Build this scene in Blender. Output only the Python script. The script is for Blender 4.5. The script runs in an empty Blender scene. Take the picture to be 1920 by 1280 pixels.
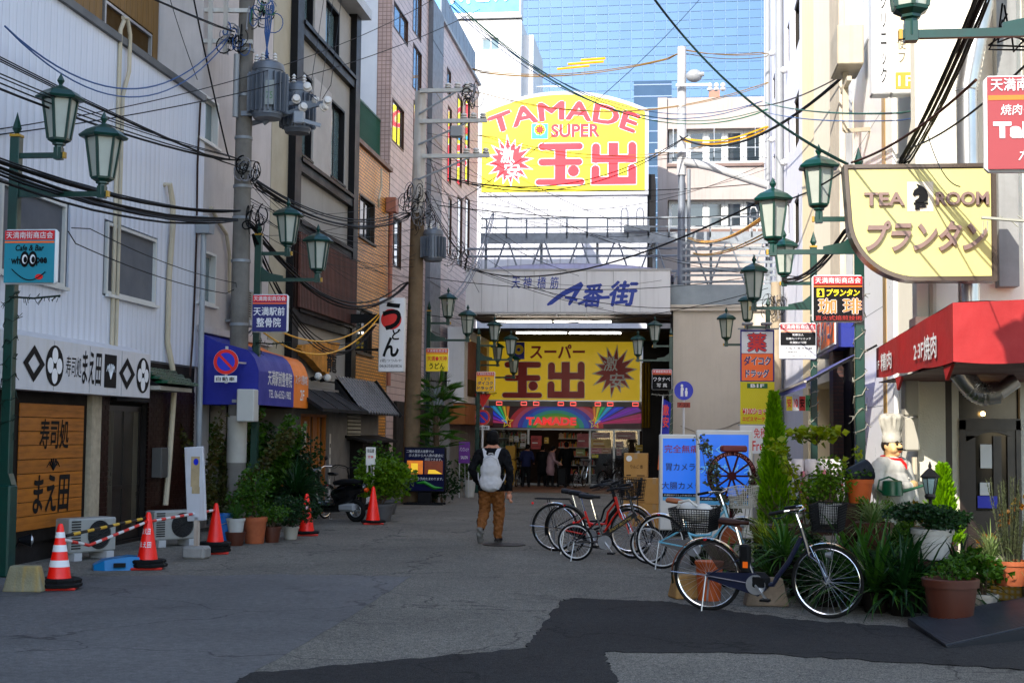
import bpy, math, random
from mathutils import Vector, Matrix
R = math.radians
S = bpy.context.scene
COL = S.collection
rnd = random.Random(7)
# ------------------------------------------------------------------ camera
FPX = 1920 * 50 / 36.0
CAM_Z = 1.7
ROLL = 0.010
_a1, _b1 = 310 / FPX, -175 / FPX           # street direction (+Y) lands at pixel (1270, 815)
_a = _a1 * math.cos(ROLL) - _b1 * math.sin(ROLL)
_b = _b1 * math.cos(ROLL) + _a1 * math.sin(ROLL)
PITCH = math.atan(-_b)
YAW = math.atan(_a * math.cos(PITCH))
_f = Vector((-math.sin(YAW) * math.cos(PITCH), math.cos(YAW) * math.cos(PITCH), math.sin(PITCH)))
_r0 = Vector((math.cos(YAW), math.sin(YAW), 0))
_u0 = _r0.cross(_f)
_r = _r0 * math.cos(ROLL) + _u0 * math.sin(ROLL)
_u = _u0 * math.cos(ROLL) - _r0 * math.sin(ROLL)
cam_d = bpy.data.cameras.new('camera')
cam_d.lens = 50; cam_d.sensor_width = 36; cam_d.clip_start = 0.1; cam_d.clip_end = 2000
cam = bpy.data.objects.new('camera', cam_d); COL.objects.link(cam)
_m = Matrix.Identity(4)
for _i in range(3):
    _m[_i][0] = _r[_i]; _m[_i][1] = _u[_i]; _m[_i][2] = -_f[_i]
_m[2][3] = CAM_Z
cam.matrix_world = _m
S.camera = cam
# ------------------------------------------------------------------ light
SUN_AZ, SUN_EL = 66.0, 33.0                  # light travels towards +X turned SUN_AZ towards +Y
w = bpy.data.worlds.new('World'); S.world = w; w.use_nodes = True
_n = w.node_tree.nodes; _l = w.node_tree.links; _n.clear()
sky = _n.new('ShaderNodeTexSky'); sky.sky_type = 'NISHITA'; sky.sun_disc = False
sky.sun_elevation = R(SUN_EL); sky.sun_rotation = R(270 - SUN_AZ); sky.altitude = 20
sky.air_density = 1.0; sky.dust_density = 0.8; sky.ozone_density = 1.0
bg = _n.new('ShaderNodeBackground'); bg.inputs[1].default_value = 0.15
wo = _n.new('ShaderNodeOutputWorld')
_l.new(sky.outputs[0], bg.inputs[0]); _l.new(bg.outputs[0], wo.inputs[0])
sun_d = bpy.data.lights.new('sun', 'SUN'); sun_d.energy = 2.6; sun_d.angle = R(0.53); sun_d.color = (1.0, 0.94, 0.85)
sun = bpy.data.objects.new('sun', sun_d); COL.objects.link(sun)
_d = Vector((math.cos(R(SUN_AZ)) * math.cos(R(SUN_EL)), math.sin(R(SUN_AZ)) * math.cos(R(SUN_EL)), -math.sin(R(SUN_EL))))
sun.rotation_euler = _d.to_track_quat('-Z', 'Y').to_euler()
S.view_settings.view_transform = 'Standard'; S.view_settings.look = 'None'
S.view_settings.exposure = 1.8; S.view_settings.gamma = 1.0
S.render.engine = 'CYCLES'
S.cycles.use_denoising = True
S.cycles.max_bounces = 6; S.cycles.transparent_max_bounces = 12
S.cycles.sample_clamp_indirect = 6.0
# ------------------------------------------------------------------ places: from the picture into the street
def gz(y):
    return 0.0 if y < 26 else -0.34 * min(1.0, (y - 26) / 29.0)
def ray(px, py):
    return _f + _r * ((px - 960) / FPX) + _u * ((640 - py) / FPX)
def PY(px, py, Y):
    d = ray(px, py); return Vector((0, 0, CAM_Z)) + d * (Y / d.y)
def PX(px, py, X):
    d = ray(px, py); return Vector((0, 0, CAM_Z)) + d * (X / d.x)
def PG(px, py):
    d = ray(px, py)
    z = 0.0
    for _ in range(6):
        p = Vector((0, 0, CAM_Z)) + d * ((z - CAM_Z) / d.z); z = gz(p.y)
    return p
def RX(x0, y0, x1, y1, X):
    """rectangle on a wall X = const: (Ya, Yb, zbottom, ztop); y0, y1 are read at the middle column"""
    xm = (x0 + x1) / 2; ym = (y0 + y1) / 2
    a = PX(x0, ym, X).y; b = PX(x1, ym, X).y
    return min(a, b), max(a, b), PX(xm, max(y0, y1), X).z, PX(xm, min(y0, y1), X).z
def RY(x0, y0, x1, y1, Y):
    xm = (x0 + x1) / 2; ym = (y0 + y1) / 2
    return PY(x0, ym, Y).x, PY(x1, ym, Y).x, PY(xm, max(y0, y1), Y).z, PY(xm, min(y0, y1), Y).z
# ------------------------------------------------------------------ materials
MATS = {}
def tone(c, p=1.22, s=1.18):
    g = sum(c) / 3; c = [max(.001, g + (x - g) * s) for x in c]; return tuple(x ** p for x in c)
def M(name, col=(.5, .5, .5), rough=.6, metal=0.0, var=.12, vs=2.0, bump=0.0, bs=60.0, streak=0.0, scol=(.06, .05, .045),
      spec=.5, emit=0.0, rand=0.0, coat=0.0, trans=0.0, ecol=None, raw=False):
    if name in MATS: return MATS[name]
    m = bpy.data.materials.new(name); m.use_nodes = True; MATS[name] = m
    nt = m.node_tree; N = nt.nodes; L = nt.links
    b = N['Principled BSDF']
    if not raw: col = tone(col)
    b.inputs['Roughness'].default_value = rough; b.inputs['Metallic'].default_value = metal
    if max(col) < .06 and rough > .35 and spec == .5: spec = .12          # matt blacks
    b.inputs['Specular IOR Level'].default_value = spec
    b.inputs['Coat Weight'].default_value = coat
    b.inputs['Transmission Weight'].default_value = trans
    c4 = (*col, 1)
    tc = N.new('ShaderNodeTexCoord')
    out = None
    if var > 0 or rand > 0 or streak > 0:
        n1 = N.new('ShaderNodeTexNoise'); n1.inputs['Scale'].default_value = vs; n1.inputs['Detail'].default_value = 8; n1.inputs['Roughness'].default_value = .65
        L.new(tc.outputs['Object'], n1.inputs['Vector'])
        mr = N.new('ShaderNodeMapRange'); mr.inputs[1].default_value = .3; mr.inputs[2].default_value = .7
        mr.inputs[3].default_value = 1 - var; mr.inputs[4].default_value = 1 + var * .6
        L.new(n1.outputs[0], mr.inputs[0]); val = mr.outputs[0]
        if rand > 0:
            oi = N.new('ShaderNodeObjectInfo')
            m2 = N.new('ShaderNodeMapRange'); m2.inputs[3].default_value = 1 - rand; m2.inputs[4].default_value = 1 + rand
            L.new(oi.outputs['Random'], m2.inputs[0])
            mm = N.new('ShaderNodeMath'); mm.operation = 'MULTIPLY'; L.new(val, mm.inputs[0]); L.new(m2.outputs[0], mm.inputs[1]); val = mm.outputs[0]
        vm = N.new('ShaderNodeVectorMath'); vm.operation = 'SCALE'; vm.inputs[0].default_value = col; L.new(val, vm.inputs['Scale'])
        out = vm.outputs[0]
        if streak > 0:
            mp = N.new('ShaderNodeMapping'); mp.inputs['Scale'].default_value = (7, 7, .5); L.new(tc.outputs['Object'], mp.inputs[0])
            n2 = N.new('ShaderNodeTexNoise'); n2.inputs['Scale'].default_value = 1.3; n2.inputs['Detail'].default_value = 6; L.new(mp.outputs[0], n2.inputs['Vector'])
            m3 = N.new('ShaderNodeMapRange'); m3.inputs[1].default_value = .5; m3.inputs[2].default_value = .78; m3.inputs[4].default_value = streak
            L.new(n2.outputs[0], m3.inputs[0])
            mx = N.new('ShaderNodeMix'); mx.data_type = 'RGBA'; L.new(m3.outputs[0], mx.inputs[0]); L.new(out, mx.inputs[6]); mx.inputs[7].default_value = (*scol, 1)
            out = mx.outputs[2]
        L.new(out, b.inputs['Base Color'])
        if rough > .15:
            rr = N.new('ShaderNodeMapRange'); rr.inputs[1].default_value = .3; rr.inputs[2].default_value = .7
            rr.inputs[3].default_value = min(1, rough * 1.18); rr.inputs[4].default_value = rough * .85
            L.new(n1.outputs[0], rr.inputs[0]); L.new(rr.outputs[0], b.inputs['Roughness'])
    else:
        b.inputs['Base Color'].default_value = c4
    if bump > 0:
        nb = N.new('ShaderNodeTexNoise'); nb.inputs['Scale'].default_value = bs; nb.inputs['Detail'].default_value = 4
        L.new(tc.outputs['Object'], nb.inputs['Vector'])
        bp = N.new('ShaderNodeBump'); bp.inputs['Strength'].default_value = bump; bp.inputs['Distance'].default_value = .01
        L.new(nb.outputs[0], bp.inputs['Height']); L.new(bp.outputs[0], b.inputs['Normal'])
    if emit > 0:
        b.inputs['Emission Color'].default_value = (*(ecol or col), 1); b.inputs['Emission Strength'].default_value = emit
    return m
def leaf_mat(name, col, col2, rough=.45, tr=.35):
    if name in MATS: return MATS[name]
    m = bpy.data.materials.new(name); m.use_nodes = True; MATS[name] = m
    nt = m.node_tree; N = nt.nodes; L = nt.links; b = N['Principled BSDF']
    g = N.new('ShaderNodeNewGeometry'); mx = N.new('ShaderNodeMix'); mx.data_type = 'RGBA'
    col, col2 = tone(col, 1.1), tone(col2, 1.1); b.inputs['Specular IOR Level'].default_value = .25
    L.new(g.outputs['Random Per Island'], mx.inputs[0]); mx.inputs[6].default_value = (*col, 1); mx.inputs[7].default_value = (*col2, 1)
    L.new(mx.outputs[2], b.inputs['Base Color']); b.inputs['Roughness'].default_value = rough
    t = N.new('ShaderNodeBsdfTranslucent'); L.new(mx.outputs[2], t.inputs[0])
    ms = N.new('ShaderNodeMixShader'); ms.inputs[0].default_value = tr
    L.new(b.outputs[0], ms.inputs[1]); L.new(t.outputs[0], ms.inputs[2]); L.new(ms.outputs[0], N['Material Output'].inputs[0])
    return m
def brick_mat(name, c1, c2, mortar, bw, bh, ms=.012, rough=.6, bump=.5, axis='xz', offs=.5, spec=.5):
    """small tiles and bricks too fine to build: colour and fine relief in the wall's own metres"""
    if name in MATS: return MATS[name]
    m = bpy.data.materials.new(name); m.use_nodes = True; MATS[name] = m
    nt = m.node_tree; N = nt.nodes; L = nt.links; b = N['Principled BSDF']; b.inputs['Roughness'].default_value = rough
    b.inputs['Specular IOR Level'].default_value = spec
    tc = N.new('ShaderNodeTexCoord'); sp = N.new('ShaderNodeSeparateXYZ'); cb = N.new('ShaderNodeCombineXYZ')
    L.new(tc.outputs['Object'], sp.inputs[0])
    if axis == 'xz':
        ad = N.new('ShaderNodeMath'); ad.operation = 'ADD'; L.new(sp.outputs[0], ad.inputs[0]); L.new(sp.outputs[1], ad.inputs[1])
        L.new(ad.outputs[0], cb.inputs[0]); L.new(sp.outputs[2], cb.inputs[1])
    else:
        L.new(sp.outputs[0], cb.inputs[0]); L.new(sp.outputs[1], cb.inputs[1])
    c1, c2, mortar = tone(c1), tone(c2), tone(mortar)
    t = N.new('ShaderNodeTexBrick'); t.offset = offs; L.new(cb.outputs[0], t.inputs['Vector'])
    t.inputs['Color1'].default_value = (*c1, 1); t.inputs['Color2'].default_value = (*c2, 1); t.inputs['Mortar'].default_value = (*mortar, 1)
    t.inputs['Scale'].default_value = 1; t.inputs['Mortar Size'].default_value = ms; t.inputs['Brick Width'].default_value = bw; t.inputs['Row Height'].default_value = bh
    n1 = N.new('ShaderNodeTexNoise'); n1.inputs['Scale'].default_value = 1.4; n1.inputs['Detail'].default_value = 7; L.new(tc.outputs['Object'], n1.inputs['Vector'])
    mr = N.new('ShaderNodeMapRange'); mr.inputs[1].default_value = .3; mr.inputs[2].default_value = .7; mr.inputs[3].default_value = .8; mr.inputs[4].default_value = 1.1; L.new(n1.outputs[0], mr.inputs[0])
    vm = N.new('ShaderNodeVectorMath'); vm.operation = 'SCALE'; L.new(t.outputs['Color'], vm.inputs[0]); L.new(mr.outputs[0], vm.inputs['Scale'])
    L.new(vm.outputs[0], b.inputs['Base Color'])
    bp = N.new('ShaderNodeBump'); bp.invert = True; bp.inputs['Strength'].default_value = bump; bp.inputs['Distance'].default_value = .008
    L.new(t.outputs['Fac'], bp.inputs['Height']); L.new(bp.outputs[0], b.inputs['Normal'])
    return m
# ------------------------------------------------------------------ mesh builder
def perp(d):
    d = d.normalized()
    a = Vector((0, 0, 1)) if abs(d.z) < .9 else Vector((1, 0, 0))
    u = d.cross(a).normalized(); return u, d.cross(u).normalized()
class MB:
    def __init__(s): s.v = []; s.f = []; s.mi = []; s.T = None
    def add(s, vs, fs, m=0):
        o = len(s.v)
        if s.T is not None: vs = [s.T @ Vector(p) for p in vs]
        s.v.extend([tuple(p) for p in vs]); s.f.extend([tuple(i + o for i in q) for q in fs]); s.mi.extend([m] * len(fs)); return s
    def box(s, x0, x1, y0, y1, z0, z1, m=0):
        return s.add([(x0, y0, z0), (x1, y0, z0), (x1, y1, z0), (x0, y1, z0), (x0, y0, z1), (x1, y0, z1), (x1, y1, z1), (x0, y1, z1)],
                     [(0, 3, 2, 1), (4, 5, 6, 7), (0, 1, 5, 4), (1, 2, 6, 5), (2, 3, 7, 6), (3, 0, 4, 7)], m)
    def cbox(s, c, sz, m=0):
        return s.box(c[0] - sz[0] / 2, c[0] + sz[0] / 2, c[1] - sz[1] / 2, c[1] + sz[1] / 2, c[2] - sz[2] / 2, c[2] + sz[2] / 2, m)
    def bbox(s, x0, x1, y0, y1, z0, z1, b=.01, m=0):
        """box with chamfered edges"""
        b = min(b, (x1 - x0) * .45, (y1 - y0) * .45, (z1 - z0) * .45)
        vs = []; idx = {}
        X = (x0, x1); Y = (y0, y1); Z = (z0, z1)
        for i in (0, 1):
            for j in (0, 1):
                for k in (0, 1):
                    sx, sy, sz = (1, -1)[i] * b, (1, -1)[j] * b, (1, -1)[k] * b
                    idx[i, j, k] = len(vs)
                    vs += [(X[i], Y[j] + sy, Z[k] + sz), (X[i] + sx, Y[j], Z[k] + sz), (X[i] + sx, Y[j] + sy, Z[k])]
        g = lambda i, j, k, a: idx[i, j, k] + a
        fs = [(g(0,0,0,0), g(0,0,1,0), g(0,1,1,0), g(0,1,0,0)), (g(1,0,0,0), g(1,1,0,0), g(1,1,1,0), g(1,0,1,0)),
              (g(0,0,0,1), g(1,0,0,1), g(1,0,1,1), g(0,0,1,1)), (g(0,1,0,1), g(0,1,1,1), g(1,1,1,1), g(1,1,0,1)),
              (g(0,0,0,2), g(0,1,0,2), g(1,1,0,2), g(1,0,0,2)), (g(0,0,1,2), g(1,0,1,2), g(1,1,1,2), g(0,1,1,2))]
        for j in (0, 1):
            for k in (0, 1): fs.append((g(0,j,k,1), g(1,j,k,1), g(1,j,k,2), g(0,j,k,2)))
        for i in (0, 1):
            for k in (0, 1): fs.append((g(i,0,k,0), g(i,1,k,0), g(i,1,k,2), g(i,0,k,2)))
        for i in (0, 1):
            for j in (0, 1): fs.append((g(i,j,0,0), g(i,j,1,0), g(i,j,1,1), g(i,j,0,1)))
        for i in (0, 1):
            for j in (0, 1):
                for k in (0, 1): fs.append((g(i,j,k,0), g(i,j,k,1), g(i,j,k,2)))
        return s.add(vs, fs, m)
    def tube(s, pts, r, n=8, closed=False, caps=True, m=0, ell=None):
        pts = [Vector(p) for p in pts]; k = len(pts)
        if not isinstance(r, (list, tuple)): r = [r] * k
        vs = []; fs = []; u = None
        for i in range(k):
            if closed: d = pts[(i + 1) % k] - pts[i - 1]
            else: d = pts[min(i + 1, k - 1)] - pts[max(i - 1, 0)]
            if d.length < 1e-9: d = Vector((0, 0, 1))
            d.normalize()
            if u is None: u, v = perp(d)
            else:
                u = u - d * u.dot(d)
                u = perp(d)[0] if u.length < 1e-6 else u.normalized()
                v = d.cross(u)
            for a in range(n):
                t = 2 * math.pi * a / n
                vs.append(pts[i] + u * (math.cos(t) * r[i]) + v * (math.sin(t) * r[i]))
        for i in range(k if closed else k - 1):
            j = (i + 1) % k
            for a in range(n):
                b = (a + 1) % n
                fs.append((i * n + a, i * n + b, j * n + b, j * n + a))
        if caps and not closed:
            fs.append(tuple(range(n))[::-1]); fs.append(tuple((k - 1) * n + a for a in range(n)))
        return s.add(vs, fs, m)
    def cyl(s, p0, p1, r0, r1=None, n=12, m=0, caps=True):
        return s.tube([p0, p1], [r0, r0 if r1 is None else r1], n, caps=caps, m=m)
    def bar(s, p0, p1, a, b=None, m=0, up=(0, 0, 1)):
        """square bar from p0 to p1, a wide, b deep"""
        b = a if b is None else b
        p0 = Vector(p0); p1 = Vector(p1); d = (p1 - p0).normalized(); up = Vector(up)
        if abs(d.dot(up)) > .98: up = Vector((0, 1, 0))
        x = d.cross(up).normalized(); y = x.cross(d)
        vs = []
        for p in (p0, p1):
            for sx, sy in ((-1, -1), (1, -1), (1, 1), (-1, 1)): vs.append(p + x * (sx * a / 2) + y * (sy * b / 2))
        return s.add(vs, [(0, 3, 2, 1), (4, 5, 6, 7), (0, 1, 5, 4), (1, 2, 6, 5), (2, 3, 7, 6), (3, 0, 4, 7)], m)
    def lathe(s, prof, n=20, c=(0, 0, 0), m=0, a0=0.0, caps=True):
        vs = []; fs = []
        for r, z in prof:
            for a in range(n):
                t = a0 + 2 * math.pi * a / n
                vs.append((c[0] + r * math.cos(t), c[1] + r * math.sin(t), c[2] + z))
        for i in range(len(prof) - 1):
            for a in range(n):
                b = (a + 1) % n
                fs.append((i * n + a, i * n + b, (i + 1) * n + b, (i + 1) * n + a))
        if caps:
            fs.append(tuple(range(n))[::-1]); fs.append(tuple((len(prof) - 1) * n + a for a in range(n)))
        return s.add(vs, fs, m)
    def prism(s, poly, y0, y1, m=0):
        """polygon in x,z (counter-clockwise seen from -y) extruded from y0 to y1"""
        n = len(poly)
        vs = [(x, y0, z) for x, z in poly] + [(x, y1, z) for x, z in poly]
        fs = [tuple(range(n)), tuple(range(2 * n - 1, n - 1, -1))]
        for i in range(n):
            j = (i + 1) % n; fs.append((i, i + n, j + n, j))
        return s.add(vs, fs, m)
    def prismx(s, poly, x0, x1, m=0):
        n = len(poly)
        vs = [(x0, y, z) for y, z in poly] + [(x1, y, z) for y, z in poly]
        fs = [tuple(range(n))[::-1], tuple(range(n, 2 * n))]
        for i in range(n):
            j = (i + 1) % n; fs.append((i, j, j + n, i + n))
        return s.add(vs, fs, m)
    def prismz(s, poly, z0, z1, m=0):
        n = len(poly)
        vs = [(x, y, z0) for x, y in poly] + [(x, y, z1) for x, y in poly]
        fs = [tuple(range(n))[::-1], tuple(range(n, 2 * n))]
        for i in range(n):
            j = (i + 1) % n; fs.append((i, j, j + n, i + n))
        return s.add(vs, fs, m)
    def ball(s, c, r, n=12, k=8, sc=(1, 1, 1), m=0):
        vs = []; fs = []
        for i in range(k + 1):
            p = math.pi * i / k
            for a in range(n):
                t = 2 * math.pi * a / n
                vs.append((c[0] + r * sc[0] * math.sin(p) * math.cos(t), c[1] + r * sc[1] * math.sin(p) * math.sin(t), c[2] - r * sc[2] * math.cos(p)))
        for i in range(k):
            for a in range(n):
                b = (a + 1) % n; fs.append((i * n + a, i * n + b, (i + 1) * n + b, (i + 1) * n + a))
        return s.add(vs, fs, m)
    def mesh(s, name, mats, smooth=False, ang=38):
        me = bpy.data.meshes.new(name); me.from_pydata(s.v, [], s.f)
        if not isinstance(mats, (list, tuple)): mats = [mats]
        for x in mats: me.materials.append(x)
        if len(mats) > 1: me.polygons.foreach_set('material_index', s.mi)
        if smooth:
            me.polygons.foreach_set('use_smooth', [True] * len(s.f))
            if ang < 180: me.set_sharp_from_angle(angle=R(ang))
        me.update(); return me
    def build(s, name, mats, parent=None, smooth=False, ang=38, stuff=False):
        o = bpy.data.objects.new(name, s.mesh(name, mats, smooth, ang)); COL.objects.link(o)
        if parent is not None: o.parent = parent
        if stuff: o['kind'] = 'stuff'
        return o
def thing(name, label, cat, loc=(0, 0, 0), rz=0.0, group=None):
    o = bpy.data.objects.new(name, None); COL.objects.link(o); o.empty_display_size = .2
    o.location = loc; o.rotation_euler = (0, 0, rz); o['label'] = label; o['category'] = cat
    if group: o['group'] = group
    return o
def tag(o, label, cat, group=None):
    o['label'] = label; o['category'] = cat
    if group: o['group'] = group
    return o
def struct(o): o['kind'] = 'structure'; return o
def piece(me, name, parent, loc=(0, 0, 0), rot=(0, 0, 0), sc=(1, 1, 1)):
    o = bpy.data.objects.new(name, me); COL.objects.link(o); o.parent = parent; o.location = loc; o.rotation_euler = rot; o.scale = sc
    return o
def copy_tree(o, parent=None):
    c = o.copy(); COL.objects.link(c); c.parent = parent
    for ch in o.children: copy_tree(ch, c)
    return c
# lettering: gathered here, turned into meshes in one go at the end
TXT = []
def text(body, parent, x0, x1, z0, z1, mat, y=-.004, bold=.0, shear=0.0, name='lettering', fn=None, vert=False, depth=0.0, rim=None, hv=0.0):
    """flat lettering filling the rectangle x0..x1, z0..z1 of the parent's front plane"""
    if any(ord(c) > 0x4dff for c in body) and not hv: hv, bold = bold * .7, 0.0      # dense characters: thickened by doubling, not by offset
    bold = min(bold, .03 if any(ord(c) > 0x2fff for c in body) else .06)
    TXT.append((body, parent, (x0, x1, z0, z1), mat, y, bold, shear, name, fn, vert, depth, hv))
    if rim: TXT.append((body, parent, (x0, x1, z0, z1), rim[0], y + .004, bold if hv else bold + rim[1], shear, 'lettering_outline', fn, vert, 0.0, hv + rim[1] * .8 if hv else 0))
def flush_text():
    cache = {}
    for t in TXT:
        k = (t[0], t[5], t[6], t[9])
        if k in cache: continue
        c = bpy.data.curves.new('tmp', 'FONT')
        c.body = '\n'.join(t[0]) if t[9] else t[0]
        c.resolution_u = 4; c.offset = t[5]; c.shear = t[6]
        if t[9]: c.align_x = 'CENTER'; c.space_line = 1.05
        o = bpy.data.objects.new('tmp', c); COL.objects.link(o); cache[k] = o
    bpy.context.view_layer.update()
    dg = bpy.context.evaluated_depsgraph_get()
    geo = {}
    for k, o in cache.items():
        me = bpy.data.meshes.new_from_object(o.evaluated_get(dg))
        vs = [tuple(v.co) for v in me.vertices]; fs = [tuple(p.vertices) for p in me.polygons]
        geo[k] = (vs, fs); bpy.data.meshes.remove(me)
    for o in cache.values():
        c = o.data; bpy.data.objects.remove(o); bpy.data.curves.remove(c)
    for body, parent, (x0, x1, z0, z1), mat, y, bold, shear, name, fn, vert, depth, hv in TXT:
        vs, fs = geo[(body, bold, shear, vert)]
        if not vs: continue
        ax = min(v[0] for v in vs); bx = max(v[0] for v in vs); az = min(v[1] for v in vs); bz = max(v[1] for v in vs); W_, H_ = max(1e-6, bx - ax), max(1e-6, bz - az)
        mb = MB()
        for i, (du, dq) in enumerate([(0, 0), (-1, 0), (1, 0), (0, 1), (0, -1)] if hv else [(0, 0)]):
            P = []
            for v in vs:
                u = (v[0] - ax + du * hv) / W_; q = (v[1] - az + dq * hv) / H_; yy = y - i * .0005
                P.append(fn(u, q, yy) if fn else (x0 + (x1 - x0) * u, yy, z0 + (z1 - z0) * q))
            k = len(mb.v); mb.add(P, fs)
            if depth > 0:
                n = len(P); mb.add([(p[0], p[1] + depth, p[2]) for p in P], []); cnt = {(q[i], q[(i + 1) % len(q)]) for q in fs for i in range(len(q))}
                sd = [(b + k, a + k, a + n + k, b + n + k) for (a, b) in cnt if (b, a) not in cnt]; mb.f.extend(sd); mb.mi.extend([0] * len(sd))
        mb.build(name, mat, parent)
# ------------------------------------------------------------------ common materials
MW = M('white_metal', (.72, .72, .72), .35, var=.06, streak=.15)
MALU = M('aluminium', (.55, .56, .58), .35, metal=.85, var=.08)
MSTEEL = M('galvanised_steel', (.29, .31, .33), .5, metal=.35, var=.2, vs=5)
MBLK = M('black_paint', (.02, .02, .022), .4, var=.2)
MBLKP = M('black_plastic', (.015, .015, .016), .5, var=.1)
MRUB = M('black_rubber', (.018, .018, .018), .75, var=.2)
MGRN = M('lamp_post_green', (.006, .055, .042), .35, var=.25, vs=6, streak=.15, scol=(.02, .05, .04))
MGOLD = M('gold_cap', (.45, .29, .06), .45, var=.15)
MFROST = M('frosted_glass', (.42, .44, .40), .35, var=.12, vs=5)
MGLASS = M('window_glass', (.035, .045, .05), .04, var=.0, spec=.9)
MGLASSB = M('pale_window_glass', (.16, .22, .24), .12, var=.25, vs=1.2, spec=.8)
MDARK = M('dark_opening', (.012, .012, .013), .8, var=0)
MWHT = M('sign_white', (.75, .75, .76), .4, var=.05, streak=.06)
MRED = M('sign_red', (.62, .03, .03), .4, var=.06)
MORG = M('sign_orange', (.85, .22, .02), .4, var=.06)
MYEL = M('sign_yellow', (.86, .68, .02), .45, var=.05)
MBLU = M('sign_blue', (.02, .05, .45), .4, var=.06)
MNAVY = M('sign_navy', (.02, .025, .16), .4, var=.08)
MINK = M('ink_black', (.012, .012, .014), .6, var=0)
MPAPER = M('paper', (.7, .69, .66), .7, var=.06)
MCONC = M('concrete', (.30, .29, .275), .85, var=.25, vs=3, bump=.35, bs=90, streak=.3)
MTERRA = M('terracotta', (.36, .13, .065), .75, var=.25, vs=6, bump=.2, bs=70)
MWOOD = M('dark_wood', (.045, .022, .014), .55, var=.3, vs=4)
MCABLE = M('cable_black', (.012, .012, .013), .55, var=0)
MBEIGE = M('beige_conduit', (.50, .45, .36), .5, var=.12, streak=.2)
MGREY = M('grey_plastic', (.33, .34, .35), .5, var=.1)
MCHROME = M('chrome', (.75, .75, .76), .15, metal=1.0, var=.05)
def window(parent, x0, x1, z0, z1, fm=None, gm=None, n=2, y=0.0, fw=.045, sill=True, rec=.06, name='window', hang=0.0):
    """a sliding window set in an opening of the wall; each pane is a piece of its own"""
    fm = fm or MALU; gm = gm or MGLASS
    b = MB(); ya, yb = y - .015, y + rec + .05
    b.box(x0, x0 + fw, ya, yb, z0, z1); b.box(x1 - fw, x1, ya, yb, z0, z1)
    b.box(x0 + fw, x1 - fw, ya, yb, z1 - fw, z1); b.box(x0 + fw, x1 - fw, ya, yb, z0, z0 + fw)
    o = b.build(name, fm, parent)
    wd = (x1 - x0 - 2 * fw) / n
    for i in range(n):
        g = MB(); yy = y + rec + (.02 if i % 2 else 0)
        a = x0 + fw + wd * i; c = a + wd; st = fw * .7
        g.box(a, c, yy, yy + .006, z0 + fw, z1 - fw, 0)
        for q in ((a, a + st), (c - st, c)): g.box(q[0], q[1], yy - .018, yy - .001, z0 + fw, z1 - fw, 1)
        g.box(a + st, c - st, yy - .017, yy - .002, z0 + fw, z0 + fw + st, 1); g.box(a + st, c - st, yy - .017, yy - .002, z1 - fw - st, z1 - fw, 1)
        g.build('pane', [gm, fm], o)
    if sill:
        MB().box(x0 - .04, x1 + .04, y - .07, y - .016, z0 - .045, z0 - .002).build('sill', fm, o)
    return o
def facade(b, x0, x1, z0, z1, ops=(), rec=.14, m=0):
    """front skin at y=0 with real openings and reveals; ops = (xa, xb, za, zb)"""
    xs = sorted({x0, x1, *[v for o in ops for v in o[:2] if x0 < v < x1]}); zs = sorted({z0, z1, *[v for o in ops for v in o[2:4] if z0 < v < z1]})
    for i in range(len(xs) - 1):
        for j in range(len(zs) - 1):
            cx = (xs[i] + xs[i + 1]) / 2; cz = (zs[j] + zs[j + 1]) / 2
            if any(o[0] < cx < o[1] and o[2] < cz < o[3] for o in ops): continue
            b.add([(xs[i], 0, zs[j]), (xs[i + 1], 0, zs[j]), (xs[i + 1], 0, zs[j + 1]), (xs[i], 0, zs[j + 1])], [(0, 1, 2, 3)], m)
    for o in ops:
        xa, xb, za, zb = o[:4]
        b.add([(xa, 0, za), (xb, 0, za), (xb, 0, zb), (xa, 0, zb), (xa, rec, za), (xb, rec, za), (xb, rec, zb), (xa, rec, zb)],
              [(0, 4, 5, 1), (1, 5, 6, 2), (2, 6, 7, 3), (3, 7, 4, 0), (4, 7, 6, 5)], m)
def shell(b, x0, x1, z0, z1, d, m=0):
    """the two sides, the back and the roof of a building behind its front skin"""
    b.add([(x0, 0, z0), (x1, 0, z0), (x1, 0, z1), (x0, 0, z1), (x0, d, z0), (x1, d, z0), (x1, d, z1), (x0, d, z1)],
          [(0, 3, 7, 4), (1, 5, 6, 2), (3, 2, 6, 7), (4, 7, 6, 5)], m)
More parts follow.
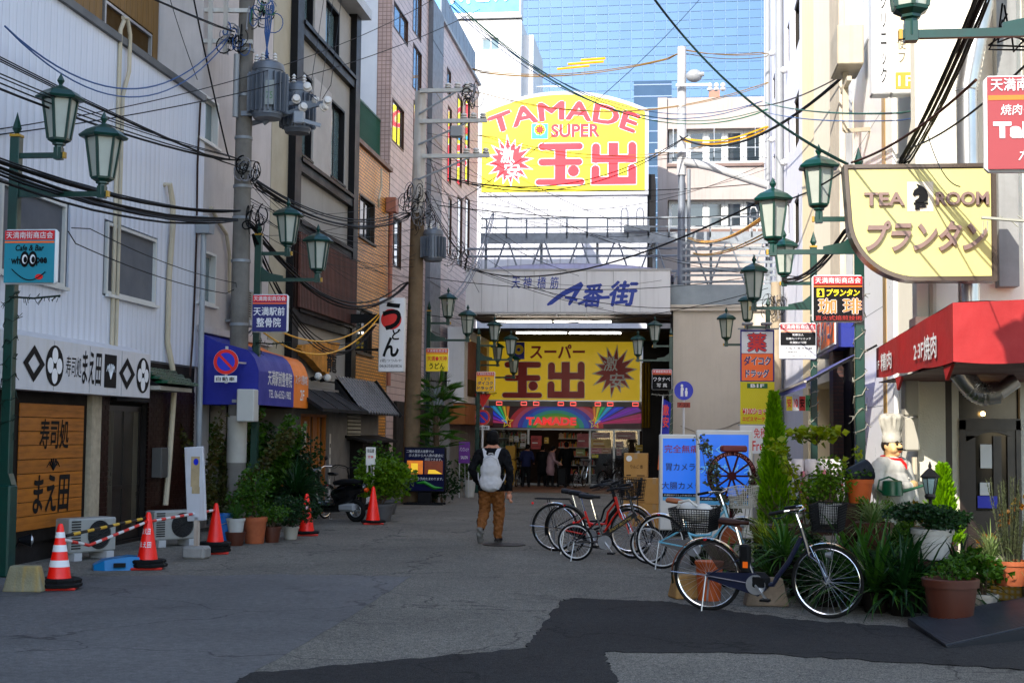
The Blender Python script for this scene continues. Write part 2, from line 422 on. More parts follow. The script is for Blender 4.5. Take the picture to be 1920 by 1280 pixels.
def ac_unit(parent_or_none, label, loc, rz, w=.8, h=.55, d=.3):
    t = thing('air_conditioner_unit', label, 'air conditioner', loc, rz, None)
    mm = M('air_conditioner_casing', (.36, .36, .34), .5, var=.12, streak=.25)
    MB().bbox(-w / 2, w / 2, 0, d, .1, .1 + h, .02).build('casing', mm, t, True)
    g = MB(); cx = w * .12; cz = .1 + h / 2; rr = h * .42
    for k in range(9):
        r = rr * (k + 1) / 9; g.tube([(cx + r * math.cos(a * .2618), -.012, cz + r * math.sin(a * .2618)) for a in range(24)], .004, 4, closed=True)
    for k in range(16):
        a = k * math.pi / 8; g.bar((cx + .03 * math.cos(a), -.012, cz + .03 * math.sin(a)), (cx + rr * math.cos(a), -.012, cz + rr * math.sin(a)), .006)
    g.build('fan_grille', M('grille_dark', (.06, .06, .06), .5, var=.1), t)
    c = MB(); c.lathe([(rr, 0), (rr, .004)], 28); c.T = None
    f = MB(); f.T = Matrix.Translation((cx, -.003, cz)) @ Matrix.Rotation(R(90), 4, 'X'); f.lathe([(rr * .98, 0), (rr * .98, .003)], 28); f.build('fan_recess', M('fan_dark', (.03, .03, .03), .8, var=0), t)
    l = MB()
    for k in range(11): l.box(-w * .46, -w * .27, -.006, .002, .15 + k * h * .078, .15 + k * h * .078 + h * .045)
    l.build('louvre_slots', M('grille_dark'), t)
    ft = MB(); ft.box(-w * .42, -w * .26, -.03, d + .03, 0, .1); ft.box(w * .26, w * .42, -.03, d + .03, 0, .1); ft.build('foot_block', M('foot_plastic', (.5, .5, .5), .6, var=.1), t)
    return t
# ------------------------------------------------------------------ ground
def asphalt(name, c, speck=.5, sc=1.0, bump=.5, rough=.85):
    m = bpy.data.materials.new(name); m.use_nodes = True; N = m.node_tree.nodes; L = m.node_tree.links; b = N['Principled BSDF']
    tc = N.new('ShaderNodeTexCoord')
    big = N.new('ShaderNodeTexNoise'); big.inputs['Scale'].default_value = .35; big.inputs['Detail'].default_value = 9; big.inputs['Roughness'].default_value = .7
    fine = N.new('ShaderNodeTexVoronoi'); fine.inputs['Scale'].default_value = 70 * sc; fine.inputs['Randomness'].default_value = 1
    mid = N.new('ShaderNodeTexNoise'); mid.inputs['Scale'].default_value = 14; mid.inputs['Detail'].default_value = 8
    for n in (big, fine, mid): L.new(tc.outputs['Object'], n.inputs['Vector'])
    bw = N.new('ShaderNodeRGBToBW'); L.new(fine.outputs['Color'], bw.inputs[0])
    r1 = N.new('ShaderNodeMapRange'); r1.inputs[1].default_value = .25; r1.inputs[2].default_value = .8; r1.inputs[3].default_value = 1 - speck; r1.inputs[4].default_value = 1 + speck; L.new(bw.outputs[0], r1.inputs[0])
    r2 = N.new('ShaderNodeMapRange'); r2.inputs[1].default_value = .3; r2.inputs[2].default_value = .7; r2.inputs[3].default_value = .72; r2.inputs[4].default_value = 1.25; L.new(big.outputs[0], r2.inputs[0])
    r3 = N.new('ShaderNodeMapRange'); r3.inputs[1].default_value = .3; r3.inputs[2].default_value = .7; r3.inputs[3].default_value = .8; r3.inputs[4].default_value = 1.2; L.new(mid.outputs[0], r3.inputs[0])
    a = N.new('ShaderNodeMath'); a.operation = 'MULTIPLY'; L.new(r1.outputs[0], a.inputs[0]); L.new(r2.outputs[0], a.inputs[1])
    a2 = N.new('ShaderNodeMath'); a2.operation = 'MULTIPLY'; L.new(a.outputs[0], a2.inputs[0]); L.new(r3.outputs[0], a2.inputs[1])
    v = N.new('ShaderNodeVectorMath'); v.operation = 'SCALE'; v.inputs[0].default_value = c; L.new(a2.outputs[0], v.inputs['Scale'])
    # cracks: the thin borders of a warped cell pattern
    wn = N.new('ShaderNodeTexNoise'); wn.inputs['Scale'].default_value = 1.6; wn.inputs['Detail'].default_value = 5; L.new(tc.outputs['Object'], wn.inputs['Vector'])
    va = N.new('ShaderNodeVectorMath'); va.operation = 'ADD'; L.new(tc.outputs['Object'], va.inputs[0]); L.new(wn.outputs['Color'], va.inputs[1])
    cr = N.new('ShaderNodeTexVoronoi'); cr.feature = 'DISTANCE_TO_EDGE'; cr.inputs['Scale'].default_value = .33; L.new(va.outputs[0], cr.inputs['Vector'])
    rc = N.new('ShaderNodeMapRange'); rc.inputs[1].default_value = .0; rc.inputs[2].default_value = .008; rc.inputs[3].default_value = .3; rc.inputs[4].default_value = 1; L.new(cr.outputs['Distance'], rc.inputs[0])
    v2 = N.new('ShaderNodeVectorMath'); v2.operation = 'SCALE'; L.new(v.outputs[0], v2.inputs[0]); L.new(rc.outputs[0], v2.inputs['Scale'])
    sn = N.new('ShaderNodeTexNoise'); sn.inputs['Scale'].default_value = .9; sn.inputs['Detail'].default_value = 10; sn.inputs['Roughness'].default_value = .75; sn.inputs['Distortion'].default_value = .6; L.new(tc.outputs['Object'], sn.inputs['Vector'])
    rs = N.new('ShaderNodeMapRange'); rs.inputs[1].default_value = .56; rs.inputs[2].default_value = .66; rs.inputs[3].default_value = 1; rs.inputs[4].default_value = .62; L.new(sn.outputs[0], rs.inputs[0])
    v3 = N.new('ShaderNodeVectorMath'); v3.operation = 'SCALE'; L.new(v2.outputs[0], v3.inputs[0]); L.new(rs.outputs[0], v3.inputs['Scale']); v2 = v3
    L.new(v2.outputs[0], b.inputs['Base Color']); b.inputs['Roughness'].default_value = rough; b.inputs['Specular IOR Level'].default_value = .2
    bp = N.new('ShaderNodeBump'); bp.inputs['Strength'].default_value = bump; bp.inputs['Distance'].default_value = .006
    L.new(fine.outputs['Distance'], bp.inputs['Height']); L.new(bp.outputs[0], b.inputs['Normal'])
    return m
MA1 = asphalt('asphalt_worn', (.138, .126, .104), .55, 1.7, .6)
MA2 = asphalt('asphalt_smooth', (.104, .100, .096), .27, 2.2, .3, .7)
MA3 = asphalt('asphalt_new', (.023, .0215, .0205), .5, 1.8, .6, .95)
b = MB(); ys = [-80, 0, 26, 40, 55, 75, 700]
for i in range(len(ys) - 1):
    ya, yb = ys[i], ys[i + 1]
    b.add([(-400, ya, gz(ya)), (400, ya, gz(ya)), (400, yb, gz(yb)), (-400, yb, gz(yb))], [(0, 1, 2, 3)])
struct(b.build('road', MA1))
def patch(name, pts, mat, dz):
    b = MB(); P = [PG(*p) for p in pts]
    n = len(P); b.add([(p.x, p.y, p.z + dz) for p in P] + [(p.x, p.y, p.z - .001) for p in P], [tuple(range(n))] + [(i, i + n, (i + 1) % n + n, (i + 1) % n) for i in range(n)])
    o = b.build(name, mat); struct(o); return o
def wob(pts, n=6, amp=1.0, seed=1):
    q = random.Random(seed); out = []
    for i in range(len(pts)):
        a = pts[i]; c = pts[(i + 1) % len(pts)]
        for k in range(n):
            t = k / n; out.append((a[0] + (c[0] - a[0]) * t + q.uniform(-amp, amp) * (k > 0) * 1.5, a[1] + (c[1] - a[1]) * t + q.uniform(-amp, amp) * .5 * (k > 0)))
    return out
patch('road_resurfaced', wob([(-500, 1290), (-500, 1094), (140, 1080), (560, 1077), (772, 1080), (640, 1165), (424, 1290)][::-1], 12, 2.0, 3), MA2, .004)
patch('road_patch', wob([(424, 1290), (470, 1262), (700, 1243), (985, 1215), (1015, 1178), (1050, 1127), (1075, 1121), (1240, 1127), (1330, 1140), (1500, 1163), (1700, 1176), (2050, 1200),
                         (2050, 1262), (1700, 1243), (1400, 1224), (1132, 1222), (1142, 1250), (1165, 1290)], 13, 3.4, 5), MA3, .008)
b = MB(); b.lathe([(.33, .0), (.33, .012), (.30, .014)], 32); mh = b.build('manhole_cover', M('cast_iron', (.05, .045, .042), .6, metal=.4, var=.3, vs=14, bump=.6, bs=40), None, True)
mh.location = PG(945, 1021); tag(mh, 'round iron manhole cover in the asphalt at the walking person\'s feet', 'manhole cover')
# arcade pavement: rows of brown slabs (they run on as plain paving inside)
pa = MB(); pa.add([(-6.8, 47.0, gz(47) + .004), (0, 47.0, gz(47) + .004), (0, 56, gz(56) + .01), (-6.8, 56, gz(56) + .01)], [(0, 1, 2, 3)])
pav = struct(pa.build('pavement', brick_mat('paving_brown', (.17, .085, .05), (.10, .055, .04), (.05, .04, .035), .6, .3, .01, axis='xy', rough=.5)))
# ================================================================== LEFT SIDE (fronts face +X: local x runs down the street)
XL = -8.2
# --- white clad building
Y0 = 8.3
A = thing('clad_building', 'white vertically clad two-storey building over the sushi shop, left foreground', 'building', (XL, Y0, 0), R(90))
def ua(x0, y0, x1, y1, X=XL, Y0=Y0):
    r = RX(x0, y0, x1, y1, X); return (r[0] - Y0, r[1] - Y0, r[2], r[3])
YE = 23.5 - Y0; HA = 7.42
winA = ua(195, 432, 288, 562); winA2 = ua(-5, 360, 118, 525)
MCLAD = M('white_cladding', (.70, .725, .79), .5, var=.13, vs=.9, streak=.32, scol=(.22, .21, .2), rand=.025)
b = MB(); facade(b, 0, YE, 0, 2.75, [(11.5, 13.05, .05, 2.1)], .25); b.build('ground_floor_wall', M('dark_render', (.035, .03, .028), .8, var=.3, bump=.3), A)
MB().box(0, YE, .0, 10, 2.75, HA).build('wall', M('cladding_shadow_gap', (.14, .15, .17), .7, var=.1), A)
st = MB(); st.prism([(.004, 0), (.188, 0), (.188, 1), (.004, 1)], -.030, 0); ms = st.mesh('cladding_strip', MCLAD)
y = 0.0
while y < YE - .02:
    segs = [(2.78, HA - .06)]
    for wv in (winA, winA2):
        if y + .18 > wv[0] and y < wv[1]:
            segs = [q for s_ in segs for q in ((s_[0], wv[2] - .03), (wv[3] + .03, s_[1]))]
    for s_ in segs: piece(ms, 'cladding_strip', A, (y, 0, s_[0]), sc=(1, 1, s_[1] - s_[0]))
    y += .192
MB().box(-.02, YE + .03, -.09, .35, HA - .06, HA + .05).build('roof_edge', M('grey_flashing', (.10, .11, .12), .5, var=.15), A)
window(A, *winA, M('pale_aluminium', (.60, .60, .58), .4, var=.08), M('curtained_glass', (.30, .37, .38), .12, var=.4, vs=1.5), 2, -.035)
window(A, *winA2, M('pale_aluminium'), MGLASSB, 2, -.035)
# pipes on the white building
b = MB(); p = [(11.45, -.06, 2.8), (11.45, -.06, 7.55), (11.55, -.1, 7.72), (11.7, -.05, 7.55), (11.63, -.06, 6.9), (11.6, -.06, 2.8)]
b.tube(p[:2] + [(11.48, -.1, 7.7)], .033, 8); b.tube([(11.6, -.06, 2.8), (11.6, -.06, 6.6), (11.72, -.1, 7.0), (11.72, -.1, 7.55), (11.6, -.1, 7.76), (11.48, -.08, 7.74)], .033, 8); b.build('conduit', MBEIGE, A, True)
u = ua(290, 420, 310, 1000)
MB().tube([(13.45, .0, 5.6), (13.47, -.12, 5.62), (13.62, -.12, 5.35), (13.72, -.1, 5.0), (13.66, -.08, 4.2), (13.66, -.08, 3.1), (13.8, -.12, 2.7), (13.86, -.14, 2.4), (13.82, -.1, 1.2), (13.7, -.1, .5)], .045, 8).build('refrigerant_pipe', MBEIGE, A, True)
MB().tube([(15.0, -.06, 7.3), (14.96, -.05, 6.2), (15.0, -.05, 5), (14.97, -.05, 3.9), (14.9, -.06, 3.2), (14.7, -.1, 2.6)], .018, 6).build('cable', M('brown_cable', (.06, .04, .035), .6, var=.1), A, True)
b = MB(); b.prism([(14.98, 5.05), (15.22, 5.05), (15.3, 5.33), (14.9, 5.33)], -.28, -.04); b.cyl((15.1, -.14, 5.06), (15.1, -.14, .1), .05, n=10); b.build('downpipe', M('grey_downpipe', (.34, .36, .38), .5, var=.12), A, True)
# ground floor: plank board, pillar, tiles, sliding door
ub = ua(36, 757, 156, 988, -8.12)
fr = MB(); fr.box(ub[0] - .12, ub[1] + .14, -.05, .0, ub[2] - .16, ub[3] + .22); fr.build('board_frame', M('charred_frame', (.02, .016, .014), .6, var=.2), A)
MPL = M('orange_plank', (.36, .15, .022), .5, var=.45, vs=3.0, rand=.12)
nt = MPL.node_tree
pl = MB(); pl.bbox(0, 1, -.022, 0, .025, .975, .004); mpl = pl.mesh('plank', MPL)
for k in range(9):
    hh = (ub[3] - ub[2]) / 9; piece(mpl, 'plank', A, (ub[0], -.052, ub[2] + k * hh), sc=(ub[1] - ub[0], 1, hh))
text('寿司処', A, ub[0] + .55, ub[0] + 1.42, ub[3] - .58, ub[3] - .2, MINK, y=-.078, bold=.02, shear=.1)
text('まえ田', A, ub[0] + .42, ub[0] + 1.5, ub[2] + .2, ub[2] + .68, MINK, y=-.078, bold=.03, shear=.1)
e = MB()
for k in range(5):
    a = -.9 + k * .45; e.tube([(ub[0] + .98, -.079, ub[2] + .74), (ub[0] + .98 + .15 * math.sin(a), -.079, ub[2] + .77 + .13 * math.cos(a)), (ub[0] + .98 + .22 * math.sin(a * 1.2), -.079, ub[2] + .74 + .07 * math.cos(a))], [.008, .012, .004], 4)
e.build('leaf_emblem', MINK, A)
up = ua(160, 750, 178, 1040, -8.15)
MB().box(up[0], up[1], -.12, -.0, .05, 2.35).build('pillar', M('pebble_stucco', (.42, .37, .29), .9, var=.25, vs=8, bump=.8, bs=60, streak=.3), A)
bk = MB()
for sgm in ((up[1] + .01, 11.5), (13.05, 15.15)):
    z = .3; row = 0
    while z < 2.32:
        x = sgm[0] + (-.1 if row % 2 else 0)
        while x < sgm[1]:
            xa = max(x, sgm[0]); xb = min(x + .205, sgm[1])
            if xb - xa > .03: bk.box(xa, xb, -.035, .0, z, z + .062)
            x += .215
        z += .073; row += 1
bk.build('brick_facing', M('dark_brown_brick', (.035, .013, .010), .4, var=.4, vs=9), A, stuff=True)
for a, c in ((up[1] + .01, 11.5), (13.05, 15.15)): MB().box(a, c, -.022, -.002, .28, 2.34).build('mortar', M('mortar_grey', (.085, .075, .068), .9, var=.2), A)
dr = MB(); dr.box(11.5, 13.05, .1, .2, .05, 2.1); dr.build('door_opening', MDARK, A)
for (a, c, yy) in ((11.55, 12.3, .04), (12.25, 13.0, .07)):
    d = MB(); d.box(a, a + .06, yy, yy + .035, .06, 2.05); d.box(c - .06, c, yy, yy + .035, .06, 2.05); d.box(a + .06, c - .06, yy, yy + .035, 1.97, 2.05); d.box(a + .06, c - .06, yy, yy + .035, .06, .2); d.box(a + .06, c - .06, yy, yy + .035, .82, .87)
    d.box(a + .06, c - .06, yy + .02, yy + .024, .2, 1.97)
    dd = d.build('sliding_door', M('door_dark_bronze', (.022, .018, .016), .35, var=.15), A)
    for k in range(4):
        q = MB(); xx = a + .12 + k * .05 if yy < .05 else c - .3 + k * .05; q.box(xx, xx + .012, yy - .008, yy, .2, 1.97); q.build('lattice_bar', M('bronze_bar', (.22, .2, .16), .3, metal=.6, var=.1), dd)
MB().box(11.6, 12.9, -.1, -.01, 2.12, 2.3).build('door_header', MBLK, A)
b = MB(); b.bbox(13.2, 13.5, -.2, -.04, .95, 1.42, .01); b.box(13.25, 13.45, -.205, -.2, 1.0, 1.2); mbx = b.build('mailbox', M('mailbox_grey', (.12, .12, .12), .4, metal=.3, var=.1), A)
# green roof tiles of the little eave
MGT = M('green_glazed_tile', (.012, .075, .035), .3, var=.3, rand=.2)
MB().box(12.35, 13.75, -.47, .0, 2.3, 2.36).build('eave_board', M('eave_board', (.38, .36, .32), .7, var=.15, streak=.3), A)
tl = MB()
for k in range(5):
    pts = [(.125 + .12 * math.cos(math.pi - math.pi * i / 4), .055 * math.sin(math.pi * i / 4)) for i in range(5)] + [(.24, -.02), (.005, -.02)]
    break
tl.add([(p[0], 0, p[1]) for p in pts[:5]] + [(p[0], -.2, p[1] - .005) for p in pts[:5]], [(i, i + 1, i + 6, i + 5) for i in range(4)] + [(9, 8, 7, 6, 5)])
mtl = tl.mesh('roof_tile', MGT, True)
for r_ in range(4):
    for k in range(7): piece(mtl, 'roof_tile', A, (12.38 + k * .2, -.0 - r_ * .12, 2.6 - r_ * .065))
MB().prismx([(-.45, 2.37), (0, 2.37), (0, 2.6)], 12.35, 13.75).build('eave_core', MBLK, A)
# big white sign box of the sushi shop
sb = RX(25, 632, 282, 738, -7.85); SY = sb[0]
WS = thing('shop_sign', 'long white box sign with black crests above the sushi shop', 'sign', (-7.85, SY, 0), R(90))
LN = sb[1] - SY; zb_, zt_ = 2.17, 2.82
b = MB(); b.add([(0, 0, zb_), (LN, 0, zb_), (LN, 0, zt_), (0, 0, zt_), (0, .36, zb_), (LN, .36, zb_), (LN, .36, zt_ + .12), (0, .36, zt_ + .12)], [(0, 1, 2, 3), (1, 5, 6, 2), (3, 2, 6, 7), (4, 0, 3, 7), (4, 5, 1, 0), (5, 4, 7, 6)])
b.build('sign_body', M('sign_cloth_white', (.60, .59, .60), .55, var=.06, streak=.22, scol=(.32, .26, .12)), WS)
for k in range(1, 4):
    MB().box(LN * k / 4 - .004, LN * k / 4 + .004, -.004, -.0005, zb_ + .01, zt_ - .01).build('seam', MGREY, WS)
def diamond(par, cx, cz, rx, rz_, mat=MINK, y=-.006):
    b = MB(); o_ = [(cx, cz - rz_), (cx + rx, cz), (cx, cz + rz_), (cx - rx, cz)]; i_ = [(cx + (p[0] - cx) * .52, cz + (p[1] - cz) * .52) for p in o_]
    b.add([(p[0], y, p[1]) for p in o_ + i_], [(k, (k + 1) % 4, (k + 1) % 4 + 4, k + 4) for k in range(4)]); b.build('diamond_mark', mat, par)
def disc(par, cx, cz, rx, rz_, mat, y=-.006, n=28, name='disc_mark', a0=0, a1=2 * math.pi):
    b = MB(); b.add([(cx + rx * math.cos(a0 + (a1 - a0) * k / n), y, cz + rz_ * math.sin(a0 + (a1 - a0) * k / n)) for k in range(n)], [tuple(range(n))]); return b.build(name, mat, par)
def ring(par, cx, cz, r0, r1, mat, y=-.006, n=32, name='ring_mark', ex=1.0):
    b = MB(); b.add([(cx + r * ex * math.cos(2 * math.pi * k / n), y, cz + r * math.sin(2 * math.pi * k / n)) for r in (r0, r1) for k in range(n)],
                    [(k, (k + 1) % n, (k + 1) % n + n, k + n) for k in range(n)]); return b.build(name, mat, par)
zc = (zb_ + zt_) / 2
def fx(px): return PX(px, 690, -7.85).y - SY
for px in (63, 238): diamond(WS, fx(px), zc, .30, .23)
for px in (102, 268):
    c = fx(px); disc(WS, c, zc, .26, .26, MINK, -.005, name='crest_mark')
    for dx, dz in ((0, .13), (0, -.13), (.13, 0), (-.13, 0)): disc(WS, c + dx, zc + dz, .085, .1, MWHT, -.008, 16, name='crest_petal')
text('寿司処', WS, fx(123), fx(152), zc - .12, zc + .15, MINK, bold=.0, shear=.1); text('まえ田', WS, fx(154), fx(190), zc - .2, zc + .24, MINK, bold=.02, shear=.1)
q = MB(); c = fx(207); q.bbox(c - .21, c + .21, -.006, -.001, zc - .22, zc + .24, .05); q.build('emblem_plate', MINK, WS)
e = MB()
for k in range(5):
    a = -1.0 + k * .5; e.tube([(c, -.008, zc - .1), (c + .13 * math.sin(a), -.008, zc + .05 + .06 * math.cos(a)), (c + .17 * math.sin(a * 1.1), -.008, zc - .0)], [.006, .009, .003], 4)
e.build('emblem_leaf', MWHT, WS)
# --- ochre building standing behind the parapet
B_ = thing('ochre_building', 'tall ochre corrugated metal building rising behind the white clad one', 'building', (-9.0, 2.0, 0), R(90))
MOC = M('ochre_cladding', (.25, .15, .045), .55, var=.2, vs=.8, streak=.45, scol=(.07, .035, .015), rand=.05)
wO = (lambda r: (r[0] - 2, r[1] - 2, r[2], r[3]))(RX(192, 32, 282, 108, -9.0))
MB().box(0, 21.45, .02, 14, 0, 23).build('wall', M('ochre_gap', (.09, .055, .02), .7, var=.1), B_)  # height above the view chosen for the shade it throws on the street
st = MB(); st.box(.005, .235, -.022, .02, 0, 1); mo = st.mesh('cladding_strip', MOC); y = 8.0
while y < 21.3:
    segs = [(7.3, 13.5)]
    if y + .24 > wO[0] and y < wO[1]: segs = [(7.3, wO[2] - .04), (wO[3] + .04, 13.5)]
    for s_ in segs: piece(mo, 'cladding_strip', B_, (y, 0, s_[0]), sc=(1, 1, s_[1] - s_[0]))
    y += .24
window(B_, *wO, MALU, MGLASS, 2, -.02)
# --- off to the left of the picture: an added unseen block, sized to throw shade over the crossing
N_ = thing('unseen_shade_block', 'added plain beige block, unseen outside the left edge, shading the crossing', 'building', (XL, -34, 0), R(90))
MB().box(0, 42.2, 0, 16, 0, 18.5).build('wall', M('plain_beige', (.4, .37, .32), .8, var=.1), N_)
# --- beige stucco building
Y0c = 23.52
C_ = thing('stucco_building', 'pale beige stucco building between the white cladding and the grey framed block', 'building', (XL, Y0c, 0), R(90))
MST = M('beige_stucco', (.58, .55, .54), .9, var=.12, vs=1.0, bump=.5, bs=120, streak=.22, scol=(.2, .18, .16))
def uc(x0, y0, x1, y1, X=XL): r = RX(x0, y0, x1, y1, X); return (r[0] - Y0c, r[1] - Y0c, r[2], r[3])
w1 = uc(369, 180, 409, 268); w2 = uc(367, 470, 404, 570)
b = MB(); facade(b, 0, 4.26, 0, 24, [w1, w2, (.8, 3.9, .02, 2.2)], .3); shell(b, 0, 4.26, 0, 24, 12); b.build('wall', MST, C_)  # unseen upper part raised to shade the far end of the street
for q in (w1, w2): window(C_, *q, M('white_window_frame', (.66, .66, .64), .4, var=.06), MGLASSB, 2, .0, rec=.08)
MB().box(.8, 3.9, .2, .25, .02, 2.2).build('entrance', MDARK, C_)
for a, c in ((1.4, 1.7), (2.9, 3.05)): MB().box(a, c, -.02, .18, .02, 2.2).build('entrance_post', MST, C_)
MB().tube([(.5, -.05, 5.6), (.9, -.06, 5.4), (1.35, -.06, 5.25), (1.55, -.06, 4.9), (1.6, -.06, 4.2)], .035, 8).build('conduit', MBEIGE, C_, True)
MB().box(-.01, 4.26, -.12, .0, 3.38, 3.5).build('ledge', MST, C_)
t = ac_unit(None, 'air conditioner on the beige stucco wall beside the utility pole', (XL + .42, Y0c + 1.95, 3.62), R(90), .75, .55, .3)
b = MB(); b.box(-.4, .4, -.02, .42, .06, .098); b.bar((-.3, .4, -.3), (-.3, 0, .07), .03); b.bar((.3, .4, -.3), (.3, 0, .07), .03); b.build('wall_bracket', MSTEEL, t)
# blue and orange awning of the clinic
Q = thing('awning', 'blue and orange barrel awning with white lettering behind the utility pole', 'awning', (-7.1, 23.6, 0), R(90))
prof = [(0, 2.14), (0, 2.72)] + [(.02 + .42 - .42 * math.cos(a), 2.72 + .42 * math.sin(a)) for a in [R(x) for x in (15, 30, 45, 60)]] + [(.75, 3.22), (1.08, 3.38), (1.08, 2.14)]
def strip(x0, x1, name, mat, ends=(0, 0)):
    b = MB(); n = len(prof) - 1
    for i in range(n): b.add([(x0, prof[i][0], prof[i][1]), (x1, prof[i][0], prof[i][1]), (x1, prof[i + 1][0], prof[i + 1][1]), (x0, prof[i + 1][0], prof[i + 1][1])], [(0, 1, 2, 3)])
    if ends[0]: b.add([(x0, p[0], p[1]) for p in prof], [tuple(range(len(prof)))[::-1]])
    if ends[1]: b.add([(x1, p[0], p[1]) for p in prof], [tuple(range(len(prof)))])
    return b.build(name, mat, Q, True, 30)
strip(0, 2.25, 'blue_canvas', M('blue_canvas', (.012, .03, .27), .6, var=.15, vs=2, bump=.2, bs=8), (1, 0)); strip(2.25, 3.3, 'orange_canvas', M('orange_canvas', (.72, .26, .03), .6, var=.1, streak=.1), (0, 1))
text('天満駅前整骨院', Q, .55, 2.1, 2.5, 2.76, MWHT, bold=.02); text('TEL 06-6352-1982', Q, .62, 2.05, 2.28, 2.42, MWHT, bold=.01)
text('スッキリ整体院', Q, 2.35, 3.2, 2.58, 2.76, MWHT, bold=.01); text('2F', Q, 2.7, 3.0, 2.28, 2.48, MWHT, bold=.01)
# --- grey framed building
Y0d = 27.8
D_ = thing('grey_framed_building', 'grey building with black steel frame and reddish wooden slat screen', 'building', (XL, Y0d, 0), R(90))
def ud(x0, y0, x1, y1, X=XL): r = RX(x0, y0, x1, y1, X); return (r[0] - Y0d, r[1] - Y0d, r[2], r[3])
MGP = M('grey_panel', (.36, .355, .34), .7, var=.08, vs=.7, streak=.1)
E_D = 7.2; HD = 12.1
ops = [(2.2, 3.15, 7.75, 9.6), (4.9, 6.3, 7.75, 9.6), (2.0, 3.1, 10.75, 11.85), (4.2, 5.6, 10.75, 11.85)]
b = MB(); facade(b, 1.3, E_D, 2.6, HD, ops, .2); shell(b, 1.3, E_D, 0, HD, 12); b.build('wall', MGP, D_)
MB().box(.0, 6.85, .3, 11.9, HD + .36, 22).build('unseen_shade_box', MGP, D_)  # added block above the view, throws shade on the arcade board and beige wall
MB().box(0.02, 1.3, .0, 8, 2.6, 13.2).build('cream_bay', M('cream_panel', (.45, .42, .34), .7, var=.08), D_)
MFB = M('frame_black', (.018, .018, .02), .45, var=.2)
for x in (1.25, E_D - .45):
    MB().box(x, x + .5, -.16, .05, 2.6, HD + .1).build('column', MFB, D_)
for z in (4.05, 5.95, 7.3, 10.3):
    b = MB(); b.box(1.76, E_D - .46, -.13, .04, z, z + .28); b.box(1.76, E_D - .46, -.19, -.132, z + .2, z + .28); b.build('beam', MFB, D_)
MB().box(1.0, E_D + .15, -.4, .3, HD + .1, HD + .35).build('roof_edge', M('pale_roof_edge', (.45, .46, .47), .5, var=.1), D_)
for q in ops: window(D_, *q, MFB, MGLASSB, 2, .02, rec=.1)
for (a, c, z0_, z1_) in ((3.2, 4.85, 7.65, 9.7), (3.15, 4.15, 10.65, 11.9)):
    MB().box(a, c, -.02, -.002, z0_, z1_).build('blank_panel', M('panel_pale', (.43, .42, .41), .6, var=.08), D_)
MSL = M('red_wood_slat', (.11, .045, .032), .7, var=.3, vs=5, rand=.3)
sl = MB(); sl.box(0, .085, -.05, 0, 0, 1); msl = sl.mesh('slat', MSL)
for k in range(43):
    x = 1.5 + k * .125
    piece(msl, 'slat', D_, (x, -.2, 4.33), sc=(1, 1, 1.6))
MB().box(1.3, E_D - .1, -.185, -.15, 4.3, 5.95).build('slat_backing', M('slat_back', (.03, .015, .012), .8, var=.2), D_)
b = MB(); facade(b, 0, E_D, 0, 2.6, [(2.0, 3.9, 0.02, 2.2)], .4); b.build('ground_floor_wall', M('ground_grey', (.16, .15, .14), .8, var=.15), D_)
# stone sign, lamps on a bar
tg = [PX(358 / 3.05 + 440, 380 + 830 / 3.05, -8.0), PX(440 + 480 / 3.05, 380 + 955 / 3.05, -8.0), PX(440 + 520 / 3.05, 380 + 990 / 3.05, -8.0), PX(440 + 590 / 3.05, 380 + 800 / 3.05, -8.0), PX(440 + 470 / 3.05, 380 + 803 / 3.05, -8.0), PX(440 + 370 / 3.05, 380 + 815 / 3.05, -8.0)]
SS = thing('stone_sign', 'rough triangular wooden slab sign with dark characters on the grey wall', 'sign', (-8.0, Y0d, 0), R(90))
P = [(p.y - Y0d, p.z) for p in tg]; q = random.Random(4); PP = []
for i in range(len(P)):
    a, c = P[i], P[(i + 1) % len(P)]
    for k in range(5): t_ = k / 5; PP.append((a[0] + (c[0] - a[0]) * t_ + q.uniform(-.04, .04), a[1] + (c[1] - a[1]) * t_ + q.uniform(-.02, .02)))
MB().prism(PP, -.06, .12).build('slab', M('slab_wood', (.60, .31, .07), .7, var=.5, vs=3, bump=.6, bs=14, streak=.4), SS)
x0_ = P[4][0]
text('山', SS, x0_ - .05, x0_ + .6, P[2][1] + .55, P[4][1] - .12, MINK, y=-.065, bold=.05); text('龍', SS, x0_ + .7, x0_ + 1.6, P[2][1] + .1, P[4][1] - .18, MINK, y=-.065, bold=.04)
SL = thing('spot_light_bar', 'black bar with white bulbs below the wooden slab sign', 'light', (-7.75, Y0d, 0), R(90))
zz = PX(600, 713, -7.75).z
MB().bar((-.2, 0, zz), (4.6, 0, zz), .03).build('bar', MBLK, SL)
for k, x in enumerate((1.75, 2.55, 3.9)):
    MB().tube([(x, 0, zz), (x, -.12, zz + .02)], .045, 8).build('lamp_holder', MBLK, SL)
    MB().ball((x, -.16, zz + .06), .085, 12, 8).build('bulb', M('white_bulb', (.7, .7, .68), .3, var=0), SL, True)
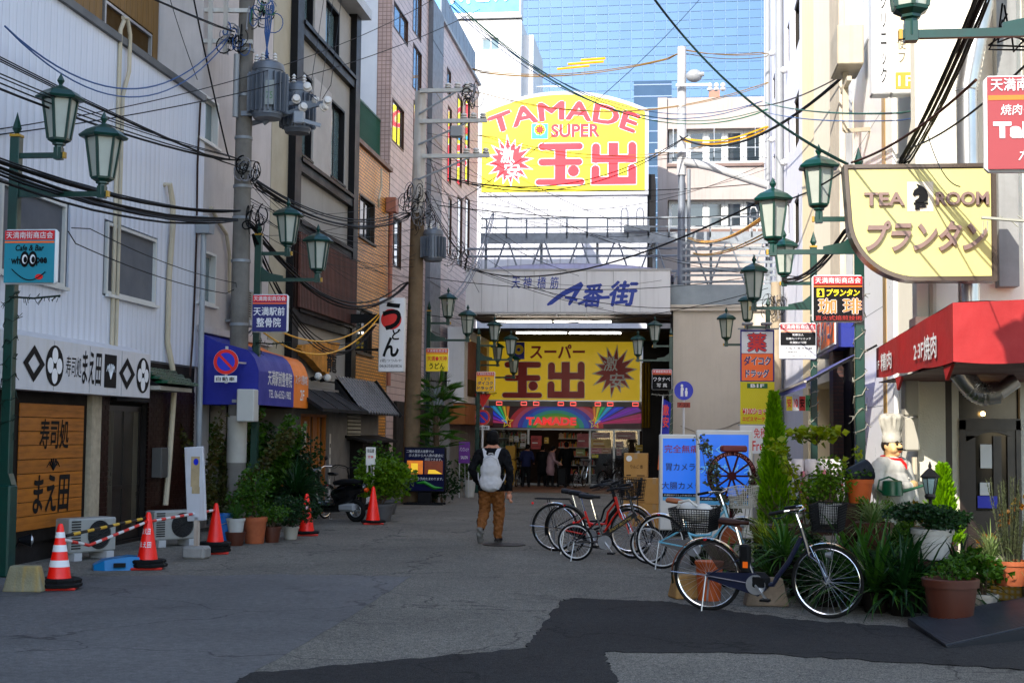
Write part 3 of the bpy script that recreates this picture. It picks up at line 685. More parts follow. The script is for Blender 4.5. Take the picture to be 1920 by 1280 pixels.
# ground-floor extension with black canopy, lattice entrance and tiled roof
X_ = thing('restaurant_front', 'low restaurant front with black canopy, wooden lattice door and grey tiled eave', 'shopfront', (-7.4, 26.9, 0), R(90))
LX = 8.0; gx = gz(31)
b = MB(); facade(b, 0, LX, gx, 2.6, [(.6, 2.9, gx + .02, 2.05), (4.6, 6.0, 1.5, 2.3)], .5); shell(b, 0, LX, gx, 2.6, .8); b.build('wall', M('restaurant_wall', (.20, .19, .18), .85, var=.2, streak=.2), X_)
MB().box(.6, 2.9, .45, .49, gx + .02, 2.05).build('doorway', MDARK, X_)
MLW = M('honey_wood', (.36, .15, .035), .5, var=.25, vs=4, rand=.1)
b = MB(); b.box(.6, .68, .06, .14, gx, 2.05); b.box(1.5, 1.6, .06, .14, gx, 2.05); b.box(2.3, 2.4, .06, .14, gx, 2.05); b.box(2.82, 2.9, .06, .14, gx, 2.05); b.box(.6, 2.9, .05, .13, 2.0, 2.3); b.build('door_frame', MLW, X_)
lt = MB(); lt.box(0, .03, 0, .03, 0, 1); ml = lt.mesh('lattice_bar', MLW)
for k in range(13): piece(ml, 'lattice_bar', X_, (.7 + k * .062, .08, gx + .05), sc=(1, 1, 2.0))
MB().box(1.95, 2.3, .1, .13, gx, 2.0).build('door_leaf', MLW, X_)
for (x, z, w_, h_) in ((.72, 1.35, .3, .42), (1.08, 1.4, .16, .5), (.72, .85, .5, .38), (.72, .55, .28, .26), (1.06, .55, .25, .24), (2.95, .25, .12, 1.4)):
    b = MB(); b.box(x, x + w_, .05 if x < 2.5 else -.012, .055 if x < 2.5 else -.006, z, z + h_); nb = b.build('notice', M('notice_paper', (.6, .57, .52), .7, var=.1, rand=.1), X_)
    for j in range(5):
        MB().box(x + w_ * .12, x + w_ * (.5 + .4 * rnd.random()), .046 if x < 2.5 else -.015, .048 if x < 2.5 else -.013, z + h_ * (.15 + .16 * j), z + h_ * (.21 + .16 * j)).build('notice_line', MINK, nb)
MB().prismx([(-.62, 2.08), (-.62, 2.15), (.05, 2.58), (.05, 2.50)], -.1, 4.0).build('canopy', M('charcoal_canopy', (.022, .021, .022), .7, var=.2, vs=2), X_)
for k in range(1, 4):
    MB().bar((k * 1.15, -.62, 2.155), (k * 1.15, .05, 2.585), .02).build('canopy_seam', MBLK, X_)
kt = MB(); nr = 9
for r_ in range(nr):
    t0, t1 = r_ / nr, (r_ + 1.12) / nr
    for k in range(14):
        x = 3.75 + k * .3
        ya, yb = .1 - .62 * t0, .1 - .62 * t1; za, zb2 = 2.9 - .78 * t0, 2.9 - .78 * t1 + .02
        xs = [x, x + .07, x + .14, x + .22, x + .3]; hs = [.05, .05, .0, -.015, .045]
        kt.add([(xs[i], ya, za + hs[i]) for i in range(5)] + [(xs[i], yb, zb2 + hs[i]) for i in range(5)] + [(xs[i], yb, zb2 + hs[i] - .03) for i in range(5)],
               [(i + 5, i + 6, i + 1, i) for i in range(4)] + [(i + 10, i + 11, i + 6, i + 5) for i in range(4)])
kt.build('roof_tiles', M('grey_kawara', (.10, .105, .115), .4, var=.3, vs=6), X_, stuff=True)
MB().prismx([(-.5, 2.1), (.1, 2.86), (.1, 2.1)], 3.77, 7.94).build('roof_core', MBLK, X_)
MB().bar((7.98, -.58, 2.08), (7.98, .1, 2.96), .09).build('verge_board', MBLK, X_)
b = MB(); b.box(4.9, 6.4, -.3, 0, gx, 1.52); b.prismx([(-.5, 1.5), (0, 1.62), (0, 1.56), (-.5, 1.45)], 4.4, 7.95); b.box(6.4, 7.9, -.3, -.0, gx, 1.5); b.build('lean_to', M('charred_board', (.022, .018, .016), .7, var=.3), X_)
MB().box(7.2, 7.45, -.306, -.301, .75, 1.2).build('notice', M('notice_paper'), X_)
b = MB()
for k in range(8): b.box(4.65, 5.95, -.01 , .03, 1.58 + k * .085, 1.64 + k * .085)
b.build('louvre', M('louvre_cream', (.42, .40, .34), .6, var=.15), X_)
# --- orange tiled building
Y0f = 35.03
F_ = thing('orange_tile_building', 'narrow orange brown tiled building with rooftop green railing', 'building', (XL, Y0f, 0), R(90))
def uf(x0, y0, x1, y1, X=XL): r = RX(x0, y0, x1, y1, X); return (r[0] - Y0f, r[1] - Y0f, r[2], r[3])
o1 = uf(673, 372, 702, 452); o2 = uf(666, 578, 697, 664)
b = MB(); facade(b, 0, 4.55, 0, 9.1, [o1, o2], .15); shell(b, 0, 4.55, 0, 9.1, 10); b.build('wall', brick_mat('orange_tile', (.76, .41, .12), (.64, .33, .09), (.06, .035, .02), .24, .085, .012, rough=.4), F_)
for q in (o1, o2): window(F_, *q, M('bronze_frame', (.06, .045, .035), .4, var=.1), MGLASS, 2, .0, rec=.08, sill=True)
MB().box(-.02, 4.6, -.1, .2, 9.1, 9.22).build('coping', M('coping_brown', (.2, .12, .08), .6, var=.15), F_)
MB().tube([(3.0, -.1, 8.9), (2.95, -.12, 8.4), (2.6, -.12, 8.0), (2.75, -.1, 7.8)], .03, 6).build('vent_pipe', MBEIGE, F_, True)
b = MB(); b.prism([(4.1, 7.9), (4.5, 7.9), (4.55, 8.3), (4.05, 8.3)], -.3, -.02); b.cyl((4.3, -.13, 7.95), (4.3, -.13, 3.0), .06, n=10); b.build('downpipe', M('rust_pink_downpipe', (.40, .20, .15), .6, var=.2, streak=.3), F_, True)
Gr = M('railing_green', (.02, .12, .07), .5, var=.2)
b = MB(); b.bar((.3, .3, 10.6), (4.6, .3, 10.6), .05); b.bar((.3, .3, 9.35), (4.6, .3, 9.35), .04); b.build('railing', Gr, F_)
rb = MB(); rb.box(-.012, .012, -.012, .012, 9.2, 10.6); mrb = rb.mesh('baluster', Gr)
for k in range(37): piece(mrb, 'baluster', F_, (.3 + k * .119, .3, 0))
# udon banner box
r = RY(710, 558, 758, 697, 34.0)
U = thing('shop_sign', 'tall white noodle shop box sign with red sun and brush lettering', 'sign', (r[0], 34.0, r[2]), R(2))
w_, h_ = r[1] - r[0], r[3] - r[2]
MB().bbox(0, w_, 0, .22, 0, h_, .015).build('case', MW, U, True)
MB().box(.025, w_ - .025, -.004, .001, .025, h_ - .025).build('face', MWHT, U)
disc(U, w_ * .48, h_ * .71, w_ * .40, w_ * .40, MRED, -.007, 36, 'red_sun')
text('う', U, w_ * .14, w_ * .86, h_ * .56, h_ * .94, MINK, y=-.01, bold=.05, shear=.1); text('ど', U, w_ * .52, w_ * .86, h_ * .43, h_ * .58, MINK, y=-.01, bold=.04); text('ん', U, w_ * .16, w_ * .8, h_ * .2, h_ * .47, MINK, y=-.01, bold=.05)
text('(堤)つつみや', U, w_ * .08, w_ * .9, h_ * .125, h_ * .175, MINK, y=-.008); text('06(6358)0826', U, w_ * .06, w_ * .92, h_ * .05, h_ * .1, MINK, y=-.008)
MB().bar((-1.1, .1, h_ * .72), (0, .1, h_ * .72), .1, .22).build('bracket', MBLK, U); MB().bar((-.6, .1, h_ * .3), (0, .1, h_ * .3), .06).build('bracket', MBLK, U)
# --- pink tiled building, with white gable towards us
Y0g = 39.7
G_ = thing('pink_tile_building', 'tall pinkish brown tiled office block with mirror windows left of the arcade', 'building', (XL, Y0g, 0), R(90))
def ug(x0, y0, x1, y1, X=XL): r = RX(x0, y0, x1, y1, X); return (r[0] - Y0g, r[1] - Y0g, r[2], r[3])
LG = 17.8; HG = 16.0
MPT = brick_mat('pink_tile', (.58, .475, .44), (.55, .445, .41), (.24, .19, .175), .9, .2, .012, rough=.45)
MMIR = M('mirror_glass', (.55, .62, .66), .03, metal=.9, var=0)
MGB = M('brown_frame', (.09, .05, .035), .4, metal=.3, var=.1)
opg = [ug(735, 195, 757, 275), ug(738, 20, 765, 70), ug(774, -20, 790, 70), ug(774, 90, 790, 175), ug(775, 195, 789, 270), ug(775, 285, 789, 360), ug(839, 200, 846, 345), ug(857, 180, 866, 350), ug(872, 185, 880, 345), ug(838, 130, 845, 180), ug(805, 80, 812, 150), ug(728, 405, 752, 500), ug(840, 370, 846, 480), ug(857, 370, 866, 500), ug(775, 385, 789, 480), ug(872, 370, 880, 480)]
b = MB(); facade(b, 0, LG, gz(48), HG, opg, .12); shell(b, 0, LG, gz(48), HG, 12); b.build('wall', MPT, G_)
for q in opg: window(G_, *q, MGB, MMIR, 1 if q[1] - q[0] < 1.3 else 2, .0, fw=.04, sill=False, rec=.03)
MB().box(5.9, 8.0, -.16, -.002, gz(48), HG).build('grey_pier', M('grey_granite', (.16, .17, .19), .5, var=.15, vs=5), G_)
for k in range(9):
    MB().box(5.88, 8.02, -.165, -.161, 1.8 + k * 1.6, 1.84 + k * 1.6).build('pier_joint', MBLK, G_)
MB().box(-.02, LG, -.1, .4, HG, HG + .12).build('coping', MGREY, G_)
for k in range(10):
    MB().box(9.0 + k * .85, 9.8 + k * .85, .1, .16, HG + .12, HG + 1.3).build('parapet_panel', M('blue_grey_panel', (.20, .23, .27), .5, var=.1), G_)
b = MB(); b.box(-6, -.0, 0, .0, 0, 0);
wg = MB(); wg.add([(-.03, .42, 0), (-.03, 12, 0), (-.03, 12, 18), (-.03, .42, 18)], [(0, 1, 2, 3)]); wg.build('white_gable', M('white_render', (.82, .83, .86), .7, var=.05), G_)
wt = MB(); wt.add([(-.04, 0, 0), (-.04, .42, 0), (-.04, .42, 16), (-.04, 0, 16)], [(0, 1, 2, 3)]); wt.build('tiled_corner', brick_mat('pink_small_tile', (.60, .47, .43), (.56, .43, .39), (.32, .23, .21), .12, .12, .01, offs=0), G_)
# ground-floor shops of the pink building
MB().box(1.0, 6.6, -.1, -.002, gz(43), 2.6).build('shop_base', M('shop_dark', (.05, .045, .04), .7, var=.3), G_)
MB().box(9.2, 16.6, -.35, -.01, gz(55), 2.4).build('shop_front', M('shop_pale', (.35, .34, .33), .5, var=.2), G_)
MB().box(9.0, 16.6, -.9, -.36, 2.0, 2.7).build('orange_fascia', M('orange_board', (.38, .16, .045), .5, var=.15), G_)
MB().box(9.4, 16.0, -.8, -.2, 2.75, 5.4).build('upper_sign_case', MW, G_)
MB().box(10.2, 15.2, -.81, -.802, 3.0, 5.0).build('pink_poster', M('pink_poster', (.30, .11, .11), .5, var=.15), G_)
MB().box(10.2, 15.2, -.82, -.812, 3.0, 3.6).build('brown_panel', M('brown_print', (.03, .012, .01), .5, var=.1), G_)
MB().box(7.0, 9.0, -.5, -.0, 2.6, 3.2).build('duct_hood', MSTEEL, G_)
# ================================================================== ARCADE AND WHAT STANDS BEHIND IT
YA = 46.5
r = RY(873, 508, 1257, 587, YA)
AX0, AX1, AZ0, AZ1 = r
AR = thing('shopping_arcade', 'covered shopping arcade with pale panelled entrance board and blue brush lettering', 'arcade', (AX0, YA, 0), 0)
WA = AX1 - AX0
MPAN = M('cream_panel_board', (.70, .69, .68), .6, var=.06, vs=.8, streak=.16)
xs_ = [0, .03 * WA * 2.6] + [WA * (.08 + .128 * k) for k in range(1, 8)] + [WA]
xs_ = [0, .08 * WA] + [.08 * WA + k * .129 * WA for k in range(1, 7)] + [WA]
for k in range(len(xs_) - 1):
    MB().bbox(xs_[k] + .006, xs_[k + 1] - .006, -.03, .0, AZ0 + .03, AZ1, .006).build('sign_panel', MPAN, AR)
b = MB(); b.box(0, WA, .001, 1.0, AZ0 + .02, AZ1 - .01); b.box(-.03, WA + .03, -.05, 1.0, AZ1, AZ1 + .07); b.box(-.03, WA + .03, -.05, .12, AZ0 - .03, AZ0 + .02); b.build('sign_frame', M('frame_pale', (.42, .41, .40), .5, var=.1), AR)
MBR = M('brush_blue', (.02, .06, .30), .5, var=.05)
def ax(px): return PY(px, 540, YA).x - AX0
def az(py): return PY(1060, py, YA).z
for ch, x0, x1 in (('天', 959, 975), ('神', 981, 997), ('橋', 1007, 1024), ('筋', 1031, 1048)):
    text(ch, AR, ax(x0), ax(x1), az(541), az(519), MBR, y=-.035, bold=.008, shear=.12)
br = MB()
def stroke(pts, wd):
    P = [(ax(840 + x * .3281), az(380 + y_ * .3281)) for x, y_ in pts]
    L_, R_ = [], []
    for i, p in enumerate(P):
        a = P[max(0, i - 1)]; c = P[min(len(P) - 1, i + 1)]; dx, dz = c[0] - a[0], c[1] - a[1]; n = math.hypot(dx, dz) or 1
        ww = wd[i] * .3281 / 57 / 2; L_.append((p[0] - dz / n * ww, p[1] + dx / n * ww)); R_.append((p[0] + dz / n * ww, p[1] - dx / n * ww))
    k = len(P); br.add([(p[0], -.036 - .0004 * len(br.f) / 8, p[1]) for p in L_ + R_], [(i, i + k, i + k + 1, i + 1) for i in range(k - 1)])
stroke([(768, 462), (740, 482), (700, 500), (660, 520), (620, 548), (590, 572), (568, 585)], [26, 34, 30, 28, 26, 24, 10])
stroke([(768, 470), (735, 510), (715, 545), (700, 570), (692, 586)], [14, 26, 22, 20, 12]); stroke([(668, 540), (700, 545), (740, 558)], [12, 20, 14])
stroke([(745, 580), (790, 560), (850, 545), (925, 540)], [16, 18, 16, 18])
br.build('brush_stroke', MBR, AR)
text('番', AR, ax(840 + 775 * .3281), ax(840 + 885 * .3281), az(575), az(533), MBR, y=-.036, hv=.03, shear=.18)
text('街', AR, ax(840 + 925 * .3281), ax(840 + 1085 * .3281), az(573), az(528), MBR, y=-.036, hv=.03, shear=.18)
# ceiling, side walls, vault behind the board
MB().box(0, WA, .9, 4.0, AZ0 - .02, AZ0 + .06).build('soffit', M('soffit_brown', (.13, .11, .09), .6, var=.15), AR)
for k in range(7):
    MB().box(.1 + k * WA / 7, .12 + k * WA / 7, .0, 3.9, AZ0 - .045, AZ0 - .03).build('soffit_joint', MBLK, AR)
b = MB(); n = 14
for i in range(n):
    a0, a1 = math.pi * i / n, math.pi * (i + 1) / n; cx, rr, hz = WA / 2, WA / 2 + .1, .42
    b.add([(cx - rr * math.cos(a0), 1.0, 7.0 + hz * math.sin(a0)), (cx - rr * math.cos(a1), 1.0, 7.0 + hz * math.sin(a1)), (cx - rr * math.cos(a1), 11.5, 7.0 + hz * math.sin(a1)), (cx - rr * math.cos(a0), 11.5, 7.0 + hz * math.sin(a0))], [(0, 1, 2, 3)])
b.add([(cx - rr * math.cos(math.pi * i / n), 1.02, 7.0 + hz * math.sin(math.pi * i / n)) for i in range(n + 1)], [tuple(range(n + 1))[::-1]]); b.build('vault_roof', M('lavender_sheet', (.50, .50, .66), .5, var=.12, vs=.8, streak=.2), AR, True)
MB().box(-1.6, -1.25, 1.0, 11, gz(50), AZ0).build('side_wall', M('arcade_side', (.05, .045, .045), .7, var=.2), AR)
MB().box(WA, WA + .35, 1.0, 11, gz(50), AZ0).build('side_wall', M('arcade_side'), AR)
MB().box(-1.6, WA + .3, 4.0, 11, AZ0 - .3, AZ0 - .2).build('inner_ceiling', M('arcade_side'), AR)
ML = M('lit_tube', (1, .95, .85), .5, var=0, emit=5.0, ecol=(1, .95, .86))
for (x0, x1, py, dy) in ((930, 1034, 604, 1.2), (1039, 1146, 604, 1.2), (968, 1062, 625.5, 4.2), (1067, 1164, 625.5, 4.2)):
    z = PY(1040, py, YA + dy).z; xa = PY(x0, py, YA + dy).x - AX0; xb = PY(x1, py, YA + dy).x - AX0
    MB().box(xa, xb, dy, dy + .08, z, z + .05).build('fluorescent_tube', ML, AR)
# catwalk on top
CW = thing('roof_catwalk', 'galvanised maintenance catwalk with railings on top of the arcade roof', 'catwalk', (AX0, 50.0, 0), 0)
zt, zp, zl = PY(1060, 409, 50).z, PY(1060, 447, 50).z, PY(1060, 503, 50).z
xa, xb = 0.0, 10.6
b = MB(); b.box(xa, xb, 0, .7, zp, zp + .12); b.box(xa, xb, -.03, .0, zp - .18, zp + .2); b.build('walkway', MSTEEL, CW)
b = MB()
for z in (zt, (zt * .55 + zp * .45)): b.bar((xa, 0, z), (xb, 0, z), .05)
b.build('handrail', MSTEEL, CW)
pp = MB(); pp.box(-.03, .03, -.03, .03, 0, 1); mpp = pp.mesh('rail_post', MSTEEL)
for k in range(15): piece(mpp, 'rail_post', CW, (xa + .2 + k * .72, 0, zp), sc=(1, 1, zt - zp))
db = MB()
for k in range(8):
    x = xa + .3 + k * 1.3; q = MB(); q.cyl((x, 0, zl - .6), (x + .62, 0, zp), .035, n=6); q.cyl((x + 1.24, 0, zl - .6), (x + .66, 0, zp), .035, n=6); q.build('brace', MSTEEL, CW)
for k in range(6):
    MB().bar((xa + .15 + k * 2, .3, zl - .8), (xa + .15 + k * 2, .3, zp), .09).build('stanchion', MSTEEL, CW)
for z in (zp - .35, zp - .62, zl - .1):
    MB().cyl((xa - .5, .1, z), (xb, .1, z), .045, n=6).build('service_pipe', MSTEEL, CW)
for x0 in (5.0, 5.55, 9.5, 10.1):
    MB().tube([(x0, 0, zp), (x0, 0, zt + .2), (x0 + .05, 0, zt + .33), (x0 + .18, 0, zt + .33), (x0 + .24, 0, zt + .2), (x0 + .24, 0, zp)], .025, 6).build('ladder_hoop', M('hoop_pale', (.55, .55, .55), .5, var=.1), CW, True)
MB().box(5.1, 6.0, -.2, .2, zp + .2, zp + .42).build('grating_step', MSTEEL, CW)
# big roof sign
YT = 66.0; TK = YT / 58
r = RY(897, 171, 1216, 366, YT); TX0, TX1, TZ0, TZ1 = r; TW = TX1 - TX0; TH = TZ1 - TZ0
def tx(px): return PY(px, 280, YT).x - TX0
def tz(py): return PY(1060, py, YT).z
T_ = thing('roof_sign', 'huge arched yellow and red supermarket sign above the arcade roof', 'sign', (TX0, YT, 0), 0)
def arch(inset, k=22, z0=None):
    pts = [(inset, TZ0 + inset), (TW - inset, TZ0 + inset)]
    sh = TZ0 + TH * .81 - inset * .6; x0, x1 = inset, TW - inset
    for i in range(k + 1):
        t = 1 - i / k; pts.append((x0 + (x1 - x0) * t, sh + (TH * .19 - inset * .4) * (1 - (2 * t - 1) ** 2)))
    return pts
MB().prism(arch(0), 0, .5).build('sign_frame', M('white_lattice', (.50, .50, .53), .5, var=.12, vs=4), T_)
MB().prism(arch(.17), -.03, .0).build('sign_face', M('bright_yellow', (.64, .55, .012), .5, var=.07, vs=.5), T_)
MPK = M('sign_pink_red', (.72, .06, .085), .5, var=.03)
n = 26; tr = MB(); tt = TH
bu = MB()
for (xa_, xb_) in ((.0, .17), (TW - .17, TW)):
    for k in range(34): bu.ball(((xa_ + xb_) / 2, -.02, TZ0 + .1 + k * TH * .02), .03, 6, 4)
for k in range(70): bu.ball((TW * k / 70 + .05, -.02, TZ0 + .08), .03, 6, 4)
bu.build('bulbs', M('bulb_white', (.75, .75, .72), .3, var=0), T_, stuff=True)
def arc_fn(u, q, y):
    a = (u - .5) * .76; rr0 = 8.4 * TK; rr = rr0 + q * (tz(191) - tz(224))
    return (TW * .5 + .02 + rr * math.sin(a) * .93, y, tz(224) - rr0 + rr * math.cos(a))
text('TAMADE', T_, 0, 1, 0, 1, MPK, y=-.045, fn=arc_fn, hv=.03, rim=(MWHT, .02))
MB().box(tx(997), tx(1027), -.04, -.031, tz(260), tz(232)).build('flower_plate', M('sky_blue_print', (.1, .42, .8), .5, var=0), T_)
cx, cz = tx(1012), tz(243)
for k in range(9):
    a = 2 * math.pi * k / 9; disc(T_, cx + .18 * math.cos(a), cz + .18 * math.sin(a), .1, .1, MYEL, -.043, 10, 'flower_petal')
disc(T_, cx, cz, .15, .15, MRED, -.046, 18, 'flower_centre')
MB().box(cx - .02, cx + .02, -.044, -.043, tz(259), cz - .2).build('flower_stem', M('leaf_green_print', (.03, .35, .06), .5, var=0), T_)
text('SUPER', T_, tx(1033), tx(1125), tz(258), tz(233), MPK, y=-.045, bold=.03, rim=(MWHT, .02))
def burst(par, cx, cz, rx, rz_, mat, y, n=16, inner=.62, seed=2):
    q = random.Random(seed); b = MB(); P = []
    for k in range(2 * n):
        a = math.pi * k / n + .1; f = (1 + q.uniform(-.12, .1)) if k % 2 == 0 else inner
        P.append((cx + rx * f * math.cos(a), y, cz + rz_ * f * math.sin(a)))
    b.add([(cx, y, cz)] + P, [(0, k + 1, (k + 1) % (2 * n) + 1) for k in range(2 * n)]); return b.build('starburst', mat, par)
cx, cz = tx(955), tz(302); burst(T_, cx, cz, 1.1, 1.25, MWHT, -.036); burst(T_, cx, cz, .96, 1.08, MPK, -.040)
text('激', T_, tx(938), tx(965), tz(304), tz(276), MWHT, y=-.045, bold=.03, shear=-.1); text('安', T_, tx(947), tx(976), tz(332), tz(305), MWHT, y=-.045, bold=.03, shear=-.1)
def rbar(b, x0, x1, z0, z1, y, rr=None):
    rr = min(rr if rr is not None else 9, (z1 - z0) / 2, (x1 - x0) / 2); P = []
    for (cx_, cz_, a0) in ((x1 - rr, z1 - rr, 0), (x0 + rr, z1 - rr, 90), (x0 + rr, z0 + rr, 180), (x1 - rr, z0 + rr, 270)):
        for k in range(6): a = R(a0 + 18 * k); P.append((cx_ + rr * math.cos(a), y, cz_ + rr * math.sin(a)))
    b.add(P, [tuple(range(len(P)))])
def tamade_glyphs(par, X, Z, mat, y, grow=0.0):
    """the two stout rounded characters 玉 and 出 drawn as bars; X, Z map pixels of the upper sign to the local plane"""
    b = MB(); g = grow
    def rb(x0, x1, y0, y1, dy=0.0, round_=True): rbar(b, X(x0) - g, X(x1) + g, Z(y1) - g, Z(y0) + g, y - dy, None if round_ else .02 + g)
    rb(1010, 1093, 269, 281); rb(1010, 1092, 298, 310, .0002); rb(1005, 1096, 336, 347, .0004); rb(1041, 1061, 275, 341, .0006, False)
    b.add([(X(1075.5) + (X(1086) - X(1075.5) + g) * math.cos(a * .3142), y - .0008, Z(321) + (X(1086) - X(1075.5) + g) * math.sin(a * .3142)) for a in range(20)], [tuple(range(20))])
    rb(1141, 1159, 269, 341, .0002, False); rb(1110, 1125, 270, 307, .0004); rb(1178, 1193, 268, 307, .0004); rb(1110, 1193, 292, 306, .0006, False)
    rb(1109, 1124, 311, 347, .0004); rb(1178, 1193, 310, 347, .0004); rb(1109, 1193, 333, 347, .0006, False)
    b.build('lettering', mat, par)
tamade_glyphs(T_, tx, tz, MWHT, -.040, .035); tamade_glyphs(T_, tx, tz, MPK, -.045)
# white wall that carries it
MB().box(.0, TW - .05, .1, 3.5, gz(58), TZ0).build('supporting_wall', M('white_wall', (.54, .54, .57), .7, var=.1, streak=.3, scol=(.3, .29, .27)), T_)
for k in range(13):
    MB().box(TW * k / 13 + .2, TW * k / 13 + .23, .085, .098, 8.0, TZ0 - .1).build('wall_joint', MGREY, T_)
MB().box(TW - .05, TW + .3, .3, 3.5, 6.0, TZ0 + 1.0).build('dark_return', MBLK, T_)
# shop at the end of the arcade
YS = 56.5
SX0 = PY(898, 700, YS).x
SH = thing('supermarket', 'supermarket front at the arcade end with yellow sign and neon rainbow', 'shop', (SX0, YS, 0), 0)
def sx(px, yy=YS): return PY(px, 700, yy).x - SX0
def sz(py, yy=YS): return PY(1050, py, yy).z
gsh = gz(YS)
xl, xr = sx(895), sx(1203)
MB().box(xl, xr, -.15, .0, sz(752), sz(640)).build('sign_case', MALU, SH)
MB().box(xl + .05, sx(1200), -.16, -.151, sz(750), sz(641)).build('sign_face', M('shop_yellow', (.74, .54, .012), .45, var=.06, emit=.09, ecol=(.8, .55, .02)), SH)  # faint glow added to the yellow to brighten the sign face
MRS = M('shop_red', (.42, .015, .015), .45, var=.05)
gx_ = lambda px: sx(943 + (px - 1005) * .815); gzz = lambda py: sz(679 + (py - 269) * .86)
tamade_glyphs(SH, gx_, gzz, MWHT, -.166, .02); tamade_glyphs(SH, gx_, gzz, MRS, -.17)
text('スーパー', SH, sx(994), sx(1097), sz(673), sz(646), MRS, y=-.17, bold=.04)
burst(SH, sx(1152), sz(696), .92, 1.0, MWHT, -.164, 14, .55, 5); burst(SH, sx(1152), sz(696), .8, .88, MRS, -.167, 14, .55, 5)
text('激', SH, sx(1132), sx(1158), sz(695), sz(668), MWHT, y=-.171, bold=.02); text('安', SH, sx(1144), sx(1171), sz(726), sz(699), MWHT, y=-.171, bold=.02)
MB().box(sx(962), sx(984), -.168, -.162, sz(674), sz(642)).build('flower_plate', MBLU, SH); ring(SH, sx(973), sz(656), .07, .2, MYEL, -.17, 20)
MNR = M('red_neon', (.8, .1, .1), .4, var=0, emit=.5, ecol=(1, .12, .1))
b = MB(); b.box(xl, xr, -.25, -.15, sz(762), sz(752.5)); b.box(xl, xr, -.25, -.15, sz(639), sz(630)); b.build('light_rail', M('rail_grey', (.2, .19, .18), .5, var=.2), SH)
for zc_ in (sz(757), sz(634)):
    for px in (938, 984, 1007, 1053, 1076, 1122, 1145, 1192):
        q = MB(); x = sx(px); q.tube([(x - .11, -.26, zc_ - .06), (x + .11, -.26, zc_ - .06), (x + .11, -.26, zc_ + .06), (x - .11, -.26, zc_ + .06)], .016, 4, closed=True); q.build('neon_loop', MNR, SH)
# rainbow neon board: one band for each colour
zb0, zb1 = sz(803), sz(762)
MB().box(xl, xr, -.12, -.05, zb0, zb1).build('rainbow_board', M('rainbow_base', (.10, .01, .03), .4, var=.2), SH)
cols = [(.30, .02, .03), (.30, .05, .10), (.05, .03, .25), (.01, .08, .35), (.01, .20, .16), (.05, .22, .02), (.32, .22, .01), (.35, .14, .01)]
cx = sx(1043); zc0 = zb0 + .02
for k, c in enumerate(cols):
    rO = 1.9 - k * .19; q = MB(); nn = 24
    P = [(cx + rO * 1.0 * math.cos(math.pi * i / nn), -.125 - k * .002, min(zb1, zc0 + rO * .62 * math.sin(math.pi * i / nn))) for i in range(nn + 1)]
    q.add(P, [tuple(range(nn + 1))]); q.build('rainbow_band', M('rainbow_%d' % k, c, .4, var=.1, emit=.12, ecol=c), SH)
for sgn, px in ((-1, 953), (1, 1116)):
    ox, oz = sx(px), zb0 + .18
    ccs = [(.25, .02, .08), (.12, .02, .25), (.02, .04, .38), (.02, .2, .35), (.02, .26, .08), (.3, .24, .02), (.35, .1, .01)]
    for k, c in enumerate(ccs):
        a0, a1 = R(2 + k * 14), R(2 + (k + .85) * 14); q = MB(); L_ = 2.3
        def lim(a):
            t = min(L_, (zb1 - oz) / max(.02, math.sin(a))); x = ox + sgn * t * math.cos(a)
            return (max(xl, min(xr, x)), -.124 - k * .001, oz + t * math.sin(a) if xl < x < xr else oz + abs((max(xl, min(xr, x)) - ox)) * math.tan(a))
        q.add([(ox, -.124 - k * .001, oz), lim(a0), lim((a0 + a1) / 2), lim(a1)], [(0, 1, 2, 3)]); q.build('rainbow_ray', M('ray_%d' % k, c, .4, var=.1, emit=.15, ecol=c), SH)
        q = MB(); e = lim((a0 + a1) / 2); q.cyl((ox, -.14, oz), (e[0], -.14, e[2]), .012, n=5); q.build('neon_tube', M('neon_%d' % k, c, .4, var=0, emit=.35, ecol=c), SH)
    MB().tube([(ox + (.24 if i % 2 == 0 else .1) * math.sin(math.pi * i / 5), -.15, oz + .06 + (.24 if i % 2 == 0 else .1) * math.cos(math.pi * i / 5)) for i in range(10)], .018, 5, closed=True).build('neon_star', M('neon_5'), SH)
text('TAMADE', SH, sx(988), sx(1082), sz(797), sz(782), M('shop_red_lit', (.5, .03, .03), .4, var=0, emit=.25, ecol=(.7, .03, .03)), y=-.2, bold=.05, rim=(MWHT, .03))
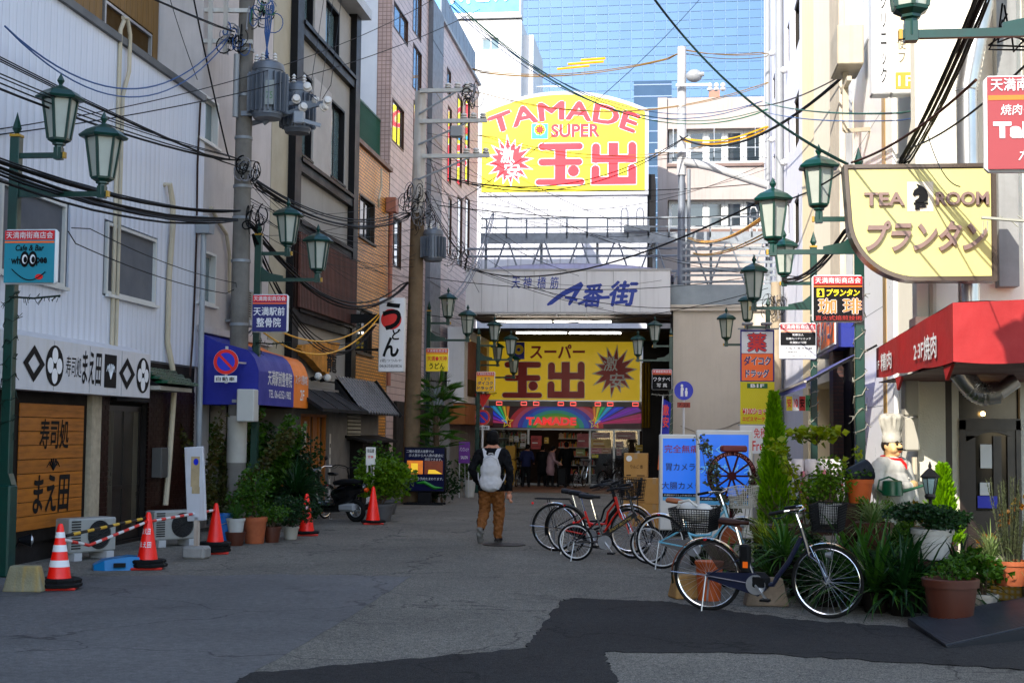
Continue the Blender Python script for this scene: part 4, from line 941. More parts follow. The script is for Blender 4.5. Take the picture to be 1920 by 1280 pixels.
# glass front with posters
zd = sz(806)
MAL2 = M('shop_alu', (.4, .4, .4), .4, metal=.6, var=.1)
for px in (905, 992, 1107, 1152, 1198):
    MB().box(sx(px) - .04, sx(px) + .04, -.05, .05, gsh, zd).build('mullion', MAL2, SH)
q = MB(); q.box(xl, xr, -.06, .06, zd, zd + .09); q.box(xl, xr, -.05, .05, gsh, gsh + .08); q.build('door_head', MAL2, SH)
MSG = M('shop_glass', (.02, .02, .02), .05, var=0, spec=.6, trans=.0)
for (a, c) in ((905, 992), (1107, 1152), (1152, 1198)):
    MB().box(sx(a) + .04, sx(c) - .04, .0, .01, gsh + .08, zd).build('pane', bpy.data.materials.get('clear_glass') or (lambda m: m)(M('clear_glass', (.9, .95, .95), .02, var=0, trans=1.0)), SH)
posters = [(997, 817, 1017, 842, (.45, .06, .05)), (1022, 820, 1030, 831, (.6, .4, .08)), (1111, 810, 1144, 820, (.45, .35, .33)), (1109, 822, 1146, 838, (.52, .38, .16)), (1109, 838, 1129, 849, (.55, .3, .3)), (1129, 838, 1147, 849, (.5, .35, .25)),
           (1155, 808, 1192, 822, (.42, .3, .28)), (1155, 826, 1170, 837, (.45, .38, .36)), (1157, 840, 1166, 852, (.5, .35, .33)), (1081, 841, 1098, 853, (.25, .3, .12)), (1193, 832, 1211, 843, (.55, .42, .02)),
           (956, 818, 964, 829, (.4, .35, .25)), (966, 818, 974, 829, (.5, .5, .5)), (978, 813, 988, 828, (.48, .46, .42)), (977, 831, 987, 838, (.5, .5, .48)), (1111, 851, 1123, 857, (.55, .5, .05)), (1083, 812, 1105, 838, (.3, .06, .06))]
for k, (x0, y0, x1, y1, c) in enumerate(posters):
    q = MB(); q.box(sx(x0), sx(x1), -.075, -.07, sz(y1), sz(y0)); po = q.build('poster', M('poster_%d' % k, c, .5, var=.35, vs=6), SH)
    for j in range(3):
        h_ = sz(y0) - sz(y1); w_ = sx(x1) - sx(x0); MB().box(sx(x0) + w_ * .12, sx(x0) + w_ * (.5 + .35 * rnd.random()), -.079, -.077, sz(y1) + h_ * (.15 + j * .27), sz(y1) + h_ * (.24 + j * .27)).build('poster_line', M('poster_ink_%d' % (j % 2), ((.25, .02, .02), (.6, .55, .5))[j % 2], .5, var=0), po)
# inside: shelves with goods, ceiling lights
b = MB(); b.box(xl, xr, .06, 6, gsh - .02, gsh + .004); b.box(xl, xr, 5.9, 6, gsh, 3); b.box(xl - .05, xl, .0, 6, gsh, 3); b.box(xr, xr + .05, .0, 6, gsh, 3); b.box(xl, xr, 0.06, 6, 2.4, 2.45); b.build('interior', M('shop_inside', (.08, .06, .05), .6, var=.2), SH)
for k in range(4):
    MB().box(sx(925) + k * 1.4, sx(925) + k * 1.4 + .9, 2.0 + .6 * (k % 2), 2.06 + .6 * (k % 2), 2.3, 2.36).build('ceiling_light', M('warm_tube', (1, .8, .6), .5, var=0, emit=3.0, ecol=(1, .7, .5)), SH)
for sh in range(5):
    q = MB(); q.box(sx(930), sx(988), 1.2, 1.5, gsh + .3 + sh * .38, gsh + .33 + sh * .38); q.box(sx(1030), sx(1105), 4.6, 5.0, gsh + .3 + sh * .38, gsh + .33 + sh * .38); q.build('shelf', MAL2, SH)
g = MB(); q = random.Random(3)
for sh in range(5):
    for k in range(26):
        x = sx(931) + k * .047 * 1.0; hgt = q.uniform(.12, .26)
        g.box(x, x + .04, 1.22, 1.4, gsh + .33 + sh * .38, gsh + .33 + sh * .38 + hgt, q.randrange(4))
    for k in range(30):
        x = sx(1031) + k * .051; hgt = q.uniform(.12, .26); g.box(x, x + .045, 4.62, 4.9, gsh + .33 + sh * .38, gsh + .33 + sh * .38 + hgt, q.randrange(4))
g.build('goods', [M('goods_a', (.5, .1, .06), .5, var=.2), M('goods_b', (.5, .45, .38), .5, var=.2), M('goods_c', (.45, .3, .05), .5, var=.2), M('goods_d', (.1, .16, .1), .5, var=.2)], SH, stuff=True)
q = MB(); q.bbox(sx(953), sx(973), -.9, -.4, gsh, gsh + 1.0, .02); q.bbox(sx(954), sx(972), -.88, -.42, gsh + 1.02, gsh + 1.55, .02); q.build('yellow_crate_stack', M('crate_yellow', (.5, .3, .01), .5, var=.15), SH)
# pachinko-like dark pier right of the shop, with gold strips
MB().box(xr + .06, sx(1262), -.3, 0, gsh, 5.6).build('dark_pier', M('dark_pier', (.02, .016, .016), .5, var=.2), SH)
for k in range(3):
    MB().cyl((sx(1206) + k * .12, -.33, sz(800)), (sx(1206) + k * .12, -.33, sz(680)), .05, n=8).build('gold_strip', M('dull_gold', (.3, .2, .02), .35, metal=.5, var=.2), SH)
# --- building with ribbon windows to the right behind the arcade
YJ = 70.0
r = RY(1233, 182, 1440, 520, YJ)
J = thing('ribbon_window_building', 'pale pinkish office building with ribbon windows behind the right arcade end', 'building', (r[0], YJ, 0), 0)
def jx(px): return PY(px, 350, YJ).x - r[0]
def jz(py): return PY(1330, py, YJ).z
WJ = 7.5; MJ = M('pink_white_render', (.42, .37, .345), .8, var=.08, vs=.6, streak=.2)
rows = [(jz(305), jz(241)), (jz(428), jz(374))]
b = MB(); facade(b, 0, WJ, 0, jz(183), [(jx(1252), WJ - .3, a, c) for a, c in rows], .8); shell(b, 0, WJ, 0, jz(183), 10); b.build('wall', MJ, J)
MB().box(0, .45, -.12, -.002, 0, jz(183)).build('corner_pier', MJ, J)
for a, c in rows:
    for k in range(6):
        x0 = jx(1254) + k * .92; window(J, x0, x0 + .9, a, c, M('white_window_frame'), MGLASS, 1, .45, fw=.09, sill=False, rec=.05)
    MB().box(0.46, WJ, -.1, -.002, a - .2, a - .06).build('ledge', M('ledge_brown', (.22, .16, .14), .7, var=.2), J)
for k in range(3):
    MB().cyl((jx(1262) + k * 2.0, -.1, jz(295)), (jx(1262) + k * 2.0, -.1, jz(240)), .02, n=5).build('rail_post', MALU, J)
MB().bar((.5, -.08, jz(278)), (WJ, -.08, jz(278)), .03).build('window_rail', MALU, J)
MB().box(jx(1330), jx(1350), .5, 1.5, jz(183), jz(183) + .5).build('roof_box', M('roof_box_red', (.4, .2, .15), .6, var=.1), J)
# --- white tower with blue sign
YK = 95.0
r = RY(836, 0, 1000, 500, YK)
K_ = thing('white_tower_block', 'tall white plain tower block with blue rooftop sign', 'building', (r[0], YK, 0), R(0))
def kx(px): return PY(px, 100, YK).x - r[0]
def kz(py): return PY(920, py, YK).z
wk = [(kx(903), kx(936), kz(94), kz(71)), (kx(980), kx(984), kz(100), kz(72))]
b = MB(); facade(b, -4, kx(977), 0, kz(38), [wk[0]], .3); shell(b, -4, kx(977), 0, kz(38), 9); b.build('wall', M('tower_white', (.62, .62, .63), .8, var=.06, streak=.2, scol=(.4, .39, .37)), K_)
window(K_, *wk[0], MALU, MGLASSB, 2, .1, sill=False)
b = MB(); b.box(kx(977), kx(997), 1.0, 8, 0, kz(60)); b.box(kx(997), kx(1050), 2, 8, 0, kz(163)); b.build('lower_wing', M('tower_white'), K_)
MB().box(-4.2, kx(978), -.2, .3, kz(36), kz(31)).build('roof_edge', MGREY, K_)
MB().box(-2, kx(976), -.1, 1.5, kz(30), kz(-30)).build('sign_case', MW, K_)
MB().box(-2, kx(973), -.13, -.101, kz(24), kz(-30)).build('sign_face', M('pale_blue_sign', (.15, .42, .72), .5, var=.04), K_)
text('川ビル', K_, kx(845), kx(962), kz(7), kz(-36), MWHT, y=-.2, bold=.05, depth=.05)
for k in range(12):
    q = MB(); x = kx(1004) + k * .18; q.cyl((x, 1.95, kz(163)), (x, 1.95, kz(152)), .02, n=4); q.build('baluster', MALU, K_)
MB().bar((kx(1000), 1.95, kz(151.5)), (kx(1048), 1.95, kz(151.5)), .06).build('handrail', MALU, K_)
# --- glass tower: every pane is a piece
YG = 160.0
GT = thing('glass_tower', 'wide blue mirror glass office tower filling the sky', 'building', (PY(800, 0, YG).x, YG, 0), R(-2))
MGL = M('blue_mirror_glass', (.11, .17, .245), .04, metal=.95, var=.03, vs=.03, rand=.045, raw=True)
x00 = PY(800, 0, YG).x; cw = 1.32; ch_ = .98
pm = MB(); pm.bbox(.03, cw - .03, -.05, 0, .03, ch_ - .03, .01); pmm = pm.mesh('pane', MGL)
q = random.Random(9); cand = []
zbase = 36.0
x_a, x_b = PY(985, 100, YG).x - x00, PY(1450, 100, YG).x - x00
nrow = 15; c0 = int(x_a / cw) - 1; c1 = int(x_b / cw) + 1
zb_t = PY(1200, 205, YG).z; zt_t = PY(1200, -25, YG).z
cnt = 0
for j in range(int((zt_t - zb_t) / ch_) + 1):
    for i in range(c0, c1):
        o = piece(pmm, 'pane', GT, (i * cw, 0, zb_t + j * ch_), rot=(q.uniform(-.006, .006), 0, q.uniform(-.006, .006))); cnt += 1
MB().box(-6, 60, .01, 30, 0, zt_t + 12).build('tower_body', M('mullion_blue', (.12, .21, .36), .4, metal=.3, var=.05, raw=True), GT)
pf = MB()
for j in range(-30, 0):
    for i in range(-4, 44): pf.box(i * cw + .03, (i + 1) * cw - .03, -.05, 0, zb_t + j * ch_ + .03, zb_t + (j + 1) * ch_ - .03)
for j in range(0, int((zt_t - zb_t) / ch_) + 12):
    for i in list(range(-4, c0)) + list(range(c1, 44)) + (list(range(c0, c1)) if j > int((zt_t - zb_t) / ch_) else []): pf.box(i * cw + .03, (i + 1) * cw - .03, -.05, 0, zb_t + j * ch_ + .03, zb_t + (j + 1) * ch_ - .03)
pf.build('panes', MGL, GT, stuff=True)
# darker lower glass block reflected in front of it
r = RY(1188, 152, 1262, 420, 120.0)
LB = thing('dark_glass_building', 'darker blue glass building with rounded roof behind the steel pole', 'building', (r[0], 120, 0), 0)
MB().box(0, 3.2, 0, 8, 0, PY(1200, 152, 120).z).build('body', M('dark_blue_glass', (.045, .075, .115), .1, metal=.8, var=.2, vs=.3, raw=True), LB)
q = MB()
for k in range(40): q.box(-.02, 3.22, -.05, -.0, PY(1200, 152, 120).z - .4 - k * 1.0, PY(1200, 152, 120).z - .3 - k * 1.0)
q.build('spandrel_bands', M('pale_band', (.22, .28, .4), .4, var=.05), LB, stuff=True)
# ================================================================== RIGHT SIDE (fronts face -X: local x runs towards the camera)
# --- blank beige wall beside the arcade mouth
r = RY(1262, 548, 1450, 900, 47.4)
BW = thing('beige_wall_building', 'low blank beige rendered building with cornice right of the arcade mouth', 'building', (r[0], 47.4, 0), 0)
zt = PY(1340, 583, 47.4).z
MB().box(0, 3.4, 0, 6, gz(47), zt).build('wall', M('beige_render', (.58, .53, .46), .85, var=.08, vs=.8, bump=.2, bs=50, streak=.08), BW)
b = MB(); b.box(-.12, 3.45, -.12, 6, zt, zt + .12); b.box(-.16, 3.45, -.16, 6, zt + .12, zt + .2); b.build('cornice', M('cornice_beige', (.60, .55, .48), .8, var=.08), BW)
MB().box(-.1, 3.3, .2, 4, zt + .2, zt + .9).build('metal_hood', M('grey_blue_hood', (.28, .31, .33), .5, metal=.3, var=.15), BW)
MB().tube([(.25, -.02, 2.0), (.9, -.03, 1.75), (1.7, -.03, 1.95), (2.3, -.03, 2.2), (3.3, -.03, 2.1)], .012, 5).build('wall_cable', M('cable_pale', (.3, .28, .25), .6, var=0), BW)
for k in range(7):
    MB().box(.3, 3.4, .6, .66, zt + 1.0 + k * .22, zt + 1.08 + k * .22).build('louvre', MSTEEL, BW)
# --- grey white building
XR = 3.3
N1 = thing('grey_white_building', 'tall pale grey building with narrow dark windows and grey downpipes', 'building', (XR, 55, 0), R(-90))
def un(x0, y0, x1, y1, Y1=55.0, X=XR): r = RX(x0, y0, x1, y1, X); return (Y1 - r[1], Y1 - r[0], r[2], r[3])
ops = [un(1432, 215, 1436, 300), un(1441, 165, 1444, 235), un(1449, 142, 1453, 190), un(1433, 340, 1437, 400), un(1442, 300, 1444.5, 380), un(1450, 290, 1453, 345), un(1476, 45, 1480, 120), un(1476, 225, 1480, 290), un(1489, 180, 1498, 275), un(1489, 0, 1499, 90), un(1489, 370, 1498, 460), un(1476, 380, 1480, 440)]
b = MB(); facade(b, 0, 16.7, gz(50), 24, ops, .2); shell(b, 0, 16.7, gz(50), 24, 9); b.build('wall', M('grey_white_render', (.74, .74, .79), .75, var=.05, streak=.08), N1)
for q in ops: window(N1, *q, M('dark_frame', (.05, .045, .04), .4, var=.1), MGLASS, 1, .05, sill=False, rec=.06)
for px in (1470, 1447):
    u_ = 55 - PX(px, 300, XR).y
    MB().cyl((u_, -.14, 0), (u_, -.14, 20 if px == 1470 else 22), .12 if px == 1470 else .09, n=10).build('downpipe', MGREY, N1, True)
for (px, py) in ((1453, 100), (1453, 262), (1476, 132), (1476, 305)):
    p = PX(px, py, XR); MB().ball((55 - p.y, -.1, p.z), .14, 8, 6, (1, .8, .8)).build('vent_cowl', MW, N1, True)
b = MB()
for k in range(3): b.tube([(0.2, -.5, 19.6 + k * .35), (4, -.5, 19.6 + k * .35), (4, 0, 19.6 + k * .35)], .03, 5)
b.build('balcony_rail', MBLK, N1)
# --- cream building
N2 = thing('cream_building', 'tall cream coloured building with rough stucco pier and brown window strip', 'building', (XR, 38.28, 0), R(-90))
ya_, yb_ = 38.28 - PX(1565, 200, XR).y, 38.28 - PX(1583, 200, XR).y
b = MB(); facade(b, 0, ya_ - .02, gz(35), 20, [(1.4, 8.3, gz(33), 2.9)], 2.2); shell(b, 0, 11.0, gz(35), 20, 9); b.build('wall', M('cream_render', (.85, .74, .54), .75, var=.05), N2)
MB().box(ya_ - .02, yb_, -.1, .3, gz(30), 20).build('stucco_pier', M('rough_stucco', (.62, .56, .47), .9, var=.15, bump=1.0, bs=25), N2)
MB().box(yb_, 11.2, .12, .3, 3.2, 20).build('brown_window_strip', M('brown_glass', (.06, .035, .03), .15, var=.2), N2)
MB().box(yb_ + .1, yb_ + .18, .0, .12, 3.2, 20).build('window_mullion', MALU, N2)
MB().box(ya_ - 4.2, ya_ - .1, -.04, -.002, 2.9, 20).build('smooth_pier', M('pale_cream', (.87, .80, .68), .7, var=.04), N2)
p = PX(1590, 100, XR - .3)
b = MB(); b.bbox(38.28 - p.y - .5, 38.28 - p.y + .6, -.55, -.1, p.z - .35, p.z + .35, .02); b.bar((38.28 - p.y, -.35, p.z - 1.4), (38.28 - p.y, -.35, p.z - .35), .1); b.bar((38.28 - p.y - .4, -.35, p.z - .6), (38.28 - p.y + .6, -.35, p.z - .6), .08); b.bar((38.28 - p.y, -.35, p.z - 1.4), (38.28 - p.y + .6, 0, p.z - 1.5), .07); b.build('service_mast', MBEIGE, N2)
MB().box(1.45, 8.3, 1.9, 2.0, gz(33), 2.9).build('shop_dark', MDARK, N2)
# drug store under it: blue fascia, purple awning, dark brick pier
DS = thing('drug_store_front', 'drug store front with blue fascia sign and dark brick pier behind the coffee sign', 'shopfront', (3.0, 31.6, 0), R(-90))
MB().box(0, 4.4, .0, .33, 3.38, 4.25).build('fascia', M('fascia_blue', (.02, .035, .22), .4, var=.1), DS); MB().box(.1, 4.0, -.02, -.001, 3.46, 4.18).build('fascia_face', MWHT, DS)
text('薬', DS, .25, 1.2, 3.55, 4.1, MRED, y=-.026, bold=.03); MB().box(1.4, 3.9, -.026, -.021, 3.5, 4.14).build('orange_block', MORG, DS); text('ダイコク', DS, 1.5, 3.8, 3.58, 4.06, MNAVY, y=-.032, bold=.03, rim=(MWHT, .03))
MB().box(2.6, 3.3, .02, .32, gz(30), 3.37).build('brick_pier', brick_mat('dark_brick', (.09, .035, .025), (.06, .025, .02), (.03, .02, .02), .22, .075, .01), DS); MB().box(3.3, 4.4, .22, .27, gz(29), 3.37).build('dark_interior', MDARK, DS)
AW = thing('shop_awning', 'purple blue slanting fabric awning above the drug store crates', 'awning', (2.8, 30.1, 0), R(-90))
b = MB(); b.add([(0, -.7, 2.6), (6.3, -.7, 2.6), (6.3, .2, 3.1), (0, .2, 3.1)], [(0, 1, 2, 3)]); b.add([(0, -.7, 2.6), (6.3, -.7, 2.6), (6.3, -.7, 2.5), (0, -.7, 2.5)], [(0, 3, 2, 1)]); b.build('canvas', leaf_mat('periwinkle_canvas', (.26, .27, .52), (.26, .27, .52), .7, .6), AW)
MB().bar((0, -.71, 2.6), (6.3, -.71, 2.6), .04).build('front_tube', M('awning_tube', (.4, .38, .36), .5, var=.1), AW); MB().bar((6.28, -.7, 2.58), (6.28, .45, 3.2), .035).build('end_arm', MBLK, AW); MB().bar((.02, -.7, 2.58), (.02, .45, 3.2), .035).build('end_arm', MBLK, AW)
PS = thing('price_pennants', 'row of small coloured price cards hanging below the purple awning', 'price cards', (2.05, 27.4, 2.18), 0); PS.scale = (.6, 1, .8)
q = random.Random(5)
for k, c in enumerate(((.6, .5, .05), (.55, .55, .55), (.6, .08, .06), (.1, .35, .15), (.65, .3, .05))):
    b = MB(); b.box(k * .2, k * .2 + .19, -.006, 0, 0, .34 + .03 * (k % 2)); po = b.build('price_card', M('card_%d' % k, c, .5, var=.15), PS)
    text('10' if k % 2 else '安', PS, k * .2 + .03, k * .2 + .16, .08, .28, MRED if k in (0, 1) else MINK, y=-.01, bold=.03)
# --- white marble clinic building with gold line and grey tile strip
N3 = thing('white_marble_building', 'white marble fronted clinic building with thin gold line', 'building', (XR, 27.2, 0), R(-90))
def u3(px): return 27.2 - PX(px, 400, XR).y
MMB = M('white_marble', (.84, .84, .84), .3, var=.06, vs=1.2)
MB().box(0, u3(1655), 0, 8, 0, 22).build('marble_wall', MMB, N3)
MB().box(u3(1655), u3(1661), -.01, .3, 0, 22).build('gold_line', M('brass_line', (.42, .29, .12), .35, metal=.5, var=.1), N3)
MB().box(u3(1661), u3(1674), 0, 4, 0, 22).build('marble_pier', MMB, N3)
MB().box(u3(1674), u3(1712), .12, 4, 0, 22).build('grey_tile_strip', brick_mat('grey_tile', (.16, .16, .18), (.14, .14, .16), (.30, .30, .32), .24, .08, .01), N3)
for k in range(8):
    MB().box(-.0, u3(1655) - .01, -.002, -.0005, 2.2 + k * 1.6, 2.212 + k * 1.6).build('marble_joint', MGREY, N3)
MB().box(u3(1668) - .09, u3(1668) + .09, -.03, -.001, 1.15, 1.42).build('intercom', MGREY, N3)
MB().box(u3(1664) - .16, u3(1664) + .14, -.02, -.001, 1.6, 1.9).build('brass_plate', M('brass_plate', (.35, .25, .12), .35, metal=.4, var=.1), N3)
# hanging clinic sign (two boxes side by side)
for (x0, x1, y1, body, lbl, bc) in ((1634, 1671, 176, '科クリニック', 'tall white vertical clinic sign with black lettering below the top edge', MWHT), (1671, 1720, 175, '使フ', 'cream and gold floor sign right of the white vertical clinic sign', M('cream_print', (.7, .64, .5), .5, var=.03))):
    r = RY(x0, -160, x1, y1, 20.5)
    t = thing('clinic_sign', lbl, 'sign', (r[0], 20.5, r[2]), 0)
    w_, h_ = r[1] - r[0], r[3] - r[2]
    MB().bbox(0, w_, 0, .3, 0, h_, .02).build('case', MW, t, True); MB().box(.05, w_ - .02, -.004, .001, .06, h_ - .02).build('face', bc, t)
    if x0 == 1634: text(body, t, w_ * .42, w_ * .78, h_ * .06, h_ * .66, MINK, y=-.008, vert=True, bold=.012)
    else:
        text(body, t, w_ * .22, w_ * .55, h_ * .17, h_ * .31, M('ink_grey', (.1, .09, .08), .6, var=0), y=-.008, vert=True)
        MB().box(.05, w_ - .02, -.008, -.005, .06, .30).build('gold_block', M('gold_print', (.50, .33, .08), .5, var=.03), t); text('1F', t, w_ * .25, w_ * .8, .1, .25, MWHT, y=-.012)
    MB().bar((w_ * .5, .31, h_ * .5), (w_ * .5 + .8, 1.2, h_ * .5), .06).build('bracket', MSTEEL, t)
# --- tea room building with porch
YF = 18.6
N4 = thing('tea_room_building', 'cream stucco tea room building with dark wooden porch door', 'building', (3.04, YF, 0), 0)
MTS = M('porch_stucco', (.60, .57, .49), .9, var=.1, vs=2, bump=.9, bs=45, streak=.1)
def nx(px): return PY(px, 700, YF).x - 3.04
def nz(py, yy=YF): return PY(1800, py, yy).z
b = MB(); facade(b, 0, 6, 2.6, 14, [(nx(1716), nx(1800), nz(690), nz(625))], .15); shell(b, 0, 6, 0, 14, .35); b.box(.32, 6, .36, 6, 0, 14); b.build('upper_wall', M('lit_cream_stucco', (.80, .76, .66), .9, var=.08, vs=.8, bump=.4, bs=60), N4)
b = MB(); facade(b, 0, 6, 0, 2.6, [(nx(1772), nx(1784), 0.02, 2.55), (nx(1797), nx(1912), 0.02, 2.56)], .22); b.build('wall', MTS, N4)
window(N4, nx(1716), nx(1800), nz(690), nz(625), MBLK, MGLASS, 2, .02, sill=False)
MB().box(-.1, nx(1800), -.5, -.002, nz(622), nz(600)).build('ledge', MTS, N4)
MDW = M('porch_dark_wood', (.028, .016, .012), .35, var=.25, vs=5)
MB().box(nx(1772), nx(1784), .0, .2, .02, 2.55).build('dark_post', MDW, N4)
xa, xb = nx(1797), nx(1912); zt2 = nz(787)
b = MB(); b.box(xa, xa + .08, -.03, .12, .02, zt2); b.box(xb - .06, xb, -.03, .12, .02, zt2); b.box(xa, xb, -.03, .12, zt2 - .12, zt2 + .02)
b.box(xa + .08, xb - .06, .02, .08, .02, .78)
# door leaf with arched glass
P = [(xa + .08, zt2 - .12), (xa + .08, zt2 - .28)] + [(xa + .08 + (xb - xa - .14) * k / 10, zt2 - .28 + .13 * math.sin(math.pi * (k / 10) * .9)) for k in range(1, 10)] + [(xb - .06, zt2 - .2), (xb - .06, zt2 - .12)]
b.prism(P, .0, .06); b.box(xa + .08, xa + .2, .0, .06, .78, zt2 - .2); b.box(xa + .42, xa + .52, -.0, .06, .78, zt2 - .2); b.box(xb - .16, xb - .06, .0, .06, .78, zt2 - .2)
dr = b.build('door', MDW, N4)
MB().box(xa + .08, xb - .06, .05, .06, .75, zt2 - .15).build('pane', M('door_glass', (.03, .03, .028), .1, var=.5, vs=6, spec=.25), dr)
MB().box(xa + .26, xa + .4, -.002, .004, 1.32, 1.62).build('notice', MPAPER, dr); MB().box(xa + .25, xa + .37, -.002, .004, .98, 1.14).build('notice', MPAPER, dr); MB().box(xa + .22, xa + .46, -.002, .004, .82, .97).build('blue_notice', MBLU, dr)
MB().ball((xa + .3, .02, nz(775)), .03, 8, 6).build('warm_lamp', M('warm_lamp', (1, .7, .3), .4, var=0, emit=6, ecol=(1, .6, .2)), N4)
MB().box(xa, xb + .3, .1, .16, zt2 + .02, 2.56).build('transom', M('transom_dark', (.02, .018, .018), .2, var=.2), N4)
# near pier on the right edge and its tiled foot
MB().box(.42, 1.6, -4.6, -3.9, .35, 14).build('porch_pier', MTS, N4)
MB().bbox(.36, 1.66, -4.66, -3.84, 0, .35, .01).build('tiled_foot', brick_mat('foot_tile', (.05, .055, .06), (.045, .05, .055), (.14, .14, .14), .2, .11, .008, rough=.3, offs=0), N4)
for (px, y0, y1) in ((1709, 706, 780), (1709, 783, 845)):
    p0 = PX(px, (y0 + y1) / 2, 3.02); MB().bbox(-.19, -.01, -.05 - .16, .12, PX(px, y1, 2.95).z, PX(px, y0, 2.95).z, .02).build('meter_box', M('meter_beige', (.42, .40, .35), .5, var=.08), N4)
MB().cyl((-.06, -.1, .1), (-.06, -.1, 1.45), .035, n=8).build('conduit', MBEIGE, N4, True); MB().cyl((.18, -.08, 3.0), (.18, -.08, 3.9), .05, n=8).build('conduit', MBEIGE, N4, True)
# flexible metal duct under the awning, and tall duct above
def corr(pts, r, rings=60):
    P = []; n = len(pts) - 1
    for k in range(rings + 1):
        t = k / rings * n; i = min(n - 1, int(t)); f = t - i; P.append(Vector(pts[i]).lerp(Vector(pts[i + 1]), f))
    return P, [r * (1.0 + .06 * (k % 2)) for k in range(rings + 1)]
def bez(p0, p1, p2, n=10): return [tuple(Vector(p0) * (1 - t) ** 2 + Vector(p1) * 2 * t * (1 - t) + Vector(p2) * t * t) for t in [k / n for k in range(n + 1)]]
b = MB(); a_ = PY(1800, 697, 16.6); c_ = PY(1850, 738, 16.6); d_ = PY(1905, 712, 16.6)
loc = lambda v: (v.x - 3.04, v.y - YF, v.z)
P, rr = corr(bez(loc(a_), (loc(c_)[0] - .12, loc(c_)[1], loc(c_)[2] - .04), loc(c_), 8), .125, 34); b.tube(P, rr, 12); b.cyl(loc(c_), loc(PY(1872, 735, 16.6)), .13, n=14); b.cyl(loc(PY(1872, 735, 16.6)), loc(d_), .09, n=12); b.build('flexible_duct', M('duct_metal', (.5, .5, .5), .3, metal=.9, var=.15), N4, True, 60)
b = MB(); p0, p1, p2, p3 = loc(PY(1815, 420, 17.9)), loc(PY(1812, 170, 17.9)), loc(PY(1820, 120, 17.9)), loc(PY(1842, 10, 17.9))
b.cyl(loc(PY(1818, 620, 17.9)), p1, .13, n=14); P, rr = corr([p1] + bez(p1, p2, p3, 8) + [loc(PY(1850, -80, 17.9))], .13, 44); b.tube(P, rr, 12); b.build('tall_duct', M('duct_metal'), N4, True, 60)
MB().box(nx(1868), nx(1905), -.25, -.01, 3.6, 9).build('grey_pipe_chase', M('chase_grey', (.30, .30, .29), .7, var=.2, streak=.3), N4)
# red awning of the meat restaurant
r1 = PX(1643, 680, 2.6).y; r2 = PX(1787, 640, 2.6).y
RA = thing('red_awning', 'large red canvas awning over the porch with white lettering', 'awning', (2.6, r2, 0), 0)
DA = r1 - r2; WAw = 2.2; z0, z1 = 2.42, 2.98
MRC = M('red_canvas', (.33, .012, .012), .65, var=.2, vs=1.5, bump=.7, bs=5)
b = MB(); q = random.Random(12)
def sheet(p00, p10, p11, p01, n, m, amp, sag=0.0):
    P = [Vector(p) for p in (p00, p10, p11, p01)]; nn = (P[1] - P[0]).cross(P[3] - P[0]).normalized(); V = []
    for j in range(m + 1):
        for i in range(n + 1):
            u, v = i / n, j / m; p = P[0].lerp(P[1], u).lerp(P[3].lerp(P[2], u), v); e = 0 if i in (0, n) else 1; V.append(p + nn * e * (amp * math.sin(u * 17 + v * 2.3) * .5 + q.uniform(-amp, amp) * .5 * (0 < j < m)) - Vector((0, 0, sag * e * (1 - v) * abs(math.sin(u * 9.4)))))
    b.add(V, [(j * (n + 1) + i, j * (n + 1) + i + 1, (j + 1) * (n + 1) + i + 1, (j + 1) * (n + 1) + i) for j in range(m) for i in range(n)])
c = [(0, 0, z0), (WAw, 0, z0), (WAw, 0, z1 + .1), (0, 0, z1), (0, DA, z0 + .06), (WAw, DA, z0 + .06), (WAw, DA, z1 + .06), (0, DA, z1 - .12)]
sheet(c[0], c[1], c[2], c[3], 18, 4, .012, .02); sheet(c[4], c[0], c[3], c[7], 30, 4, .010, .02); sheet(c[3], c[2], c[6], c[7], 14, 24, .02); b.add([c[1], c[5], c[6], c[2]], [(0, 1, 2, 3)])
b.build('canvas', MRC, RA, True, 50)
MB().box(.03, WAw, .03, DA, z0 - .012, z0 + .0).build('inner_frame', M('dark_red_frame', (.10, .005, .005), .6, var=.2), RA)
for (yy, s_) in ((.15, 1), (DA * .62, 1)):
    MB().prismx([(yy, z0 - .0), (yy + .5, z0 - .0), (yy + .35, z0 - .16)], .02, .05).build('canvas_flap', MRC, RA)
LS = bpy.data.objects.new('side_lettering', None); COL.objects.link(LS); LS.parent = RA; LS.location = (-.018, DA, 0); LS.rotation_euler = (0, 0, R(-90))
def ul(px): return r1 - PX(px, 670, 2.595).y
def zl(px, py): return PX(px, py, 2.595).z
text('1F', LS, ul(1646), ul(1651), zl(1650, 692), zl(1650, 676), MWHT, bold=.02); text('精肉', LS, ul(1654), ul(1674), zl(1664, 693), zl(1664, 660), MWHT, bold=.03)
text('2·3F', LS, ul(1716), ul(1734), zl(1725, 672), zl(1725, 644), MWHT, bold=.02); text('焼肉', LS, ul(1735), ul(1759), zl(1747, 673), zl(1747, 627), MWHT, bold=.03)
